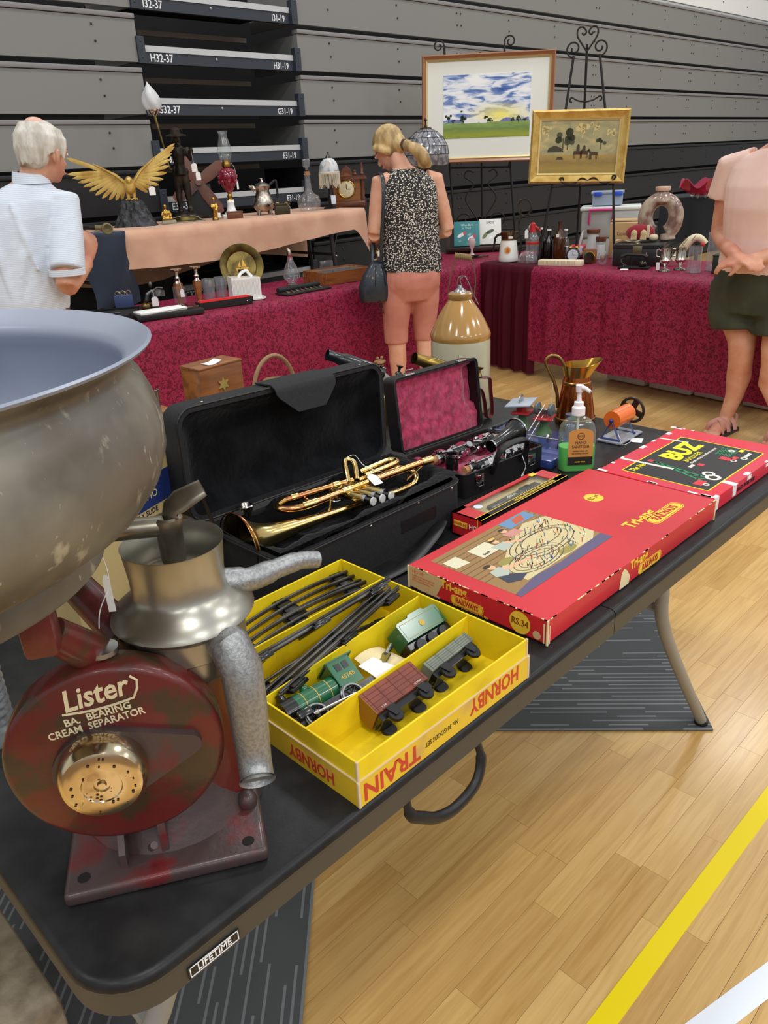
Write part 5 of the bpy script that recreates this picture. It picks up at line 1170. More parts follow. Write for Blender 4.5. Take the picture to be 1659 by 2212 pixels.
bd.tube([(0, .03, .21), (0, .09, .18)], [.03, .02], 8, flat=(.5, 1.2))
bo = bd.build('body', gold, eg); remesh(bo, .004, 3)
tl_ = B()
for s in (-1, 1):
    for k in (-1, 0, 1): tl_.tube([(s*.018, -.01, .162), (s*.018+k*.014, -.032, .16), (s*.018+k*.016, -.04, .155)], [.006, .005, .001], 6)
tl_.build('talons', gold, eg)['kind'] = 'stuff'
for s, tip, up_ in ((-1, (-.335, .03, .405), .02), (1, (.30, .03, .44), .10)):
    wr = Vector((s*.075, .015, .315 if s > 0 else .30)); sh = Vector((s*.02, .01, .25)); tipv = Vector(tip)
    wg_ = B()
    wg_.tube([tuple(sh), tuple(wr), tuple(wr.lerp(tipv, .45)+Vector((0, 0, .02)))], [.022, .02, .006], 10, flat=(.45, 1.3)); wing = wg_.build('wing', gold, eg)
    n = 11
    for i in range(n):
        t = i/(n-1)
        root = sh.lerp(wr, min(1, t*1.5)) if t < .67 else wr.lerp(tipv, (t-.67)*.7)
        dirv = Vector((s*(.25+.75*t), .05, -.55+.55*t+up_*t*3)).normalized() if s < 0 else Vector((s*(.5+.32*t), .05, -.35+.95*t)).normalized()
        ln_ = .10+.13*t+.03*math.sin(t*3); e_ = root+dirv*ln_
        if t > .95: e_ = tipv
        B().tube([tuple(root), tuple(root.lerp(e_, .5)), tuple(root.lerp(e_, .88)), tuple(e_)], [.011, .014, .011, .002], 6, flat=(.2, 1), up=(0, 1, 0)).build('feather', gold, wing)
price_tag(eg, [(.12, -.01, .27), (.125, -.012, .225)], (.128, -.014, .2), (1, 0, 0), (.1, 0, 1), .038, .05)
# seated and standing brass figurines
def remeshed(b_, name, mat, par, vox=.004, it=3): o_ = b_.build(name, mat, par); return remesh(o_, vox, it)
bd_ = thing('seated_figurine', 'small seated brass figurine on a stone foot beside the eagle', 'figurine', P(2.66, 4.15), RL)
B().box((.01, 0, .012), (.09, .06, .024), .008).build('foot', M('soapstone', (150, 148, 128), .5), bd_)
remeshed(B().ball((-.005, 0, .06), (.024, .018, .03), 12, 8).ball((-.004, -.002, .105), (.012, .013, .016), 12, 8).tube([(-.02, 0, .03), (.03, -.015, .032), (.036, -.005, .03)], [.014, .012, .008], 8).tube([(.02, 0, .035), (-.03, -.014, .034)], [.014, .01], 8).tube([(.015, 0, .08), (.028, -.012, .055), (.02, -.02, .045)], .007, 8).tube([(-.022, 0, .078), (-.03, -.01, .05)], .007, 8), 'figure', brass, bd_)
sf = thing('standing_figurine', 'small standing brass robed figurine between bronze statue and oil lamp', 'figurine', P(2.975, 4.08), RL)
B().lathe([(0, 0), (.022, 0), (.022, .01), (.017, .018), (0, .02)], 18).build('foot', brass, sf)
remeshed(B().tube([(0, 0, .015), (.002, 0, .06), (.0, 0, .1)], [.017, .02, .015], 10).ball((0, -.002, .128), (.011, .012, .016), 10, 8).tube([(-.014, 0, .105), (-.02, -.012, .08), (0, -.018, .082)], .006, 8).tube([(.014, 0, .105), (.02, -.01, .078), (.012, -.016, .06)], .006, 8), 'figure', brass, sf)
B().box((.024, 0, .03), (.02, .02, .03), .003).build('offering_box', white_china, sf)
# bronze cavalier lamp
cv = thing('statue_lamp', 'bronze cavalier statue lamp holding a torch with a frosted flame shade', 'lamp', P(2.835, 4.2), RL)
B().lathe([(0, 0), (.1, 0), (.1, .012), (.092, .016), (.088, .035), (0, .035)], 32).build('plinth', old_brass, cv); B().lathe([(.088, .03), (.08, .036), (.074, .05), (.066, .054), (.066, .062), (0, .062)], 32).build('plinth_top', bronze, cv)
remeshed(B()
  .tube([(-.03, 0, .062), (-.03, -.005, .09), (-.028, .002, .16), (-.022, 0, .24), (-.012, 0, .31)], [.02, .015, .021, .026, .03], 12)
  .tube([(.03, -.02, .062), (.03, -.015, .09), (.03, -.01, .16), (.024, -.005, .24), (.012, 0, .31)], [.02, .015, .021, .028, .032], 12)
  .tube([(-.03, -.02, .068), (-.03, -.04, .066)], [.016, .012], 8).tube([(.03, -.03, .068), (.034, -.055, .066)], [.016, .012], 8)
  .tube([(0, 0, .28), (0, 0, .34), (0, -.004, .4), (0, 0, .44), (0, 0, .462)], [.05, .044, .052, .05, .018], 14, flat=(.75, 1.1))
  .ball((0, -.006, .488), (.022, .024, .03), 12, 8).ball((0, .008, .475), (.03, .02, .035), 12, 8)
  .tube([(-.05, 0, .435), (-.075, -.005, .37), (-.06, -.025, .315), (-.045, -.035, .31)], [.022, .018, .014, .012], 10)
  .tube([(.05, 0, .435), (.075, -.01, .37), (.082, -.03, .42), (.08, -.035, .435)], [.022, .018, .014, .012], 10)
  .tube([(-.05, -.005, .3), (.05, -.005, .3)], .018, 8), 'figure', bronze, cv, .005, 3)
B().lathe([(0, .515), (.06, .506), (.062, .511), (.03, .52), (.026, .545), (.012, .555), (0, .556)], 24, TR(0, 0, 0, 0, R(8))).build('hat', bronze, cv)
B().tube(smoothpath([(.0, .02, .53), (.035, .03, .545), (.05, .03, .525)], 4), [.012]*4+[.008]*4+[.003], 8, flat=(.5, 1)).build('hat_plume', bronze, cv)
B().tube([(.03, .02, .29), (.05, .03, .18), (.045, .03, .12)], .004, 6).build('sword', bronze, cv)
B().tube([(-.065, -.03, .32), (-.075, -.02, .42), (-.1, -.005, .58), (-.108, 0, .63)], [.006, .006, .007, .01], 10).build('torch_pole', old_brass, cv)
B().lathe([(.012, .62), (.03, .635), (.04, .65), (.042, .66), (.036, .662)], 20, TR(-.109, 0, 0)).build('gallery', chrome, cv)
def flame(u, v):
    a = 2*PI*u+1.2*v; r = (.05*math.sin(PI*min(1, (v+.22)/1.22))**.7*(1-.55*v)+.012)*(1+.1*math.sin(4*a+5*v))*(1-v**5)
    return (-.109-.015*v+r*math.cos(a), r*math.sin(a), .655+.155*v)
B().grid(flame, 32, 18).build('flame_shade', M('frosted_glass', (226, 228, 228), .35, trans=.25, bump=.3, bscale=30), cv, smooth=60)
B().tube(smoothpath([(.1, 0, .006), (.11, -.05, .006), (.02, -.11, .006), (-.09, -.09, .006), (-.12, -.02, .02), (-.06, -.06, .035), (.04, -.075, .038), (.08, -.06, .02), (.11, -.03, .006)], 5), .003, 6).build('flex', M('flex_grey', (150, 146, 134), .5), cv)
price_tag(cv, [(.08, -.04, .43), (.085, -.045, .36)], (.088, -.046, .32), (1, 0, 0), (.05, 0, 1), .035, .05)
price_tag(cv, [(.085, -.045, .36), (.1, -.05, .3)], (.105, -.052, .27), (1, 0, 0), (-.2, 0, 1), .03, .05, 'price_tag')
# propeller-like wooden blades
prp = thing('wooden_propeller', 'brown wooden four-bladed propeller leaning behind the bronze statue', 'propeller', mat=TR(3.1, 4.42, 1.375, RL, R(-12)))
pw_ = M('prop_wood', (110, 62, 44), .5, 0, (86, 60, 52), 8)
for a, l in ((R(120), .2), (R(-57), .24), (R(33), .22), (R(210), .2)):
    c, s = math.cos(a), math.sin(a); B().tube([(0, 0, 0), (c*l*.4, 0, s*l*.4), (c*l*.85, 0, s*l*.85), (c*l, 0, s*l)], [.03, .042, .04, .02], 10, flat=(.14, 1), up=(0, 1, 0)).build('blade', pw_, prp)
B().lathe([(0, -.02), (.022, -.02), (.022, .02), (0, .02)], 18, FRAME((0, 0, 0), (1, 0, 0), (0, 0, 1))).build('hub', wood_red, prp)
B().box((0, .03, -.115), (.16, .05, .22), .01).build('stand', M('stand_black', (18, 18, 19), .6), prp)
# oil lamp
ol = thing('oil_lamp', 'tall oil lamp with cranberry glass font and clear chimney', 'lamp', P(3.17, 4.17), RL)
B().box((0, 0, .012), (.13, .13, .024), .004).lathe([(.055, .02), (.03, .05), (.022, .085), (.026, .1), (.02, .11)], 24).build('foot', white_china, ol)
B().lathe([(.02, .108), (.014, .12), (.018, .135), (.012, .15), (.016, .158)], 20).build('stem', brass, ol)
B().lathe([(.014, .156), (.03, .175), (.052, .215), (.06, .25), (.055, .285), (.035, .305), (.02, .31)], 28).build('font', M('cranberry_glass', (150, 24, 56), .08, trans=.35, coat=.6), ol)
bs = B()
for k in range(3):
    for i in range(8): a = i*PI/4+k*.4; r = (.057, .06, .048)[k]; bs.ball((r*math.cos(a), r*math.sin(a), (.225, .255, .285)[k]), (.011, .011, .012), 8, 6)
bs.build('font_bosses', MATS['cranberry_glass'], ol)['kind'] = 'stuff'
B().lathe([(.02, .308), (.028, .315), (.03, .335), (.022, .35), (.024, .36)], 20).build('burner', brass, ol)
B().lathe([(.03, .345), (.042, .38), (.046, .41), (.04, .45), (.028, .49), (.026, .51), (.034, .53)], 28).build('chimney', glass, ol)
price_tag(ol, smoothpath([(.03, -.01, .34), (.05, -.03, .3), (.055, -.035, .22)], 4), (.056, -.036, .2), (1, 0, 0), (0, 0, 1), .012, .05)
wb_ = thing('trinket_box', 'little dark red wooden trinket box in front of the oil lamp', 'box', P(3.1, 4.04), RL)
B().box((0, 0, .02), (.1, .07, .04), .003).build('box_body', wood_red, wb_); B().box((0, 0, .043), (.104, .074, .008), .002).build('box_lid', wood_red, wb_)
# silver coffee jug
sj = thing('silver_jug', 'hammered silver coffee jug with black handle and finial', 'jug', P(3.43, 4.15), RL)
B().lathe([(0, .02), (.05, .022), (.07, .05), (.074, .075), (.06, .11), (.045, .15), (.05, .175), (.058, .185)], 28).build('body', M('hammered_silver', (196, 188, 176), .15, 1, (140, 122, 104), 14, bump=.5, bscale=60), sj)
B().lathe([(.058, .184), (.04, .2), (.012, .21), (.008, .22), (.004, .232), (0, .234)], 24).build('lid', silver, sj); B().box((0, 0, .232), (.022, .005, .005), .001).build('finial', silver, sj)
B().tube([(-.05, 0, .165), (-.075, 0, .185), (-.09, 0, .187)], [.02, .014, .008], 10).build('spout', silver, sj)
B().tube(smoothpath([(.05, 0, .19), (.09, 0, .215), (.1, 0, .2), (.1, 0, .12), (.075, 0, .08)], 5), .008, 8).build('handle', black_plastic, sj)
for i in range(4): a = i*PI/2+.8; B().tube([(.05*math.cos(a), .05*math.sin(a), .03), (.06*math.cos(a), .06*math.sin(a), 0)], [.008, .01], 8).build('foot', silver, sj)
mb = thing('metal_casket', 'small dark pewter casket with gilt lid clasps and a white tag', 'box', P(3.46, 3.99), RL)
B().box((0, 0, .03), (.1, .06, .06), .006).build('casket_body', M('pewter_dark', (74, 68, 52), .4, .7), mb); B().box((0, 0, .066), (.108, .066, .014), .004).build('casket_lid', MATS['pewter_dark'], mb)
for x in (-.03, .03): B().ball((x, -.005, .075), (.012, .01, .005), 10, 6).build('gilt_clasp', gold, mb)
price_tag(mb, smoothpath([(.03, -.03, .07), (.05, -.05, .04), (.055, -.06, -.005)], 4), (.065, -.08, -.03), (1, 0, .2), (-.3, 0, 1), .025, .045)
# decanter
dc = thing('glass_decanter', 'clear fluted glass decanter with square stopper on the peach cloth', 'decanter', P(3.8, 4.1), RL)
def fl_(u, v):
    pr_ = [(.0, 0), (.055, .0), (.075, .02), (.082, .06), (.07, .095), (.04, .115), (.024, .14), (.02, .2), (.021, .235), (.028, .245)]
    k = v*(len(pr_)-1); i = min(int(k), len(pr_)-2); t = k-i; r = pr_[i][0]*(1-t)+pr_[i+1][0]*t; z = pr_[i][1]*(1-t)+pr_[i+1][1]*t; a = 2*PI*u
    r *= 1+(.05*math.cos(10*a) if z < .11 else 0); return (r*math.cos(a), r*math.sin(a), z)
B().grid(fl_, 60, 36).build('decanter_body', cut_glass, dc, smooth=50)
B().cyl((0, 0, .235), (0, 0, .262), .018, 14).build('cork', M('cork', (166, 120, 76), .8), dc); B().box((0, 0, .278), (.02, .02, .02), .003).box((0, 0, .315), (.05, .05, .055), .008).build('stopper', cut_glass, dc)
# beaded fringe lamp
fg = thing('fringe_lamp', 'small lamp with mottled glass dome shade and cream beaded fringe', 'lamp', P(3.975, 4.06), RL)
B().lathe([(0, 0), (.055, 0), (.058, .008), (.03, .02), (.018, .04), (.026, .07), (.014, .1), (.012, .2), (0, .21)], 24).build('stem', M('lamp_bronze', (40, 36, 34), .35, .6), fg)
B().box((.01, -.05, .055), (.035, .006, .06), .002, TR(0, 0, 0, 0, R(-12))).build('label_card', M('pale_card', (200, 210, 220), .4), fg)
B().lathe([(.072, .245), (.07, .275), (.058, .31), (.035, .335), (.012, .343)], 32).build('shade', M('marble_glass', (206, 210, 212), .3, 0, (150, 156, 160), 22, lo=.5, hi=.62), fg)
B().lathe([(.022, .34), (.02, .35), (.012, .357), (.006, .372), (.008, .378), (0, .382)], 18).build('finial', M('lamp_bronze2', (74, 66, 56), .35, .6), fg)
fr_ = M('cream_beads', (220, 212, 188), .5)
B().lathe([(.073, .235), (.0755, .238), (.0755, .248), (.073, .25)], 32).build('fringe_band', fr_, fg)
fb_ = B()
for i in range(56): a = 2*PI*i/56; ln_ = .07+.028*(math.sin(i*PI/7)**2); fb_.tube([(.074*math.cos(a), .074*math.sin(a), .238), (.075*math.cos(a), .075*math.sin(a), .238-ln_)], .0022, 5)
fb_.build('bead_fringe', fr_, fg)['kind'] = 'stuff'
price_tag(fg, [(-.01, -.02, .36), (-.02, -.06, .33)], (-.022, -.068, .3), (1, 0, 0), (0, -.3, 1), .03, .045)
# wooden mantel clock
ck = thing('mantel_clock', 'carved wooden mantel clock with spindles, half hidden by the woman\'s arm', 'clock', (4.2, 4.12, ZP), R(-50))
B().box((0, 0, .02), (.27, .12, .04), .006).build('plinth', wood_red, ck)
B().prism([(-.1, .04), (.1, .04), (.1, .19), (0, .235), (-.1, .19)], -.04, .04, FRAME((0, 0, 0), (1, 0, 0), (0, 0, 1))).build('case', wood_mid, ck, smooth=0)
B().lathe([(0, 0), (.056, 0), (.056, .004), (.05, .006), (0, .006)], 32, FRAME((0, -.041, .125), (1, 0, 0), (0, 0, 1))).build('dial', M('dial_cream', (226, 216, 180), .4), ck)
B().tube([(.06*math.cos(t), -.045, .125+.06*math.sin(t)) for t in [2*PI*i/32 for i in range(32)]], .005, 8, closed=True).build('bezel', brass, ck)
B().box((0, -.048, .142), (.004, .002, .036)).box((.014, -.048, .125), (.03, .002, .004)).build('hands', black_metal, ck, smooth=0)
for x in (-.12, .12): B().lathe([(.012, .04), (.016, .06), (.009, .075), (.014, .1), (.009, .13), (.016, .15), (.012, .17), (.016, .19)], 14, TR(x, -.02, 0)).build('spindle', wood_red, ck)
B().prism([(-.15, .19), (.15, .19), (.13, .215), (-.13, .215)], -.06, .06, FRAME((0, 0, 0), (1, 0, 0), (0, 0, 1))).build('cornice', wood_red, ck, smooth=0)
for x, h_ in ((-.115, .09), (.115, .09), (-.06, .05), (.06, .05)): B().lathe([(.014, 0), (.016, .01), (.009, .02), (.012, h_*.6), (.006, h_*.8), (.01, h_)], 12, TR(x, 0, .215)).build('finial', wood_red, ck)
B().prism([(-.05, .215), (.05, .215), (.03, .26), (0, .285), (-.03, .26)], -.012, .012, FRAME((0, 0, 0), (1, 0, 0), (0, 0, 1))).build('crest', wood_red, ck, smooth=0)
# leaded glass lamp behind the woman
tf = thing('leaded_lamp', 'tall lamp with a grey leaded glass dome, behind the blonde woman\'s head', 'lamp', (4.56, 3.64, ZC), R(-45))
B().lathe([(0, 0), (.1, 0), (.105, .012), (.05, .03), (.02, .06), (.015, .3), (.02, .5), (.012, .72), (0, .73)], 24).build('stem', bronze, tf)
gm = M('leaded_glass', (150, 150, 156), .15, 0, (92, 94, 102), 26, lo=.42, hi=.6, coat=.6)
shp = [(.035, .905), (.08, .885), (.125, .845), (.155, .79), (.165, .735)]
sh = B().lathe(shp, 32).build('shade', gm, tf, smooth=20); B().lathe([(.165, .735), (.167, .7), (.163, .665), (.155, .66)], 32).build('shade_skirt', M('leaded_glass_dark', (84, 82, 86), .2, 0, (150, 142, 140), 22, coat=.5), sh)
ld_ = B()
for r, z in shp: ld_.tube([(r*1.005*math.cos(t), r*1.005*math.sin(t), z) for t in [2*PI*i/32 for i in range(32)]], .0018, 5, closed=True)
for i in range(20):
    a = 2*PI*i/20; ld_.tube([(r*1.005*math.cos(a+.1*(k % 2)), r*1.005*math.sin(a+.1*(k % 2)), z) for k, (r, z) in enumerate(shp)], .0016, 5)
ld_.build('lead_came', M('lead', (52, 50, 50), .4, .6), sh)['kind'] = 'stuff'
B().lathe([(.045, .9), (.04, .912), (.012, .915), (.006, .93), (.006, .955), (.012, .96), (.006, .972), (0, .975)], 16).build('finial', bronze, tf)

# ================================================================ things on the long damask table
def Q(x, y): return (x, y, ZC+.004)
t = thing('display_tray', 'open flat black display tray at the left end of the damask table', 'tray', Q(1.78, 3.56), RL)
b = B(); b.add(*shell(.5, .3, .01, 0, .03, .012)); b.build('tray_body', black_plastic, t, smooth=30); B().box((0, 0, .018), (.46, .26, .004)).build('tray_felt', plush_k, t, smooth=0)
for i in range(4): B().tube([(-.12+.07*i, -.05+.03*(i % 2), .024), (-.07+.07*i, -.03+.03*(i % 2), .024)], .004, 6).build('silver_trinket', silver, t)
t = thing('ring_box', 'small navy box topped with silver pieces behind the display tray', 'box', Q(2.05, 3.72), RL)
B().box((0, 0, .04), (.1, .06, .08), .004).build('box_body', M('navy_box', (52, 68, 108), .6), t)
for x in (-.03, .0, .03): B().tube(arc((x, 0, .09), .012, 0, 2*PI, 12, 'XZ')[:-1], .004, 6, closed=True).build('napkin_ring', silver, t)
t = thing('brass_bell', 'small squat brass and wood bell by the raised table leg', 'bell', Q(2.13, 3.62), RL)
B().lathe([(0, 0), (.03, 0), (.032, .008), (.03, .02), (.022, .03), (.01, .036), (.012, .044), (0, .048)], 20).build('bell_body', old_brass, t)
t = thing('cutlery_box', 'flat black box with cutlery on white papers at the front of the damask table', 'box', Q(2.06, 3.285), R(-14))
B().box((0, 0, .014), (.36, .16, .028), .003).build('box_body', black_plastic, t); B().box((-.03, .01, .034), (.26, .11, .012), .003, TR(0, 0, 0, R(6))).build('paper_stack', white_paper, t)
for i in range(6): B().tube([(-.14+.02*i, -.05, .033), (.1+.015*i, -.03+.01*(i % 3), .036)], .0028, 6, flat=(.6, 1.3)).build('cutlery', silver, t)
pf = thing('pewter_figure', 'pewter and glass winged figurine with a white tag on the damask cloth', 'figurine', Q(2.17, 3.60), RL)
B().cyl((0, 0, 0), (0, 0, .012), .025, 18).build('foot', M('pewter', (96, 102, 100), .3, .8), pf)
remeshed(B().tube([(0, 0, .01), (.003, 0, .06), (0, 0, .1)], [.016, .014, .012], 10).ball((-.006, 0, .13), (.012, .014, .018), 10, 8).tube([(0, 0, .1), (-.03, -.01, .08), (-.04, -.01, .04)], [.008, .012, .014], 8).tube([(0, 0, .095), (.03, .0, .11), (.06, 0, .105)], .006, 8), 'figure', MATS['pewter'], pf, .004, 2)
B().grid(lambda u, v: (.01+.055*u, .01*math.sin(3*u), .06+.045*v*(1-.3*u)), 8, 4, .002).build('wing', cut_glass, pf)
price_tag(pf, [(0, -.015, .1), (.005, -.03, .07)], (.006, -.032, .04), (1, 0, 0), (0, 0, 1), .036, .052)
def candlestick(label, loc):
    t = thing('candlestick', label, 'candlestick', loc, RL, group='wood and silver candlesticks')
    B().lathe([(0, 0), (.03, 0), (.03, .006), (.016, .01), (.012, .016)], 20).build('foot', silver, t); B().lathe([(.011, .014), (.014, .03), (.026, .12), (.022, .128)], 6).build('wood_stem', wood_mid, t)
    B().lathe([(.02, .126), (.01, .14), (.014, .155), (.009, .165), (.011, .185), (.012, .19), (.03, .196), (.031, .204), (.012, .206), (0, .204)], 20).build('silver_top', silver, t); return t
t = candlestick('tapered wood and silver candlestick with a white price tag', Q(2.285, 3.51)); price_tag(t, [(.01, -.012, .15), (.015, -.03, .1)], (.016, -.034, .075), (1, 0, 0), (0, 0, 1), .022, .042)
B().lathe([(.034, .02), (.034, .11)], 20).build('glass_sleeve', glass, t)
candlestick('tapered wood and silver candlestick without a tag, right of the tagged one', Q(2.405, 3.5))
for lb_, x, y in (('clear fluted tumbler nearest the candlesticks', 2.49, 3.52), ('clear fluted tumbler next to the white cheese dish', 2.575, 3.52)):
    t = thing('glass_tumbler', lb_, 'glass', Q(x, y), 0, group='fluted tumblers'); B().lathe([(0, .008), (.028, .004), (.03, 0), (.034, .06), (.037, .125), (.034, .125), (.03, .06), (.026, .014), (0, .014)], 12).build('tumbler', cut_glass, t, smooth=20)
t = thing('lined_case', 'long black case with a bright red lining lying open', 'case', Q(2.42, 3.27), R(-12))
b = B(); b.add(*shell(.32, .07, .006, 0, .038, .006)); b.build('case_body', black_plastic, t, smooth=30); B().box((0, .004, .03), (.3, .055, .02), .003).build('red_lining', M('red_velvet', (206, 34, 34), .8), t); B().box((0, 0, .042), (.29, .03, .006), .002).build('red_insert', MATS['red_velvet'], t)
B().ball((.12, -.037, .018), .004, 8, 6).build('catch', chrome, t)
cb = thing('cheese_dish', 'white china cheese dish with ribbed cover and knotted handle', 'dish', Q(2.635, 3.36), R(-20))
B().prism(rrect(.22, .14, .05), 0, .008).build('dish_plate', white_china, cb); B().prism([(-.085, 0), (.085, 0), (.085, .115), (-.085, .125)], -.045, .045, FRAME((-.005, 0, .008), (1, 0, 0), (0, 0, 1))).build('cover', white_china, cb, smooth=20)
rb_ = B()
for i in range(22): rb_.tube([(-.082+.0073*i, -.046, .014), (-.082+.0073*i, -.046, .12)], .0028, 6)
rb_.build('cover_ribs', white_china, cb)['kind'] = 'stuff'
B().tube(smoothpath([(-.035, 0, .128), (-.015, 0, .15), (.015, 0, .16), (.03, 0, .142), (.045, 0, .125)], 5), .009, 8).build('cover_handle', white_china, cb)
pl = thing('brass_charger', 'large round brass plate with embossed ship, leaning upright', 'plate', mat=TR(2.87, 3.70, ZC+.008, RL, R(-14)))
B().lathe([(0, -.004), (.09, -.004), (.1, .006), (.134, .012), (.138, .016), (.135, .02), (.1, .014), (.09, .004), (0, .004)], 40, FRAME((0, 0, .138), (1, 0, 0), (0, 0, 1))).build('plate_dish', old_brass, pl)
B().prism([(-.035, -.02), (.035, -.02), (.045, 0), (-.04, 0)], 0, .004, FRAME((0, -.0042, .13), (1, 0, 0), (0, 0, 1))).prism([(-.025, .004), (-.005, .004), (-.01, .04)], 0, .003, FRAME((0, -.0042, .13), (1, 0, 0), (0, 0, 1))).prism([(.0, .004), (.03, .004), (.01, .05)], 0, .003, FRAME((0, -.0042, .13), (1, 0, 0), (0, 0, 1))).build('ship_emboss', brass, pl)['kind'] = 'stuff'
B().box((0, .04, .06), (.05, .06, .12), .003, TR(0, 0, 0, 0, R(14))).build('plate_prop', black_plastic, pl)
ew = thing('glass_ewer', 'tall ruby-necked glass ewer with pinched silver lip', 'ewer', Q(3.12, 3.53), RL)
B().lathe([(0, 0), (.035, 0), (.036, .006), (.02, .016), (.024, .022), (.05, .05), (.055, .075), (.04, .115), (.022, .15), (.014, .185), (.013, .2)], 28).build('body', cut_glass, ew, smooth=50)
B().tube([(0, 0, .19), (-.004, 0, .215), (-.014, 0, .228)], [.015, .014, .008], 12).build('lip', silver, ew); B().lathe([(.016, .16), (.0145, .195)], 18).build('ruby_neck', M('ruby_glass', (170, 50, 70), .1, trans=.4), ew)
B().lathe([(0, .002), (.038, .002), (.038, .01), (.03, .014)], 22).build('silver_foot', silver, ew)
rl = thing('cutlery_roll', 'open black leather roll of silver cutlery on the damask table front', 'cutlery roll', Q(3.0, 3.275), R(-2))
B().box((0, 0, .006), (.34, .13, .01), .003).build('leather', M('dark_leather', (34, 28, 28), .6), rl); B().tube([(-.16, .045, .022), (.16, .05, .022)], .016, 10).build('rolled_edge', M('dark_leather2', (26, 24, 25), .7), rl)
for i in range(8): B().tube([(-.14+.036*i, -.04, .014), (-.12+.036*i, .02, .018)], [.008, .004], 8, flat=(.5, 1)).build('cutlery', silver, rl)
dcs = thing('display_case', 'flat wooden display case with a glass lid, left of the shoulder bag', 'case', Q(3.43, 3.43), R(-6))
b = B(); b.add(*shell(.38, .26, .004, 0, .075, .014)); b.build('case_frame', wood_mid, dcs, smooth=20); B().box((0, 0, .066), (.35, .23, .003)).build('glass_lid', glass, dcs, smooth=0); B().box((0, 0, .02), (.35, .23, .01)).build('case_felt', M('felt_tan', (132, 112, 88), .9), dcs, smooth=0)
q = random.Random(5)
for i in range(7): B().ball((q.uniform(-.14, .14), q.uniform(-.08, .08), .032), (.014, .01, .008), 10, 6).build('brooch', silver, dcs)
cr = thing('crystal_clock', 'small square crystal desk clock on a grey stand below the peach cloth', 'clock', Q(3.62, 3.76), RL)
B().box((0, 0, .012), (.12, .06, .024), .003).build('stand', M('stand_grey', (70, 78, 92), .5), cr); B().box((0, 0, .058), (.09, .035, .066), .005).build('crystal', cut_glass, cr); B().box((0, -.012, .058), (.06, .004, .045)).build('face', M('face_dark', (60, 60, 66), .3), cr, smooth=0)
cdk = thing('brass_candlestick', 'brass candlestick with white tag behind the shoulder bag strap', 'candlestick', Q(4.1, 3.74), RL)
B().lathe([(0, 0), (.045, 0), (.04, .015), (.012, .03), (.016, .05), (.01, .07), (.018, .09), (.011, .11), (.02, .13), (.02, .14)], 20).build('stem', old_brass, cdk); price_tag(cdk, [(0, -.02, .13), (.01, -.025, .11)], (.01, -.026, .09), (1, 0, 0), (0, 0, 1), .022, .04)
# corner of the tables
bs_ = thing('book_stand', 'dark wooden book stand at the table corner', 'stand', (5.1, 3.6, ZC+.012), R(-50))
B().box((0, 0, .02), (.5, .1, .03), .004).box((0, .07, .08), (.5, .02, .15), .003, TR(0, 0, 0, 0, R(-18))).build('stand_board', M('dark_wood', (52, 28, 26), .45), bs_)
def book(label, x, y, col, w_, h_, t_, rx, title, art):
    t = thing('book', label, 'book', mat=TR(x, y, ZC+.05, R(-50), R(rx)))
    B().box((0, 0, h_/2), (w_, t_, h_), .003).build('pages', M('page_cream', (232, 228, 214), .8), t); c = B().box((0, -t_/2-.002, h_/2), (w_+.006, .004, h_+.006), .001).build('cover', M('cover_'+label[:5], col, .45, coat=.2), t)
    B().box((-w_/2-.002, 0, h_/2), (.004, t_+.006, h_+.006), .001).build('spine', MATS['cover_'+label[:5]], t)
    fm = FRAME((0, -t_/2-.0045, h_*.86), (1, 0, 0), (0, 0, 1))
    for k, s in enumerate(title): text(s, h_*.13, fm @ TR(0, -k*h_*.13, 0), M('title_'+label[:5], (200, 226, 220) if art else (90, 90, 80), .6), c, align='CENTER', sx=.9, bold=.01)
    pf_ = FRAME((0, -t_/2-.0046, 0), (1, 0, 0), (0, 0, 1))
    for (cx, cz, a, col2) in ((-.045, .085, .5, (236, 226, 226)), (.035, .06, .5, (236, 222, 224))) if art else ((.0, .1, .4, (70, 96, 70)), (-.04, .07, .9, (110, 120, 80))):
        d_ = B(pf_)
        pts_ = [(cx+.034*math.cos(tt)*math.cos(a)-.014*math.sin(tt)*math.sin(a), cz+.034*math.cos(tt)*math.sin(a)+.014*math.sin(tt)*math.cos(a)) for tt in [2*PI*i/14 for i in range(14)]]
        d_.prism(pts_, 0, .0004); d_.build('printed_bird', M('bird_%d%d' % (col2[0], col2[1]), col2, .5), c, smooth=0)
        if art: B(pf_).prism([(cx+.03*math.cos(a)+.012*math.cos(tt), cz+.03*math.sin(a)+.014*math.sin(tt)) for tt in [2*PI*i/10 for i in range(10)]], 0, .0006).build('printed_bird_head', M('bird_pink', (206, 70, 84), .5), c, smooth=0)
    return t
book('teal bird book with two pink and white cockatoos on its cover', 5.07, 3.68, (56, 134, 138), .2, .19, .02, -22, ('What Bird', 'is That?'), 1)
book('white bird book with green birds, leaning beside the teal one', 5.22, 3.56, (226, 226, 218), .17, .2, .035, -26, ('BIRDS',), 0)
tk = thing('trinket_cluster', 'bundle of brown wooden sticks and a coin lying on the damask corner', 'ornament', (4.78, 3.36, ZC+.004), R(-50))
for i in range(6): a = i*1.05; B().tube([(0, 0, .008), (.1*math.cos(a), .06*math.sin(a), .012)], [.008, .006], 6).build('stick', M('stick_brown', (92, 70, 52), .7), tk)
B().lathe([(0, .014), (.03, .014), (.03, .02), (0, .02)], 18).build('disc', bronze, tk)
gs = thing('glass_vase', 'small white and pink glass bud vase behind the woman\'s elbow', 'vase', (4.86, 3.46, ZC+.004), R(-50))
B().lathe([(0, 0), (.035, 0), (.012, .02), (.008, .05), (.02, .07), (.03, .1), (.02, .13)], 18).build('glass_body', M('pink_glass', (226, 200, 200), .2, trans=.3), gs)
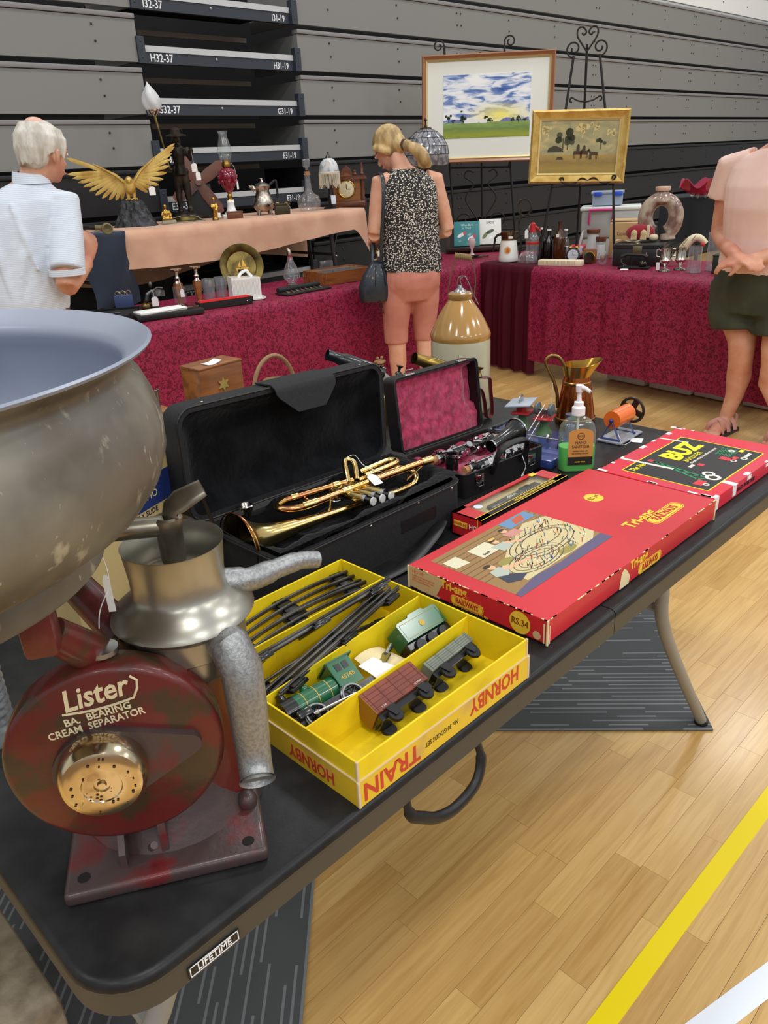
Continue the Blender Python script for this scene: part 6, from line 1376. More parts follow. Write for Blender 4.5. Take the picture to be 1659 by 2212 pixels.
# ================================================================ easels and paintings
iron = M('wrought_iron', (44, 42, 42), .5, .5)
def picture_mat(name, stops, field, streak, glow=None):
    """painted canvas: bands by height with brushy noise, all in the print itself"""
    m = bpy.data.materials.new(name); m.use_nodes = True; MATS[name] = m; nt = m.node_tree; b = nt.nodes['Principled BSDF']; L = nt.links.new
    b.inputs['Roughness'].default_value = .55
    tc = nt.nodes.new('ShaderNodeTexCoord'); sp = nt.nodes.new('ShaderNodeSeparateXYZ'); L(tc.outputs['Generated'], sp.inputs[0])
    mp = nt.nodes.new('ShaderNodeMapping'); mp.inputs['Scale'].default_value = streak; mp.inputs['Rotation'].default_value = (0, R(-25), 0); L(tc.outputs['Generated'], mp.inputs[0])
    n = nt.nodes.new('ShaderNodeTexNoise'); n.inputs['Scale'].default_value = 2.4; n.inputs['Detail'].default_value = 7; n.inputs['Distortion'].default_value = .8; L(mp.outputs[0], n.inputs['Vector'])
    sk = nt.nodes.new('ShaderNodeValToRGB'); els = sk.color_ramp.elements
    for k, (p_, c_) in enumerate(stops):
        e_ = els[k] if k < 2 else els.new(p_); e_.position = p_; e_.color = (*lin(c_), 1)
    L(n.outputs['Fac'], sk.inputs[0]); cur = sk.outputs[0]
    if glow:
        vm = nt.nodes.new('ShaderNodeVectorMath'); vm.operation = 'DISTANCE'; vm.inputs[1].default_value = glow[0]
        cmb = nt.nodes.new('ShaderNodeCombineXYZ'); L(sp.outputs['X'], cmb.inputs[0]); sc2 = nt.nodes.new('ShaderNodeMath'); sc2.operation = 'MULTIPLY'; sc2.inputs[1].default_value = 1.8; L(sp.outputs['Z'], sc2.inputs[0]); L(sc2.outputs[0], cmb.inputs[2]); L(cmb.outputs[0], vm.inputs[0])
        mr = nt.nodes.new('ShaderNodeMapRange'); mr.inputs[1].default_value = .42; mr.inputs[2].default_value = .03; L(vm.outputs['Value'], mr.inputs[0])
        mx = nt.nodes.new('ShaderNodeMix'); mx.data_type = 'RGBA'; mx.inputs[7].default_value = (*lin(glow[1]), 1); L(mr.outputs[0], mx.inputs[0]); L(cur, mx.inputs[6]); cur = mx.outputs[2]
    fr = nt.nodes.new('ShaderNodeValToRGB'); els = fr.color_ramp.elements
    for k, (p_, c_) in enumerate(field[1]):
        e_ = els[k] if k < 2 else els.new(p_); e_.position = p_; e_.color = (*lin(c_), 1)
    nz = nt.nodes.new('ShaderNodeMath'); nz.operation = 'MULTIPLY_ADD'; nz.inputs[1].default_value = field[2]; L(n.outputs['Fac'], nz.inputs[0]); L(sp.outputs['Z'], nz.inputs[2]); L(nz.outputs[0], fr.inputs[0])
    st_ = nt.nodes.new('ShaderNodeMath'); st_.operation = 'LESS_THAN'; st_.inputs[1].default_value = field[0]; L(sp.outputs['Z'], st_.inputs[0])
    m2 = nt.nodes.new('ShaderNodeMix'); m2.data_type = 'RGBA'; L(st_.outputs[0], m2.inputs[0]); L(cur, m2.inputs[6]); L(fr.outputs[0], m2.inputs[7]); L(m2.outputs[2], b.inputs['Base Color'])
    return m
def frame_bars(par, w_, h_, t, d, mat, name='frame', y0=0):
    """mitred picture frame of four bars, front at -y"""
    for k in range(4):
        L_ = w_ if k % 2 == 0 else h_
        m = TR(0, y0, 0) @ Matrix.Rotation(k*PI/2, 4, 'Y'); hh = (h_ if k % 2 == 0 else w_)/2
        b_ = B(m); a = L_/2
        prof = [(0, .0), (0, -d*.6), (t*.25, -d), (t*.55, -d*.75), (t, -d*.55), (t, 0)]   # (inset, y)
        vs_ = []
        for s in (-1, 1):
            for ins, y in prof: vs_.append((s*(a-ins), y, hh-ins))
        n = len(prof); fs_ = [(i, (i+1) % n, n+(i+1) % n, n+i) for i in range(n)]+[tuple(range(n)), tuple(range(2*n-1, n-1, -1))]
        b_.add(vs_, fs_); b_.build(name, mat, par, smooth=25)
bp_ = thing('framed_watercolour', 'large framed watercolour of a sunlit cloudy sky over green fields', 'painting', mat=TR(5.495, 3.81, 1.795, math.atan2(-.8, .6), R(-3), R(1)))
frame_bars(bp_, 1.045, .785, .035, .035, M('frame_walnut', (156, 104, 70), .4, coat=.2)); frame_bars(bp_, .985, .725, .016, .02, M('slip_gold', (206, 186, 128), .4, .3), 'slip', -.004)
B().box((0, -.004, 0), (.97, .006, .71)).build('mount', M('mount_cream', (232, 232, 222), .7), bp_, smooth=0)
sky = picture_mat('watercolour_sky', [(.3, (48, 80, 156)), (.6, (246, 246, 244)), (.42, (110, 140, 196)), (.5, (222, 228, 238))], (.25, [(0, (70, 96, 44)), (.36, (150, 176, 92)), (.12, (150, 160, 40)), (.24, (108, 136, 66))], .18), (1.8, 1, 4.4), ((.66, 0, .63), (250, 238, 120)))
pi = B().box((-.005, -.0085, .02), (.69, .003, .455)).build('picture', sky, bp_, smooth=0)
def decs(par, nm, polys, mat, y): 
    d_ = B()
    for P_ in polys: d_.add([(x, y, z) for x, z in P_], [tuple(range(len(P_)))])
    return d_.build(nm, mat, par, smooth=0)
hl = [(.12+.03*i, -.09+.012*math.sin(i*1.1)+.012) for i in range(8)]
decs(pi, 'painted_hills', [[(.1, -.095)]+hl+[(.335, -.095)], [(-.34, -.095), (-.28, -.075), (-.2, -.07), (-.12, -.09), (-.1, -.095)]], M('hill_violet', (118, 122, 168), .6), -.0105)['kind'] = 'stuff'
decs(pi, 'painted_house', [[(-.18, -.1), (-.07, -.1), (-.07, -.075), (-.12, -.06), (-.18, -.08)], [(-.06, -.1), (.0, -.1), (.0, -.08), (-.04, -.07), (-.06, -.08)]], M('house_white', (236, 236, 232), .6), -.0108)['kind'] = 'stuff'
def trees(par, nm, spots, mat, y, rnd):
    q = random.Random(rnd); pol = []
    for x, z, s in spots:
        for k in range(7): cx, cz, r = x+q.uniform(-s, s), z+q.uniform(-.4*s, s), s*q.uniform(.35, .6); pol.append([(cx+r*math.cos(t), cz+r*math.sin(t)) for t in [2*PI*i/9 for i in range(9)]])
        pol.append([(x-.1*s, z-1.6*s), (x+.1*s, z-1.6*s), (x+.06*s, z), (x-.06*s, z)])
    decs(par, nm, pol, mat, y)['kind'] = 'stuff'
trees(pi, 'painted_trees', [(-.31, -.06, .02), (-.27, -.085, .013), (-.19, -.07, .02), (-.2, -.085, .014), (.0, -.075, .02), (.03, -.08, .014), (.2, -.085, .014), (.25, -.08, .016), (.3, -.088, .012), (-.2, -.02, .01)], M('tree_dark', (48, 66, 44), .6), -.011, 2)
gp = thing('gilt_painting', 'gold framed oil painting of horsemen and trees in dry grassland', 'painting', mat=TR(4.803, 2.525, 1.471, math.atan2(-.85, .53), R(-2), R(2.2)))
frame_bars(gp, .618, .44, .05, .04, M('frame_gilt', (214, 182, 104), .35, .45, (196, 158, 78), 20)); frame_bars(gp, .52, .342, .014, .02, M('slip_pale', (222, 204, 142), .45, .2), 'slip', -.006)
gm_ = picture_mat('outback_paint', [(.35, (150, 146, 108)), (.7, (196, 184, 132)), (.5, (164, 158, 114)), (.6, (180, 166, 118))], (.36, [(0, (120, 104, 52)), (.5, (176, 150, 84)), (.2, (160, 136, 66)), (.33, (140, 118, 62))], .22), (2.2, 1, 3))
pi = B().box((0, -.008, 0), (.5, .004, .325)).build('picture', gm_, gp, smooth=0)
tdk = M('paint_dark', (66, 60, 44), .6); thn = M('paint_horse', (74, 48, 34), .6); tpl = M('paint_pale', (206, 188, 128), .6)
trees(pi, 'painted_trees', [(-.1, .055, .045), (-.07, .04, .035), (.14, .025, .025)], M('tree_olive', (72, 76, 52), .6), -.0108, 4)
trees(pi, 'painted_clouds', [(.02, .1, .03), (.09, .11, .025), (-.2, .09, .03), (.2, .08, .02)], tpl, -.0104, 5)
def horse(x, z, s, f=1):
    return [[(x-f*.5*s, z), (x-f*.45*s, z+.35*s), (x+f*.3*s, z+.38*s), (x+f*.5*s, z+.62*s), (x+f*.68*s, z+.55*s), (x+f*.5*s, z+.25*s), (x+f*.42*s, z)]]+[[(x+dx_*s, z+.05*s), (x+(dx_+.07)*s, z+.05*s), (x+(dx_+.06)*s, z-.42*s), (x+dx_*s, z-.42*s)] for dx_ in (-.45, -.32, .25, .36)]
decs(pi, 'painted_horses', horse(-.0, -.045, .06)+horse(.04, -.045, .055)+horse(.1, -.05, .055, -1), thn, -.011)['kind'] = 'stuff'
decs(pi, 'painted_riders', [[(-.012, -.025), (.01, -.025), (.008, .01), (.0, .018), (-.01, .008)], [(.03, -.025), (.048, -.025), (.046, .004), (.038, .012), (.03, .002)], [(.072, -.075), (.09, -.075), (.088, -.035), (.08, -.028), (.074, -.036)]], tdk, -.0112)['kind'] = 'stuff'
decs(pi, 'painted_hut', [[(-.2, -.03), (-.09, -.03), (-.11, -.005), (-.15, .01), (-.19, -.005)], [(-.14, -.075), (-.09, -.075), (-.1, -.06), (-.13, -.06)]], tdk, -.0109)['kind'] = 'stuff'
# easel carrying the gilt painting (stands on the table)
e2 = thing('wire_easel', 'black wrought iron easel with a heart scroll top holding the gilt painting', 'easel', mat=TR(4.803+.012, 2.525+.008, ZC+.004, math.atan2(-.85, .53)))
zz = lambda z: z-ZC-.004
B().tube([(-.055, .05, zz(2.0)), (-.115, .02, zz(1.5)), (-.165, -.012, zz(1.2)), (-.238, -.03, 0)], .008, 8).build('leg', iron, e2)
B().tube([(.105, .05, zz(2.0)), (.19, .02, zz(1.5)), (.237, -.012, zz(1.25)), (.275, -.03, 0)], .008, 8).build('leg', iron, e2)
B().tube([(.025, .06, zz(2.06)), (.03, .15, zz(1.4)), (.02, .3, 0)], .008, 8).build('back_leg', iron, e2)
for s in (-1, 1):
    B().tube(smoothpath([(.025, .055, zz(2.02)), (.025+s*.03, .055, zz(2.06)), (.025+s*.062, .055, zz(2.11)), (.025+s*.058, .055, zz(2.148)), (.025+s*.03, .055, zz(2.155)), (.025+s*.008, .055, zz(2.13)), (.025+s*.022, .055, zz(2.112)), (.025+s*.034, .055, zz(2.125))], 5), .0055, 8).build('heart_scroll', iron, e2)
    B().tube([(.025+s*.08+x, .05, zz(2.01)+z) for x, _, z in spiral((0, 0, 0.03), .05*1, .012, R(-90), R(-90)+s*R(470), 26)], .0055, 8).build('side_scroll', iron, e2)
    B().tube(smoothpath([(.033, .045, zz(1.735)), (.033+s*.05, .045, zz(1.745)), (.033+s*.09, .045, zz(1.765)), (.033+s*.1, .045, zz(1.745)), (.033+s*.085, .045, zz(1.737))], 4), .005, 8).build('small_scroll', iron, e2)
    B().tube(smoothpath([(.07, -.055, zz(1.265)), (.07+s*.04, -.055, zz(1.282)), (.07+s*.09, -.055, zz(1.25)), (.07+s*.15, -.055, zz(1.255)), (.07+s*.18, -.055, zz(1.285)), (.07+s*.16, -.055, zz(1.29)), (.07+s*.155, -.055, zz(1.272))], 5), .005, 8).build('ledge_scroll', iron, e2)
B().tube([(-.16, -.02, zz(1.236)), (.235, -.02, zz(1.236))], .007, 8).tube([(-.12, -.02, zz(1.236)), (-.12, -.06, zz(1.236))], .005, 6).tube([(.2, -.02, zz(1.236)), (.2, -.06, zz(1.236))], .005, 6).build('ledge', iron, e2)
# floor easel carrying the watercolour
e1 = thing('floor_easel', 'black wrought iron floor easel holding the large watercolour', 'easel', mat=TR(5.495+.03, 3.81+.022, 0, math.atan2(-.8, .6)))
B().tube([(-.34, .02, 2.25), (-.31, .02, 1.4), (-.27, -.03, .88), (-.23, -.05, .0)], .009, 8).build('leg', iron, e1); B().tube([(.13, .02, 2.23), (.19, .02, 1.4), (.235, -.03, .89), (.29, -.05, 0)], .009, 8).build('leg', iron, e1)
B().tube([(-.06, .03, 2.2), (-.045, .1, 1.3), (-.03, .3, 0)], .009, 8).build('back_leg', iron, e1); B().tube([(-.31, .02, 1.375), (.19, .02, 1.36)], .009, 8).build('ledge', iron, e1); B().tube([(-.27, -.03, .885), (.235, -.03, .875)], .008, 8).build('crossbar', iron, e1)
B().tube([(-.33, .02, 1.9), (.16, .02, 1.9)], .008, 8).build('crossbar', iron, e1)
for x in (-.3, .18): B().tube([(x, .02, 1.37), (x, -.07, 1.365), (x, -.075, 1.39)], .006, 8).build('ledge_hook', iron, e1)
for x0, s in ((-.34, -1), (.13, 1)): B().tube([(x0, .02, 2.2), (x0+.005, .02, 2.26)]+[(x0+.045*s*1+x, .02, 2.26+z) for x, _, z in spiral((0, 0, 0), .045, .014, R(180) if s > 0 else 0, R(180)-R(430) if s > 0 else R(430), 24)], .006, 8).build('top_scroll', iron, e1)
for s in (-1, 1):
    B().tube(smoothpath([(-.05+s*.06, .01, 1.33), (-.05+s*.11, .01, 1.345), (-.05+s*.135, .01, 1.3), (-.05+s*.06, .01, 1.24), (-.05+s*.12, .01, 1.16), (-.05+s*.12, .01, 1.1), (-.05+s*.04, .0, .98), (-.05+s*.0, -.0, .9)], 6), .006, 8).build('lyre_scroll', iron, e1)
    B().tube([(-.05+s*.1, .0, .985)]+[(-.05+s*(.06+.09)+s*x, -.005, .95+z) for x, _, z in spiral((0, 0, 0), .07, .02, R(160), R(-220), 22)], .006, 8).build('lower_scroll', iron, e1)

# ================================================================ things on the right-hand table
RR = R(-60)
def K(x, y, z=0): return (x, y, ZC+.006+z)
t = thing('coffee_carafe', 'white ceramic coffee carafe with crest, amber collar and black handle', 'carafe', K(4.69, 2.99), RR)
B().lathe([(0, 0), (.068, 0), (.072, .006), (.07, .03), (.06, .12), (.055, .142)], 30).build('body', white_china, t); B().lathe([(.052, .14), (.05, .15), (.058, .2), (.056, .2), (.048, .15)], 30).build('glass_collar', GL('amber_glass', (216, 190, 150)), t)
B().tube([(-.05, 0, .185), (-.08, 0, .178), (-.095, 0, .16), (-.11, 0, .07)], [.01, .009, .008, .006], 8).build('handle', black_plastic, t); B().tube([(.05, 0, .19), (.072, 0, .2)], [.014, .007], 8).build('spout', GL('amber_glass', (216, 190, 150)), t)
cr_ = B(FRAME((0, -.0655, .08), (1, 0, 0), (0, .12, 1)))
q = random.Random(8)
for i in range(12): a = i*PI/6; cr_.lathe([(0, .0006), (.006, .0003)], 8, TR(.018*math.cos(a), .02*math.sin(a), 0))
cr_.build('crest_wreath', M('crest_gold', (206, 168, 84), .5), t)['kind'] = 'stuff'
B(FRAME((0, -.0665, .08), (1, 0, 0), (0, .12, 1))).prism([(-.012, -.014), (.01, -.016), (.014, 0), (.004, .016), (-.008, .01)], 0, .0006).build('crest_figure', M('crest_orange', (206, 98, 44), .5), t, smooth=0); B().box((.02, -.056, .165), (.03, .001, .016)).build('price_sticker', white_paper, t, smooth=0)
t = thing('jelly_mould', 'domed clear glass jelly mould at the corner of the table', 'mould', K(4.66, 2.80), RR)
def jm(u, v): a = 2*PI*u; r = .066*math.cos(v*PI/2)**.7*(1+.08*math.cos(8*a)*(1-v)); return (r*math.cos(a), r*math.sin(a), .003+.075*math.sin(v*PI/2))
B().grid(jm, 48, 14).build('mould_glass', cut_glass, t, smooth=50)
t = thing('soda_siphon', 'glass soda siphon with red spout head and hanging tag', 'siphon', K(4.80, 2.86), RR)
B().lathe([(0, 0), (.045, 0), (.048, .01), (.048, .12), (.044, .15), (.025, .185), (.02, .195)], 26).build('bottle', cut_glass, t); B().lathe([(.049, .11), (.05, .118), (.049, .126)], 26).build('red_band', M('siphon_red', (190, 34, 34), .4), t)
B().lathe([(.024, .19), (.02, .215), (.018, .245), (.008, .255), (0, .256)], 18).build('head', MATS['siphon_red'], t); B().tube([(0, 0, .235), (.035, 0, .215), (.05, 0, .195)], [.009, .008, .006], 8).build('nozzle', MATS['siphon_red'], t); B().tube([(-.004, 0, .25), (-.024, 0, .235), (-.03, 0, .2)], .005, 8).build('lever', chrome, t)
price_tag(t, [(-.02, -.01, .24), (-.04, -.02, .21)], (-.042, -.022, .18), (1, 0, 0), (.1, 0, 1), .025, .06)
t = thing('iron_ornament', 'rusty cast iron ornament of curled leaves behind the soda siphon', 'ornament', K(4.86, 2.98), RR)
rst = M('rusted_iron', (70, 64, 54), .7, .3, (46, 42, 38), 30)
B().tube(smoothpath([(-.03, 0, 0), (-.02, 0, .12), (-.035, 0, .24), (-.02, 0, .34)], 5), .007, 6).build('stem', rst, t)
B().tube([(.0+.05*math.cos(a), 0, .35+.055*math.sin(a)) for a in [2*PI*i/16 for i in range(16)]], .006, 6, closed=True).build('wreath', rst, t)
for i in range(12): a = 2*PI*i/12; B().tube([(.05*math.cos(a), 0, .35+.055*math.sin(a)), (.068*math.cos(a), .008, .35+.072*math.sin(a))], [.009, .002], 6, flat=(.4, 1)).build('leaf', rst, t)
B().tube([(x-.01, 0, z+.1) for x, _, z in spiral((0, 0, 0), .07, .02, 0, R(500), 26)], .006, 6).build('scroll', rst, t)
def bottle(label, x, y, mat, h, r, cap=None):
    t = thing('glass_bottle', label, 'bottle', K(x, y), RR)
    B().lathe([(0, 0), (r*.92, 0), (r, h*.03), (r, h*.52), (r*.9, h*.6), (r*.45, h*.76), (r*.36, h*.84), (r*.36, h*.95), (r*.46, h*.955), (r*.46, h)], 22).build('bottle_glass', mat, t)
    if cap: B().lathe([(r*.44, h*.97), (r*.5, h*.975), (r*.48, h*1.03), (0, h*1.035)], 16).build('cap', cap, t)
    return t
amber = M('amber_bottle', (84, 42, 14), .12, trans=.25, coat=.5); cola = M('cola_bottle', (26, 16, 14), .1, coat=.6)
t = bottle('tall brown glass beer bottle with a small white sticker', 4.93, 2.72, amber, .25, .042); B().box((-.012, -.04, .16), (.02, .001, .02)).build('sticker', white_paper, t, smooth=0)
bottle('dark cola bottle with clear neck, left of the easel leg', 4.95, 2.88, cola, .2, .032, white_paper); bottle('dark cola bottle just left of the tall brown bottle', 4.93, 2.81, cola, .195, .032, white_paper); bottle('small clear-necked bottle behind the tall brown bottle', 5.04, 2.74, glass, .185, .028, white_paper)
t = thing('cream_tray', 'long cream ribbed plastic tray at the front edge of the damask cloth', 'tray', K(4.615, 2.50), R(-78))
B().box((0, 0, .018), (.3, .075, .036), .004).build('tray_body', M('cream_plastic', (226, 216, 184), .45), t); rb_ = B()
for i in range(26): rb_.box((-.138+.0098*i, -.038, .02), (.004, .002, .026))
rb_.build('tray_ribs', M('cream_dark', (196, 184, 150), .5), t)['kind'] = 'stuff'
t = thing('tissue_box', 'red and white tissue box with a tissue pulled up, behind the bottles', 'tissue box', K(5.1, 2.66), RR)
B().box((0, 0, .04), (.12, .1, .08), .006).build('box_body', M('tissue_red', (206, 40, 52), .5), t); B().tube([(0, 0, .075), (.01, 0, .13), (.02, .005, .18)], [.02, .03, .006], 8, flat=(.35, 1)).build('tissue', white_paper, t)
t = thing('blue_white_bowl', 'white china bowl with blue floral pattern among the bottles', 'bowl', K(5.0, 2.64), RR)
B().lathe([(0, 0), (.04, 0), (.058, .03), (.064, .08), (.06, .08), (.05, .02), (0, .01)], 28).build('bowl_body', M('blue_floral', (228, 230, 230), .25, 0, (84, 108, 150), 30, lo=.55, hi=.6, coat=.4), t)
t = thing('storage_jar', 'grey-white flared jar with brown wooden lid beside the cardboard box', 'jar', K(5.08, 2.54), RR)
B().lathe([(0, 0), (.055, 0), (.052, .05), (.038, .15), (.036, .17)], 26).build('jar_body', M('jar_grey', (200, 200, 196), .35), t); B().lathe([(.045, .165), (.047, .19), (0, .196)], 24).build('jar_lid', wood_red, t)
t = thing('glass_canister', 'clear glass canister with brown lid in front of the cardboard box', 'canister', K(5.0, 2.43), RR)
B().lathe([(0, 0), (.032, 0), (.034, .01), (.034, .12), (.028, .13)], 22).build('canister_glass', cut_glass, t); B().lathe([(.034, .12), (.036, .15), (0, .155)], 20).build('canister_lid', wood_red, t); B().cyl((0, 0, .004), (0, 0, .1), .03, 20).build('white_filling', white_paper, t)
t = thing('alarm_clock', 'old twin-bell alarm clock with a dark case behind the cream tray', 'clock', K(4.76, 2.50), RR)
B().lathe([(0, -.025), (.042, -.025), (.045, -.02), (.045, .02), (.04, .026), (0, .026)], 28, FRAME((0, 0, .055), (1, 0, 0), (0, 0, 1))).build('clock_case', M('clock_dark', (56, 50, 40), .4, .4), t); B().lathe([(0, .0262), (.036, .0262)], 28, FRAME((0, 0, .055), (1, 0, 0), (0, 0, 1))).build('clock_dial', M('dial_grey', (190, 196, 204), .4), t)
B().box((0, -.028, .065), (.003, .001, .024)).box((.009, -.028, .055), (.018, .001, .003)).build('clock_hands', black_metal, t, smooth=0)
for x in (-.022, .022): B().ball((x, 0, .102), (.016, .016, .01), 12, 6).build('clock_bell', brass, t); B().cyl((x*1.3, 0, .02), (x*1.6, 0, 0), .004, 6).build('clock_foot', brass, t)
t = thing('wooden_clock', 'small square wooden clock with a dark round glass, leaning', 'clock', K(4.76, 2.37), RR)
B().box((0, .02, .05), (.09, .03, .09), .006).build('wood_case', wood_mid, t); B().lathe([(0, -.014), (.038, -.014), (.04, 0), (.036, .014), (0, .016)], 26, FRAME((-.005, -.02, .042), (1, .3, 0), (0, 0, 1))).build('round_glass', M('compass_dark', (40, 36, 26), .1, coat=.7), t); B().tube([(-.005+.039*math.cos(a)*.95, -.022-.039*math.cos(a)*.3, .042+.039*math.sin(a)) for a in [2*PI*i/28 for i in range(28)]], .004, 8, closed=True).build('brass_ring', brass, t)
for lb_, x, y, s in (('cut crystal paperweight with an amber centre', 4.74, 2.26, 1), ('round cut crystal paperweight against the black tin trunk', 4.80, 2.20, 1.05)):
    t = thing('paperweight', lb_, 'paperweight', K(x, y), RR); B().ball((0, 0, .045*s), (.036*s, .028*s, .045*s), 10, 8).build('crystal', cut_glass, t, smooth=0); B().ball((0, -.01, .045*s), (.016, .014, .022), 10, 8).build('core', M('amber_core', (150, 104, 70), .3) if s == 1 else cut_glass, t)
t = thing('cardboard_box', 'brown cardboard box with printed lamp drawing, open flap', 'box', K(5.12, 2.33), R(-66))
B().box((0, .09, .115), (.19, .17, .23), .002).build('carton', M('cardboard', (196, 160, 112), .85), t); B().box((0, .17, .232), (.19, .1, .003), 0, TR(0, 0, 0, 0, R(4))).build('flap', MATS['cardboard'], t, smooth=0)
ik = M('carton_ink', (110, 84, 58), .8); text('General', .034, FRAME((0, .0042, .16), (1, 0, 0), (0, 0, 1)), ik, t, align='CENTER', sx=.8)
B().tube([(-.03, .003, .02), (-.02, .003, .07), (-.03, .003, .1), (.03, .003, .1), (.025, .003, .07), (.03, .003, .02)], .002, 5).build('printed_lamp', ik, t)
t = thing('plastic_tub', 'large translucent plastic tub with pink handle behind the cardboard box', 'tub', (5.62, 2.72, ZC-.30), R(-62))
B().box((0, 0, -.2), (.38, .26, .48), .03).build('tub_lower', M('tub_clear', (206, 210, 208), .4, trans=.3), t); B().box((0, 0, .2), (.4, .28, .4), .03).build('tub_body', M('tub_clear', (206, 210, 208), .4, trans=.3), t); B().box((0, 0, .5), (.42, .3, .2), .02).build('tub_upper', MATS['tub_clear'], t); B().box((0, 0, .605), (.44, .32, .025), .008).build('tub_lid', M('tub_lid', (222, 226, 222), .4), t)
B().tube([(-.15, -.155, .5), (-.15, -.17, .6), (.02, -.17, .6), (.02, -.155, .5)], .009, 8).build('pink_handle', M('clip_pink', (226, 60, 140), .4), t)
t2 = thing('clip_container', 'small clear food container with two blue clips on the big tub', 'container', (5.62, 2.72, ZC-.30+.62), R(-62))
B().box((-.03, 0, .045), (.22, .16, .085), .012).build('container_body', M('container_clear', (190, 206, 226), .3, trans=.4), t2); B().box((-.03, 0, .095), (.24, .18, .018), .006).build('container_lid', MATS['container_clear'], t2)
for x in (-.1, .05): B().box((x, -.092, .085), (.06, .012, .03), .005).build('blue_clip', M('clip_blue', (48, 84, 200), .4), t2)
# black tin trunk, phone, doll, ring vase, paper
BX = 4.86; t = thing('tin_trunk', 'black tin deed box with brass clasp under the ring vase', 'trunk', K(4.775, 2.03), R(-74))
B().box((0, .1, .055), (.31, .24, .11), .004).build('trunk_body', M('tin_black', (26, 26, 28), .4, coat=.2), t); B().box((0, .1, .122), (.318, .248, .026), .005).build('trunk_lid', MATS['tin_black'], t); B().box((0, -.024, .1), (.06, .008, .05), .004).lathe([(.02, 0), (.012, .008), (0, .01)], 14, TR(-.01, .02, .135)).build('clasp', M('clasp_brass', (120, 112, 84), .4, .8), t)
t = thing('telephone_toy', 'small black antique telephone with chromed bell and white tag', 'telephone', K(4.645, 1.98), R(-78))
B().box((0, 0, .008), (.19, .07, .014), .004).build('phone_base', black_metal, t); B().tube([(-.08, 0, .07), (-.05, 0, .085), (.05, 0, .083), (.08, 0, .07)], [.014, .008, .008, .016], 10).build('handset', black_metal, t); B().ball((.055, -.01, .03), (.026, .026, .022), 14, 8).build('bell_dome', M('dark_chrome', (70, 70, 60), .15, .9), t); B().cyl((-.02, 0, .012), (-.02, 0, .075), .007, 8).build('cradle', black_metal, t)
B().cyl((.07, 0, .06), (.07, 0, .1), .004, 6).build('crank', chrome, t); B().tube(smoothpath([(-.06, 0, .07), (-.08, -.02, .05), (-.06, -.03, .03), (-.03, -.03, .015)], 4), .005, 6).build('cord', black_metal, t)
price_tag(t, [(-.06, -.03, .03), (-.05, -.045, .01)], (-.045, -.055, .002), (1, 0, 0), (0, 1, .2), .05, .02)
ZB = .142
t = thing('ring_vase', 'large mottled brown ceramic ring vase on the black tin trunk', 'vase', K(4.985, 2.0, ZB), R(-66))
vm_ = M('mottled_glaze', (118, 84, 74), .25, 0, (176, 160, 140), 14, lo=.42, hi=.62, bump=.25, bscale=14, coat=.5)
b = B(); n = 26
def rp_(a): return (.095*math.sin(a)*1.0, 0, .135-.115*math.cos(a))
pts_ = []
rr_ = []
for i in range(n+1):
    a = R(30)+(R(330)-R(30))*i/n; pts_.append((.095*math.sin(a), 0, .14-.105*math.cos(a)*1.05)); rr_.append(.042+.008*abs(math.cos(a/2)))
b.tube(pts_, rr_, 16); b.tube([(.05, 0, .04), (.055, 0, .0)], [.045, .05], 14); b.tube([(-.05, 0, .04), (-.055, 0, 0)], [.045, .05], 14)
b.lathe([(0, .22), (.06, .23), (.05, .26), (.035, .285), (.034, .3), (.0, .3)], 20); vo = b.build('vase_body', vm_, t); remesh(vo, .006, 3)
B().lathe([(.034, .296), (.046, .3), (.048, .318), (.044, .324), (.03, .322), (.026, .3), (0, .298)], 26).build('vase_mouth', M('glaze_rim', (196, 160, 134), .3, coat=.4), t)
t = thing('stuffed_doll', 'red cushion doll with two beige hands sitting before the ring vase', 'doll', K(4.885, 2.085, ZB), R(-72))
remeshed(B().ball((0, .02, .05), (.095, .045, .055), 18, 10), 'cushion', M('doll_red', (140, 18, 36), .8, sheen=.3), t, .008, 2)
for x in (-.03, .03): 
    hb_ = B().ball((x, -.03, .045), (.022, .014, .028), 12, 8)
    for k in range(3): hb_.tube([(x-.014+.014*k, -.036, .03), (x-.016+.015*k, -.04, .008)], .0065, 6)
    remeshed(hb_, 'hand', M('doll_beige', (196, 172, 128), .8), t, .004, 2)
B().ball((.09, -.005, .022), (.03, .03, .022), 12, 8).build('foot', M('doll_cream', (206, 190, 160), .8), t); B().box((.055, -.02, .06), (.02, .012, .08), .006).build('sash', MATS['doll_cream'], t)
t = tag(B().grid(lambda u, v: (.19*u-.095, .09*v, .004+.006*math.sin(u*8+v*3)), 16, 6, .0015).build('folded_newspaper', M('newsprint', (196, 188, 166), .85)), 'crumpled old newspaper on the front of the black tin trunk', 'newspaper'); t.matrix_world = TR(4.83, 2.12, ZC+.006+ZB, R(-74))
def goblet(label, x, y):
    t = thing('silver_goblet', label, 'goblet', K(x, y), RR, group='silver goblets')
    B().lathe([(0, 0), (.036, 0), (.034, .008), (.01, .016), (.008, .03), (.014, .038), (.03, .05), (.034, .062), (.028, .07), (.031, .13), (.029, .13), (.026, .074), (0, .06)], 24).build('cup', silver, t); B().tube(smoothpath([(-.03, 0, .12), (-.05, 0, .125), (-.052, 0, .09), (-.03, 0, .08)], 5), .004, 8).build('handle', silver, t); return t
t = goblet('silver handled goblet with a white tag, nearest the telephone', 4.62, 1.765); B().box((-.04, -.01, .03), (.02, .003, .045)).build('tag', white_paper, t, smooth=0)
goblet('silver handled goblet under the curve of the ivory horn', 4.70, 1.705)
t = thing('ivory_horn', 'curved ivory-coloured horn with lettering and red tip', 'horn', K(4.90, 1.74), R(-68))
hp_ = [(-.085+.17*i/14, 0, .03+.14*math.sin(PI*(.0+.74*i/14))) for i in range(15)]
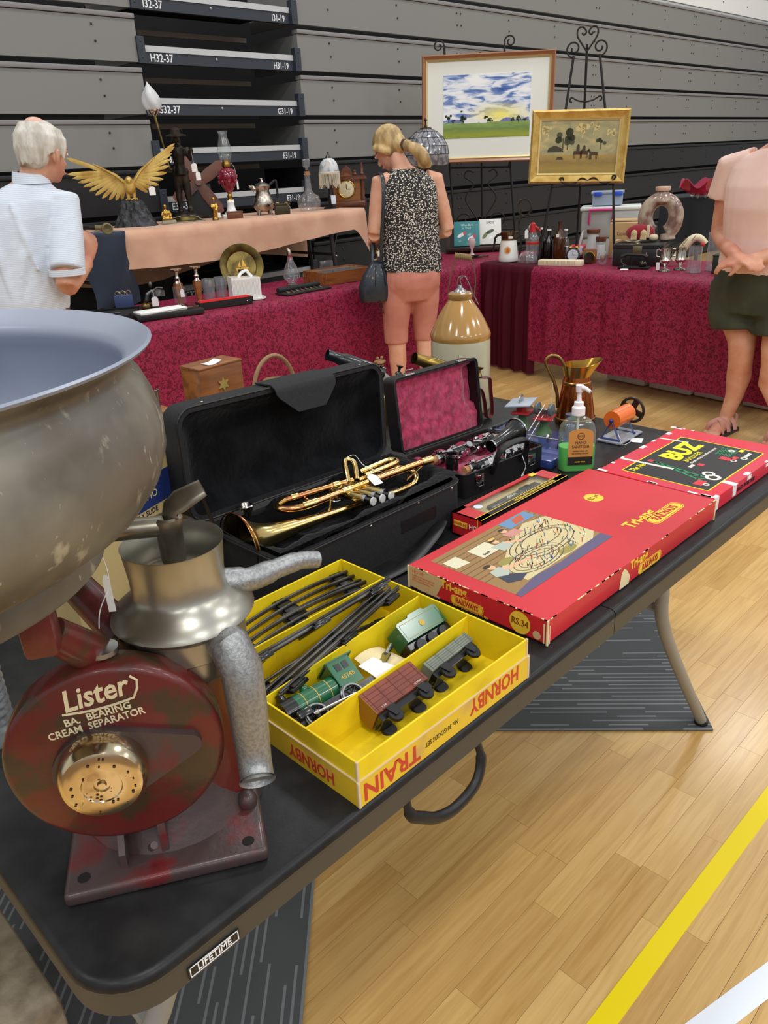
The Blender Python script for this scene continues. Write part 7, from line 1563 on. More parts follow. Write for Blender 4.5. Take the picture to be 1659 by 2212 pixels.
B().tube(hp_, [.03-.0008*i for i in range(15)], 18).build('horn_body', M('ivory', (224, 212, 178), .35, 0, (206, 190, 150), 8, coat=.3), t); B().ball((.07, -.02, .13), (.014, .014, .014), 10, 8).build('red_tip', M('horn_red', (190, 52, 44), .4), t)
text('QLD', .03, FRAME((-.062, -.03, .12), (.6, 0, .8), (-.8, 0, .6)), M('horn_ink', (120, 92, 60), .6), t); 
for i in (4, 8): B().tube([(hp_[i][0]+(.03)*0+.028*math.cos(a)*.5, .028*math.sin(a), hp_[i][2]+.028*math.cos(a)*.85) for a in [2*PI*k/18 for k in range(18)]], .0015, 5, closed=True).build('carved_ring', MATS['horn_ink'], t)
for lb_, x, y, s in (('short cut glass beer mug beside the dark green box', 4.63, 1.585, 1), ('tall cut glass stein behind the short mug', 4.76, 1.53, 1.45)):
    t = thing('glass_stein', lb_, 'mug', K(x, y), RR)
    def stn(u, v): a = 2*PI*u; r = .04*(1-.08*math.sin(v*PI))*(1+.05*math.cos(9*a)*(1 if v < .6 else .1)); return (r*math.cos(a), r*math.sin(a), .15*s*v)
    B().grid(stn, 54, 12).build('mug_wall', cut_glass, t, smooth=40); B().lathe([(0, .0), (.04, 0), (.036, .022*s), (0, .024*s)], 24).build('mug_base', cut_glass, t)
    if s > 1: B().tube(smoothpath([(.04, 0, .18), (.075, 0, .17), (.078, 0, .1), (.042, 0, .05)], 5), .008, 8).build('handle', cut_glass, t)
t = thing('green_box', 'dark green box at the right end, against the woman in shorts', 'box', K(4.66, 1.42), R(-82)); B().box((0, 0, .05), (.11, .09, .1), .004).build('box_body', M('dark_green_box', (34, 48, 38), .6), t)
B().box((0, 0, .102), (.114, .094, .008), .002).build('box_lid', MATS['dark_green_box'], t)
# dark table far right with pink bowl, plus pale bed end
t = thing('dark_table', 'small table draped in a dark cloth beyond the ring vase', 'table', (6.3, 2.2, 0), R(-75))
B().grid(lambda u, v: ((u-.5)*.85, -.0-.01*math.sin(u*22)*min(1, v*2), 1.075-.34*v+.012*math.sin(u*9)*v), 30, 10, .004).build('cloth_front', M('charcoal_cloth', (30, 34, 40), .8), t, smooth=60); B().box((0, .3, 1.07), (.86, .6, .012), .004).build('cloth_top', MATS['charcoal_cloth'], t)
for x in (-.38, -.12, .12, .38): B().cyl((x, .05, 0), (x, .05, 1.06), .016, 8).build('leg', MATS['leg_dark'], t)
pb = thing('pink_glass_bowl', 'wavy cranberry pink art glass bowl on the dark draped table', 'bowl', (6.28, 2.33, 1.077), R(-70))
def pbw(u, v): a = 2*PI*u; r = .03+.13*v**.8; return (r*math.cos(a), r*.75*math.sin(a), .012+.09*v**1.3+.035*v*v*math.sin(5*a+.5))
B().grid(pbw, 48, 12, .006).build('bowl_glass', M('pink_art_glass', (178, 30, 74), .06, trans=.35, coat=.7), pb, smooth=60)
for i in range(7): a = 2*PI*i/7; B().tube([(.03*math.cos(a), .025*math.sin(a), .03), (.075*math.cos(a), .055*math.sin(a), .012), (.06*math.cos(a), .045*math.sin(a), .0)], [.012, .014, .01], 8).build('clear_foot', cut_glass, pb)
t = thing('bed_end', 'pale green iron bed end with ball finial behind the right-hand person', 'bed end', (7.0, 2.42, 0), R(-70))
pg_ = M('pale_green_iron', (186, 190, 170), .4)
for x in (0, .045): B().cyl((x, 0, 0), (x, 0, 1.3), .01, 8).build('post', pg_, t)
B().ball((.02, 0, 1.315), .024, 12, 8).build('finial', pg_, t); B().tube(smoothpath([(.02, 0, 1.3), (.12, 0, 1.345), (.3, 0, 1.37), (.5, 0, 1.37)], 5), .01, 8).build('rail', pg_, t)
B().cyl((.5, 0, 0), (.5, 0, 1.37), .01, 8).build('post', pg_, t)

# stone ornament on the floor at lower left
sg = MATS.get('x'); sgm = M('weathered_stone', (150, 138, 116), .85, 0, (104, 92, 74), 12, lo=.42, hi=.6, bump=.5, bscale=30)
t = thing('stone_ornament', 'weathered buff carved stone ornament on a block, lower left under the table', 'ornament', (-.115, .62, 0), R(0))
B().box((0, 0, .14), (.34, .4, .28), .012).build('block', sgm, t)
def scroll_(u, v): a = 2*PI*u; t_ = v; r = (.1-.03*t_+.012*math.sin(3*a+6*t_)); return (r*math.cos(a)+.03, r*math.sin(a)*1.3, .28+.16*t_)
B().grid(scroll_, 28, 14).build('carved_drum', sgm, t, smooth=60); B().ball((.03, 0, .44), (.075, .095, .035), 20, 10).build('carved_top', sgm, t)
# ================================================================ people
def loft(b, rings, seg=24, caps=True):
    """rings (x,y,z,rx,ry)"""
    vs_ = []; fs_ = []; n = len(rings)
    for x, y, z, rx, ry in rings:
        for k in range(seg): a = 2*PI*k/seg; vs_.append((x+rx*math.cos(a), y+ry*math.sin(a), z))
    for i in range(n-1):
        for k in range(seg): l = (k+1) % seg; fs_.append((i*seg+k, i*seg+l, (i+1)*seg+l, (i+1)*seg+k))
    if caps: fs_ += [tuple(range(seg-1, -1, -1)), tuple((n-1)*seg+k for k in range(seg))]
    return b.add(vs_, fs_)
def hand(b, w_, d, nrm, curl=.6, s=1, grip=False):
    """palm and five bent fingers from wrist w_ along d; nrm = palm normal (fingers curl towards it)"""
    w_ = Vector(w_); d = Vector(d).normalized(); n = Vector(nrm); n = (n-d*n.dot(d)).normalized(); sd = d.cross(n)
    pe = w_+d*.085*s
    for k in (-1.5, -.5, .5, 1.5): b.tube([w_, w_+d*.04*s+sd*k*.012*s, pe+sd*k*.02*s], [.021*s, .017*s, .0125*s], 8)
    for k, L_ in ((-1.5, .06), (-.5, .074), (.5, .08), (1.5, .07)):
        p0 = pe+sd*k*.02*s; dirv = d.copy(); pts_ = [p0]; ang = curl*.5
        for j, f in enumerate((.45, .32, .23)):
            dirv = (dirv*math.cos(ang)+n*math.sin(ang)).normalized(); n2 = (n*math.cos(ang)-d*math.sin(ang)); pts_.append(pts_[-1]+dirv*L_*f*s); ang = curl
            if j == 0: nn = n
        b.tube(pts_, [.0105*s, .0095*s, .009*s, .0075*s], 8)
    th = w_+d*.03*s+sd*.026*s
    b.tube([w_+d*.01*s, th, th+(d*.6+sd*.5+n*.5)*.034*s, th+(d*1.1+sd*.4+n*1.0)*.05*s], [.018*s, .015*s, .0125*s, .009*s], 8)
def head(b, c, yawv, pitchv, s=1):
    """skull, jaw, nose, brow, ears, chin; faces local +y turned by yaw, nodding by pitch"""
    m = Matrix.Translation(c) @ Matrix.Rotation(yawv, 4, 'Z') @ Matrix.Rotation(pitchv, 4, 'X') @ Matrix.Scale(s, 4)
    q = B(m)
    q.ball((0, -.008, .03), (.074, .092, .088), 18, 12).ball((0, .028, -.03), (.058, .062, .075), 16, 10).ball((0, .06, -.078), (.026, .024, .022), 12, 8)
    q.tube([(0, .088, .012), (0, .106, -.018), (0, .1, -.03)], [.009, .013, .012], 8).tube([(-.03, .082, -.058), (0, .092, -.056), (.03, .082, -.058)], [.006, .009, .006], 8)
    for sx in (-1, 1):
        q.ball((sx*.076, -.006, -.012), (.011, .02, .034), 10, 8).ball((sx*.03, .082, .016), (.014, .01, .009), 10, 8).tube([(sx*.012, .088, .03), (sx*.045, .076, .032)], .008, 6)
    k = len(b.v); b.v += q.v; b.f += [tuple(i+k for i in f) for f in q.f]; return m
def facial(par, m, s=1):
    eye = M('eye_white', (232, 230, 226), .3); iris = M('eye_iris', (60, 70, 80), .3); lipm = M('lips', (176, 96, 88), .5)
    for sx in (-1, 1):
        B(m).ball((sx*.03, .087, .016), (.011, .008, .007), 10, 8).build('eye', eye, par); B(m).ball((sx*.03, .0945, .016), (.0045, .002, .0045), 8, 6).build('iris', iris, par); B(m).tube([(sx*.014, .094, .034), (sx*.03, .093, .038), (sx*.047, .082, .034)], .0035, 6).build('eyebrow', M('brow', (150, 130, 104), .8), par)
    B(m).tube([(-.026, .088, -.058), (0, .099, -.056), (.026, .088, -.058)], .0042, 8).build('mouth', lipm, par)
VX = .0075
# ---------------------------------------------------------------- blonde woman, seen from behind
wo = thing('person', 'woman from behind in black and white speckled sleeveless top and salmon cropped trousers', 'person', (3.52, 2.84, 0), R(-26.7))
b = B()
loft(b, [(-.03, 0, .70, .13, .11), (-.02, 0, .8, .168, .12), (-.01, .005, .95, .15, .105), (-.015, .01, 1.1, .155, .11), (-.02, .005, 1.25, .165, .105), (-.022, 0, 1.33, .165, .085), (-.03, .005, 1.38, .1, .066), (-.035, .01, 1.41, .055, .055)])
b.tube([(-.035, .01, 1.38), (-.06, .03, 1.44), (-.08, .05, 1.475)], [.055, .05, .05], 14)
hm = head(b, (-.095, .085, 1.505), R(38), R(-38), .98)
for s, cx, el, wr in ((-1, -.02, (-.245, -.01, 1.055), (-.17, .2, 1.0)), (1, -.02, (.225, -.01, 1.045), (.13, .2, 1.0))):
    sh = (cx+s*.175, 0, 1.335)
    b.tube([(cx+s*.12, 0, 1.34), sh, (sh[0]+s*.012, -.005, 1.25), tuple((Vector(sh)+Vector(el))/2), el], [.05, .05, .05, .046, .04], 14); b.tube([el, tuple(Vector(el).lerp(Vector(wr), .4)), wr], [.041, .038, .026], 14)
    hand(b, wr, (-.3*s, .85, .1), (0, .1, -1), .5, .92)
for x0, x1, xa in ((-.1, -.128, -.13), (.06, .062, .07)):
    b.tube([(x0, 0, .78), (x0*.55+x1*.45, .005, .6), (x1, .01, .47), (x1-.002, -.008, .36), (x1-.002, -.012, .29), (xa, -.004, .16), (xa, 0, .075), (xa, 0, .035)], [.1, .082, .062, .056, .055, .038, .032, .034], 16)
    b.tube([(xa, -.045, .035), (xa, .02, .045), (xa, .1, .035), (xa, .16, .025)], [.028, .036, .036, .022], 12)
remeshed(b, 'body', skin, wo, VX, 3); facial(wo, hm)
# hair: cap, swept back strands, ponytail
hair_b = M('blonde_hair', (206, 176, 120), .45, 0, (150, 122, 80), 26, lo=.4, hi=.62, stretch=(1, 1, .25), bump=.6, bscale=60)
h_ = B(hm); h_.ball((0, -.02, .042), (.083, .1, .092), 20, 14); h_.ball((0, -.055, .0), (.072, .06, .075), 16, 10)
h_.tube([(-.07, .04, .05), (-.082, -.0, .0), (-.07, -.03, -.05)], [.02, .024, .014], 10).tube([(.07, .04, .05), (.084, -.0, .03), (.08, -.03, .0)], [.02, .02, .012], 10)
k = B(); k.v, k.f = h_.v, h_.f
k.ball((-.03, -.03, 1.52), .034, 14, 10)
for i in range(7):
    a = i*.9; k.tube(smoothpath([(-.03, -.035, 1.52), (.01+.012*math.cos(a), -.07+.015*math.sin(a), 1.5), (.045+.018*math.cos(a), -.085+.018*math.sin(a), 1.455), (.06+.02*math.cos(a+1), -.075+.018*math.sin(a), 1.415), (.082+.012*math.cos(a), -.07, 1.40)], 3), [.024, .026, .028, .028, .028, .026, .024, .022, .02, .018, .014, .01, .006], 8)
remeshed(k, 'hair', hair_b, wo, .007, 2)
B().tube([(-.045+.022*math.cos(a), -.03+.01*math.cos(a), 1.525+.026*math.sin(a)) for a in [2*PI*i/14 for i in range(14)]], .006, 6, closed=True).build('hair_tie', M('hair_tie', (70, 50, 40), .7), wo)
B(hm).tube([(-.079, .0, -.05), (-.081, -.002, -.058)], .0035, 6).build('earring', gold, wo); B(hm).tube([(-.078, .0, .018), (-.06, .08, .016), (-.02, .1, .014), (.03, .1, .014), (.06, .08, .016)], .0022, 6).build('glasses', black_plastic, wo)
# speckled top
def speckle():
    m = bpy.data.materials.new('speckled_fabric'); m.use_nodes = True; nt = m.node_tree; bs_ = nt.nodes['Principled BSDF']; bs_.inputs['Roughness'].default_value = .8; L = nt.links.new; MATS['speckled_fabric'] = m
    tc_ = nt.nodes.new('ShaderNodeTexCoord'); v = nt.nodes.new('ShaderNodeTexVoronoi'); v.feature = 'F1'; v.inputs['Scale'].default_value = 92; v.inputs['Randomness'].default_value = .85
    mp_ = nt.nodes.new('ShaderNodeMapping'); mp_.inputs['Scale'].default_value = (1, 1, 1.35); L(tc_.outputs['Object'], mp_.inputs[0]); L(mp_.outputs[0], v.inputs['Vector'])
    r = nt.nodes.new('ShaderNodeValToRGB'); r.color_ramp.elements[0].position = .34; r.color_ramp.elements[0].color = (*lin((226, 220, 206)), 1); r.color_ramp.elements[1].position = .42; r.color_ramp.elements[1].color = (*lin((30, 28, 28)), 1)
    L(v.outputs['Distance'], r.inputs[0]); L(r.outputs[0], bs_.inputs['Base Color']); return m
spk = speckle()
b = B(); sg_ = 48
def topring(z, cx, cy, rx, ry, amp=0, dip=0):
    return [(cx+(rx+amp*math.sin(9*a))*math.cos(a), cy+(ry+amp*math.sin(7*a))*math.sin(a), z+dip*math.sin(2*a+.8)+dip*.6*math.sin(3*a)) for a in [2*PI*i/sg_ for i in range(sg_)]]
ringsT = [topring(.835, -.012, .0, .187, .142, .004, .014), topring(.9, -.012, 0, .184, .138, .004, .006), topring(.98, -.012, 0, .178, .132, .003), topring(1.06, -.014, 0, .176, .128, .002), topring(1.16, -.018, 0, .178, .128), topring(1.26, -.02, 0, .18, .12), topring(1.31, -.022, 0, .176, .108), topring(1.355, -.025, 0, .15, .088), topring(1.385, -.03, .003, .105, .074), topring(1.398, -.033, .006, .075, .066)]
vs_ = [p_ for r_ in ringsT for p_ in r_]; fs_ = [(i*sg_+k_, i*sg_+(k_+1) % sg_, (i+1)*sg_+(k_+1) % sg_, (i+1)*sg_+k_) for i in range(len(ringsT)-1) for k_ in range(sg_)]
b.add(vs_, fs_); top = b.build('sleeveless_top', spk, wo, smooth=80)
# cropped trousers
tr_m = M('salmon_cotton', (196, 128, 110), .75, 0, (184, 116, 100), 6)
b = B(); loft(b, [(-.025, 0, .66, .15, .115), (-.02, -.012, .74, .178, .135), (-.018, -.012, .8, .18, .14), (-.015, -.002, .88, .168, .125), (-.015, 0, .93, .158, .118)])
b.tube([(-.105, 0, .78), (-.118, .0, .64), (-.128, .006, .5), (-.13, .002, .4)], [.098, .094, .078, .074], 18); b.tube([(.06, 0, .78), (.064, .0, .64), (.063, .006, .5), (.063, .002, .4)], [.1, .092, .074, .068], 18)
b.ball((-.09, -.055, .78), (.085, .085, .09), 16, 10).ball((.055, -.055, .78), (.085, .085, .09), 16, 10)
remeshed(b, 'cropped_trousers', tr_m, wo, .008, 3)
for xa in (-.13, .07):
    B().prism([(xa+x*1.0, y) for x, y in ((-.036, -.07), (.036, -.07), (.042, .06), (.036, .15), (0, .18), (-.036, .15), (-.042, .06))], 0, .012).build('shoe_sole', M('sole_tan', (150, 120, 92), .7), wo); B().tube([(xa-.042, .06, .01), (xa-.03, .06, .06), (xa+.03, .06, .06), (xa+.042, .06, .01)], .006, 8, flat=(.4, 1.8)).build('sandal_strap', MATS['sole_tan'], wo)
# her shoulder bag
bgm = M('navy_leather', (34, 42, 54), .35, 0, (28, 36, 46), 40, bump=.15, bscale=120, coat=.2)
hbg = thing('shoulder_bag', 'navy leather shoulder bag hanging on the woman\'s left side', 'bag', (3.52, 2.84, 0), R(-26.7))
b = B(); 
loft(b, [(-.245, .0, .672, .1, .05), (-.245, 0, .7, .112, .06), (-.243, 0, .76, .112, .06), (-.238, 0, .83, .088, .05), (-.232, 0, .885, .05, .026), (-.23, 0, .905, .03, .012)], 28); b.build('bag_body', bgm, hbg, smooth=60)
B().tube(smoothpath([(-.215, -.03, .9), (-.218, -.07, 1.05), (-.212, -.105, 1.2), (-.2, -.085, 1.34), (-.195, -.02, 1.385), (-.2, .05, 1.34), (-.215, .1, 1.2), (-.235, .05, 1.0), (-.25, .02, .9)], 6), .012, 8, flat=(.25, 1), up=(0, 1, 0)).build('shoulder_strap', bgm, hbg)
for dx in (-.04, .03): B().tube([(-.235+dx, -.045, .7), (-.232+dx*.9, -.058, .78), (-.23+dx*.6, -.035, .88)], .0025, 6).build('zip_piping', M('bag_dark', (20, 24, 30), .4), hbg)
B().lathe([(0, .003), (.007, .003), (.008, 0)], 6, FRAME((-.285, -.056, .815), (1, 0, 0), (0, 0, 1))).build('metal_logo', silver, hbg); B().tube([(-.24, -.06, .67), (-.25, -.062, .62)], .003, 6).tube([(-.235, -.06, .67), (-.225, -.062, .6)], .003, 6).build('tassel', MATS['bag_dark'], hbg); B().tube([(-.252, -.0, .9), (-.252, -.012, .912), (-.24, -.012, .915)], .006, 8).build('strap_ring', silver, hbg)

# ---------------------------------------------------------------- white-haired man, seen from behind
mn = thing('person', 'white-haired man from behind in a pale striped short-sleeved shirt, holding a pipe', 'person', (1.277, 2.955, 0), R(-38.5))
b = B()
loft(b, [(-.055, 0, .84, .15, .115), (-.05, 0, .95, .152, .12), (-.035, 0, 1.1, .158, .12), (-.015, 0, 1.25, .168, .115), (.01, 0, 1.35, .165, .095), (.04, .005, 1.41, .1, .072), (.06, .01, 1.44, .064, .06)])
b.tube([(.055, .005, 1.4), (.085, .015, 1.46), (.112, .025, 1.5)], [.062, .058, .056], 14)
hm = head(b, (.128, .035, 1.535), R(-32), R(-14), 1.0)
hw = (.21, .06, 1.105)
for s, el, wr in ((1, (.155, -.135, 1.03), hw), (-1, (-.245, -.02, 1.05), (-.1, .2, 1.08))):
    sh = (s*.172+.012, 0, 1.355)
    b.tube([(s*.11+.01, 0, 1.355), sh, tuple((Vector(sh)+Vector(el))/2), el], [.052, .052, .047, .043], 14); b.tube([el, tuple(Vector(el).lerp(Vector(wr), .4)), wr], [.044, .041, .03], 14)
    hand(b, wr, (.25, .25, .9) if s > 0 else (.5, .7, 0), (-.75, .6, .1) if s > 0 else (0, .2, -1), 1.1 if s > 0 else .5, 1.05)
for s in (-1, 1):
    b.tube([(s*.085-.05, 0, .86), (s*.09-.05, 0, .65), (s*.1-.05, .01, .48), (s*.1-.05, -.01, .34), (s*.1-.05, 0, .08)], [.105, .09, .068, .06, .042], 14); b.tube([(s*.1-.05, -.05, .04), (s*.11-.05, .06, .05), (s*.12-.05, .17, .03)], [.034, .042, .03], 10)
skm = M('skin_ruddy', (212, 158, 130), .5, 0, (196, 128, 104), 10, lo=.4, hi=.68, bump=.08, bscale=90)
remeshed(b, 'body', skm, mn, VX, 3); facial(mn, hm)
hw_m = M('white_hair', (222, 218, 208), .55, 0, (188, 182, 170), 26, stretch=(1, 1, .25), bump=.6, bscale=60)
h_ = B(hm)
h_.ball((0, -.012, .04), (.08, .098, .084), 20, 14); h_.ball((0, -.05, -.015), (.068, .054, .06), 16, 10)
for i in range(26):
    a = R(62)+(R(298)-R(62))*i/25; c_, s_ = math.sin(a), math.cos(a)
    side = abs(c_) > .8; zl = (-.012 if side else -.062)+.008*math.sin(i*2.3)
    h_.tube([(c_*.06, s_*.08-.012, .092), (c_*.079, s_*.098-.012, .05), (c_*.08, s_*.1-.012, .0 if not side else .02), (c_*(.07 if not side else .079), s_*.088-.01, zl)], [.014, .014, .012, .004], 7)
for sx in (-1, 1): h_.tube([(sx*.072, .03, .06), (sx*.08, .028, .02), (sx*.078, .03, -.02)], [.016, .012, .005], 8)
remeshed(h_, 'hair', hw_m, mn, .0055, 1)
B(hm).ball((0, -.035, .1), (.042, .046, .027), 14, 8).build('bald_patch', M('scalp_pink', (222, 176, 158), .5), mn)
for sx in (-1, 1): B(hm).tube([(sx*.08, -.012, .012), (sx*.09, -.014, .0), (sx*.088, -.01, -.03), (sx*.08, -.002, -.044)], [.008, .012, .011, .006], 8, flat=(1, .6)).build('ear', skm, mn)
def stripe_shirt():
    m = bpy.data.materials.new('striped_shirt'); m.use_nodes = True; nt = m.node_tree; bs_ = nt.nodes['Principled BSDF']; bs_.inputs['Roughness'].default_value = .75; L = nt.links.new; MATS['striped_shirt'] = m
    tc_ = nt.nodes.new('ShaderNodeTexCoord'); wv = nt.nodes.new('ShaderNodeTexWave'); wv.bands_direction = 'Z'; wv.inputs['Scale'].default_value = 45; wv.inputs['Distortion'].default_value = .3; L(tc_.outputs['Object'], wv.inputs['Vector'])
    r = nt.nodes.new('ShaderNodeValToRGB'); r.color_ramp.elements[0].color = (*lin((196, 208, 226)), 1); r.color_ramp.elements[1].color = (*lin((224, 230, 238)), 1); L(wv.outputs['Fac'], r.inputs[0]); L(r.outputs[0], bs_.inputs['Base Color']); return m
shm = stripe_shirt()
b = B(); loft(b, [(-.055, 0, .925, .168, .15), (-.052, 0, .98, .176, .155), (-.042, 0, 1.08, .174, .146), (-.025, 0, 1.2, .178, .14), (-.008, 0, 1.3, .184, .128), (.012, 0, 1.36, .175, .106), (.035, .003, 1.4, .125, .084), (.055, .008, 1.43, .078, .07)])
b.tube([(.11, 0, 1.355), (.182, 0, 1.35), (.178, -.06, 1.22), (.168, -.115, 1.095)], [.062, .064, .066, .07], 18); b.tube([(-.12, 0, 1.355), (-.17, 0, 1.35), (-.21, -.01, 1.22), (-.24, -.02, 1.1)], [.062, .066, .07, .073], 18)
for (p0, p1, r_) in (((-.1, -.12, 1.33), (-.06, -.15, .98), .02), ((.05, -.11, 1.3), (-.03, -.15, 1.0), .02), ((.0, -.12, 1.36), (.06, -.135, 1.1), .016), ((-.16, -.09, 1.2), (-.12, -.135, 1.0), .016)): b.tube([p0, tuple(Vector(p0).lerp(Vector(p1), .5)), p1], [.004, r_, .006], 8)
so = remeshed(b, 'shirt', shm, mn, .008, 2)
B().grid(lambda u, v: (.066+(.072-.006*v)*math.cos(R(150)+u*R(240))*(1.05-.05*v), .006+(.066-.004*v)*math.sin(R(150)+u*R(240))-.008*(1-v), 1.425+.04*v+.012*math.cos(u*PI)*v), 24, 4, .003).build('collar', shm, mn, smooth=80)
B().grid(lambda u, v: (.165+.072*math.cos(2*PI*u)+.001*v, -.118+.066*math.sin(2*PI*u), 1.075+.025*v), 30, 3, .003).build('sleeve_cuff', shm, mn, smooth=80)
b = B(); loft(b, [(-.055, 0, .76, .15, .125), (-.055, 0, .85, .16, .135), (-.055, 0, .95, .16, .135)])
for s in (-1, 1): b.tube([(s*.085-.05, 0, .84), (s*.09-.05, 0, .65), (s*.1-.05, .0, .4), (s*.1-.05, 0, .08)], [.105, .098, .085, .08], 14)
remeshed(b, 'trousers', M('buff_trousers', (170, 156, 132), .8), mn, .01, 2)
B().tube([(-.055+.163*math.cos(a), .138*math.sin(a), .925) for a in [2*PI*i/32 for i in range(32)]], .016, 8, closed=True, flat=(1, .25), up=(0, 0, 1)).build('belt', M('belt_brown', (104, 62, 46), .5), mn)
for a in (-1.1, -1.9, -.5): B().box((0, 0, 0), (.012, .006, .045), .001, TR(-.055+.166*math.cos(a), .141*math.sin(a), .927, a+PI/2)).build('belt_loop', MATS['buff_trousers'], mn)
for s in (-1, 1): B().ball((s*.11-.05, .05, .035), (.05, .14, .04), 16, 8).build('shoe', M('shoe_brown', (70, 52, 40), .5), mn)
# smoking pipe in his hand
pk = thing('smoking_pipe', 'ornate dark pipe with a pale carved bowl held by the white-haired man', 'pipe', (1.277, 2.955, 0), R(-38.5))
B().tube([(.185, .095, 1.246), (.22, .1, 1.242), (.262, .106, 1.24)], [.006, .009, .011], 12).build('pipe_stem', black_plastic, pk); B().cyl((.19, .096, 1.246), (.204, .098, 1.244), .011, 12).build('brass_ferrule', brass, pk)
B().tube([(.26, .106, 1.24), (.275, .108, 1.238), (.292, .11, 1.236)], [.012, .01, .013], 12).build('pipe_shank', M('pipe_horn', (120, 108, 76), .4), pk)
B().lathe([(0, -.02), (.016, -.018), (.024, 0), (.023, .02), (.019, .022), (.013, .012), (0, 0)], 20, FRAME((.309, .105, 1.233), (.9, .3, 0), (0, 0, 1))).build('pipe_bowl', MATS['pipe_horn'], pk)

# ---------------------------------------------------------------- person at the right edge
rp = thing('person', 'person in pale pink T-shirt, dark olive shorts and pink sandals at the right edge', 'person', (4.046, .961, 0), R(80))
b = B()
loft(b, [(0, 0, .72, .15, .12), (0, 0, .85, .172, .135), (0, 0, 1.0, .165, .13), (0, .01, 1.15, .17, .135), (0, 0, 1.28, .18, .12), (0, 0, 1.36, .175, .095), (0, 0, 1.41, .1, .075), (0, 0, 1.44, .06, .058)])
b.tube([(0, 0, 1.4), (-.03, .01, 1.46), (-.05, .02, 1.5)], [.06, .055, .054], 14); hm = head(b, (-.06, .035, 1.545), R(8), R(-16), .98)
for s, el, wr in ((1, (.222, -.03, 1.02), (.04, .2, .945)), (-1, (-.222, -.03, 1.02), (-.03, .21, .93))):
    sh = (s*.185, 0, 1.35)
    b.tube([(s*.12, 0, 1.36), sh, tuple((Vector(sh)+Vector(el))/2), el], [.055, .054, .05, .044], 14); b.tube([el, tuple(Vector(el).lerp(Vector(wr), .4)), wr], [.045, .042, .029], 14); hand(b, wr, (-.85*s, .35, -.15), (0, -.3, -.9), .7, .95)
for hx, kx, ax_, ay, lft in ((.1, .05, .105, 0, 1), (-.11, -.13, -.2, -.05, -1)):
    b.tube([(hx, 0, .8), (hx*.6+kx*.4, .01, .6), (kx, .03, .46), (kx+.005, .015, .4), (kx+.02, -.012, .31), (kx*.45+ax_*.55, -.01, .2), (ax_, ay, .085), (ax_, ay, .04)], [.1, .082, .064, .06, .062, .045, .034, .036], 16)
    b.tube([(ax_, ay-.045, .04), (ax_-.005, ay+.03, .05), (ax_-.02, ay+.1, .04), (ax_-.03, ay+.15, .032)], [.03, .036, .038, .026], 12)
    for k in range(5): b.tube([(ax_-.055+.02*k, ay+.135, .03), (ax_-.06+.02*k, ay+.178-.007*abs(k-1.5), .024)], [.011, .0085], 8)
def stout(o):
    for v in o.data.vertices:
        z = v.co.z; k = max(0, min(1, (z-.5)/.12))*max(0, min(1, (1.43-z)/.06)); v.co.x *= 1+.28*k
    return o
stout(remeshed(b, 'body', skm, rp, VX, 3)); facial(rp, hm)
h_ = B(hm); h_.ball((0, -.02, .045), (.085, .102, .09), 18, 12); h_.tube([(-.07, .03, .06), (-.085, -.01, 0), (-.07, -.04, -.06)], .02, 8).tube([(.07, .03, .06), (.085, -.01, 0), (.07, -.04, -.06)], .02, 8); h_.ball((0, -.06, -.02), (.075, .05, .085), 14, 8)
for i in range(24):
    a = R(60)+R(240)*i/23; c_, s_ = math.sin(a), math.cos(a); h_.tube([(c_*.05, s_*.07-.015, .11), (c_*.083, s_*.1-.015, .04), (c_*.086, s_*.1-.015, -.02), (c_*.078, s_*.09-.015, -.075+.012*math.sin(i*2.1))], [.014, .015, .014, .005], 7)
remeshed(h_, 'hair', M('grey_hair', (170, 160, 148), .6, 0, (196, 188, 176), 30, stretch=(1, 1, .25), bump=.5, bscale=60), rp, .006, 1)
pinkm = M('pale_pink_jersey', (234, 200, 188), .8, 0, (226, 190, 178), 5)
b = B(); loft(b, [(0, 0, .855, .192, .158), (0, 0, .92, .19, .155), (0, .005, 1.02, .184, .152), (0, .018, 1.15, .188, .155), (0, .012, 1.25, .195, .145), (0, 0, 1.33, .192, .12), (0, 0, 1.38, .15, .096), (0, 0, 1.415, .085, .076)])
for s in (1, -1): b.tube([(s*.12, 0, 1.36), (s*.19, 0, 1.345), (s*.205, -.01, 1.26), (s*.222, -.02, 1.19)], [.064, .068, .068, .07], 18)
stout(remeshed(b, 't_shirt', pinkm, rp, .008, 3))
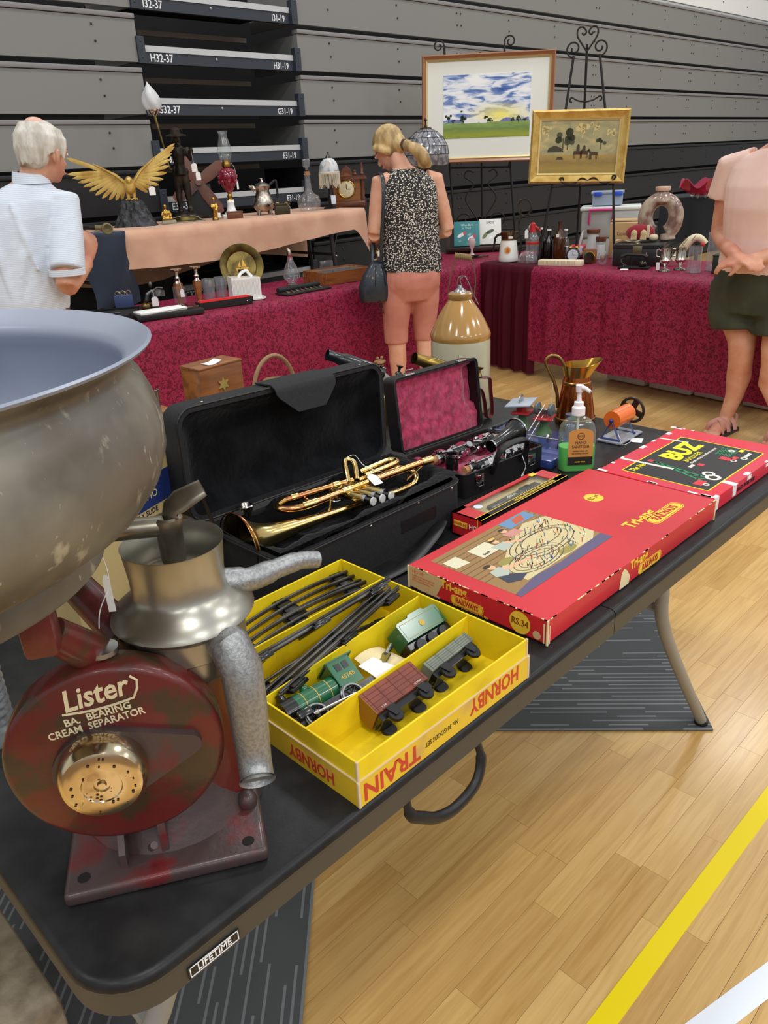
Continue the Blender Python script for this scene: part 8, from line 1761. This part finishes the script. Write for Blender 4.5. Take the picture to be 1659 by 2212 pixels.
olive = M('dark_olive_cotton', (64, 68, 52), .8, 0, (52, 56, 42), 6, bump=.15, bscale=40)
b = B(); loft(b, [(0, 0, .66, .19, .15), (0, 0, .78, .205, .162), (0, 0, .9, .19, .152)])
b.tube([(.1, 0, .8), (.09, .005, .68), (.072, .015, .565)], [.116, .122, .128], 18); b.tube([(-.1, 0, .8), (-.105, .005, .68), (-.115, .01, .565)], [.116, .124, .128], 18); stout(remeshed(b, 'shorts', olive, rp, .009, 3))
snd = M('pink_sandal', (196, 140, 128), .5)
for ax_, ay in ((.105, 0), (-.2, -.05)):
    B().prism([(ax_-.012+x, ay+y) for x, y in ((-.034, -.07), (.04, -.07), (.046, .05), (.04, .13), (.005, .185), (-.046, .175), (-.056, .12), (-.045, .04))], 0, .02).build('sandal_sole', M('sole_dark', (56, 48, 44), .7), rp)
    for (y0, y1, h0) in ((.1, .06, .078), (.05, .1, .088), (-.01, .03, .1)): B().tube(smoothpath([(ax_-.058, ay+y0, .022), (ax_-.045, ay+y0, .06), (ax_-.012, ay+(y0+y1)/2, h0), (ax_+.03, ay+y1, .06), (ax_+.04, ay+y1, .022)], 4), .009, 8, flat=(.3, 1.4), up=(0, 0, 1)).build('sandal_strap', snd, rp)
    B().tube(smoothpath([(ax_-.04, ay-.04, .05), (ax_-.03, ay-.055, .09), (ax_, ay-.06, .095), (ax_+.035, ay-.05, .085), (ax_+.04, ay-.02, .05)], 4), .009, 8, flat=(.3, 1.4)).build('heel_strap', snd, rp)
# ================================================================ tidy: joined fine pieces
for o in bpy.data.objects:
    n = o.name.split('.')[0]
    if n.startswith('printed_') or n in ('worn_edges', 'torn_patches', 'bolts', 'studs', 'rust_spots', 'bolt_hole', 'casting_rib', 'cork', 'yellow_rule', 'yellow_border', 'tape', 'plate_border', 'air_slots', 'plank_lines', 'cab_window', 'buffer', 'yellow_stripe', 'ship_emboss', 'bail_wire', 'stopper_wire', 'drive_cord', 'tassel', 'spokes', 'hands', 'clock_hands', 'coupling_rod', 'spout_bore') and o.parent:
        o['kind'] = 'stuff'
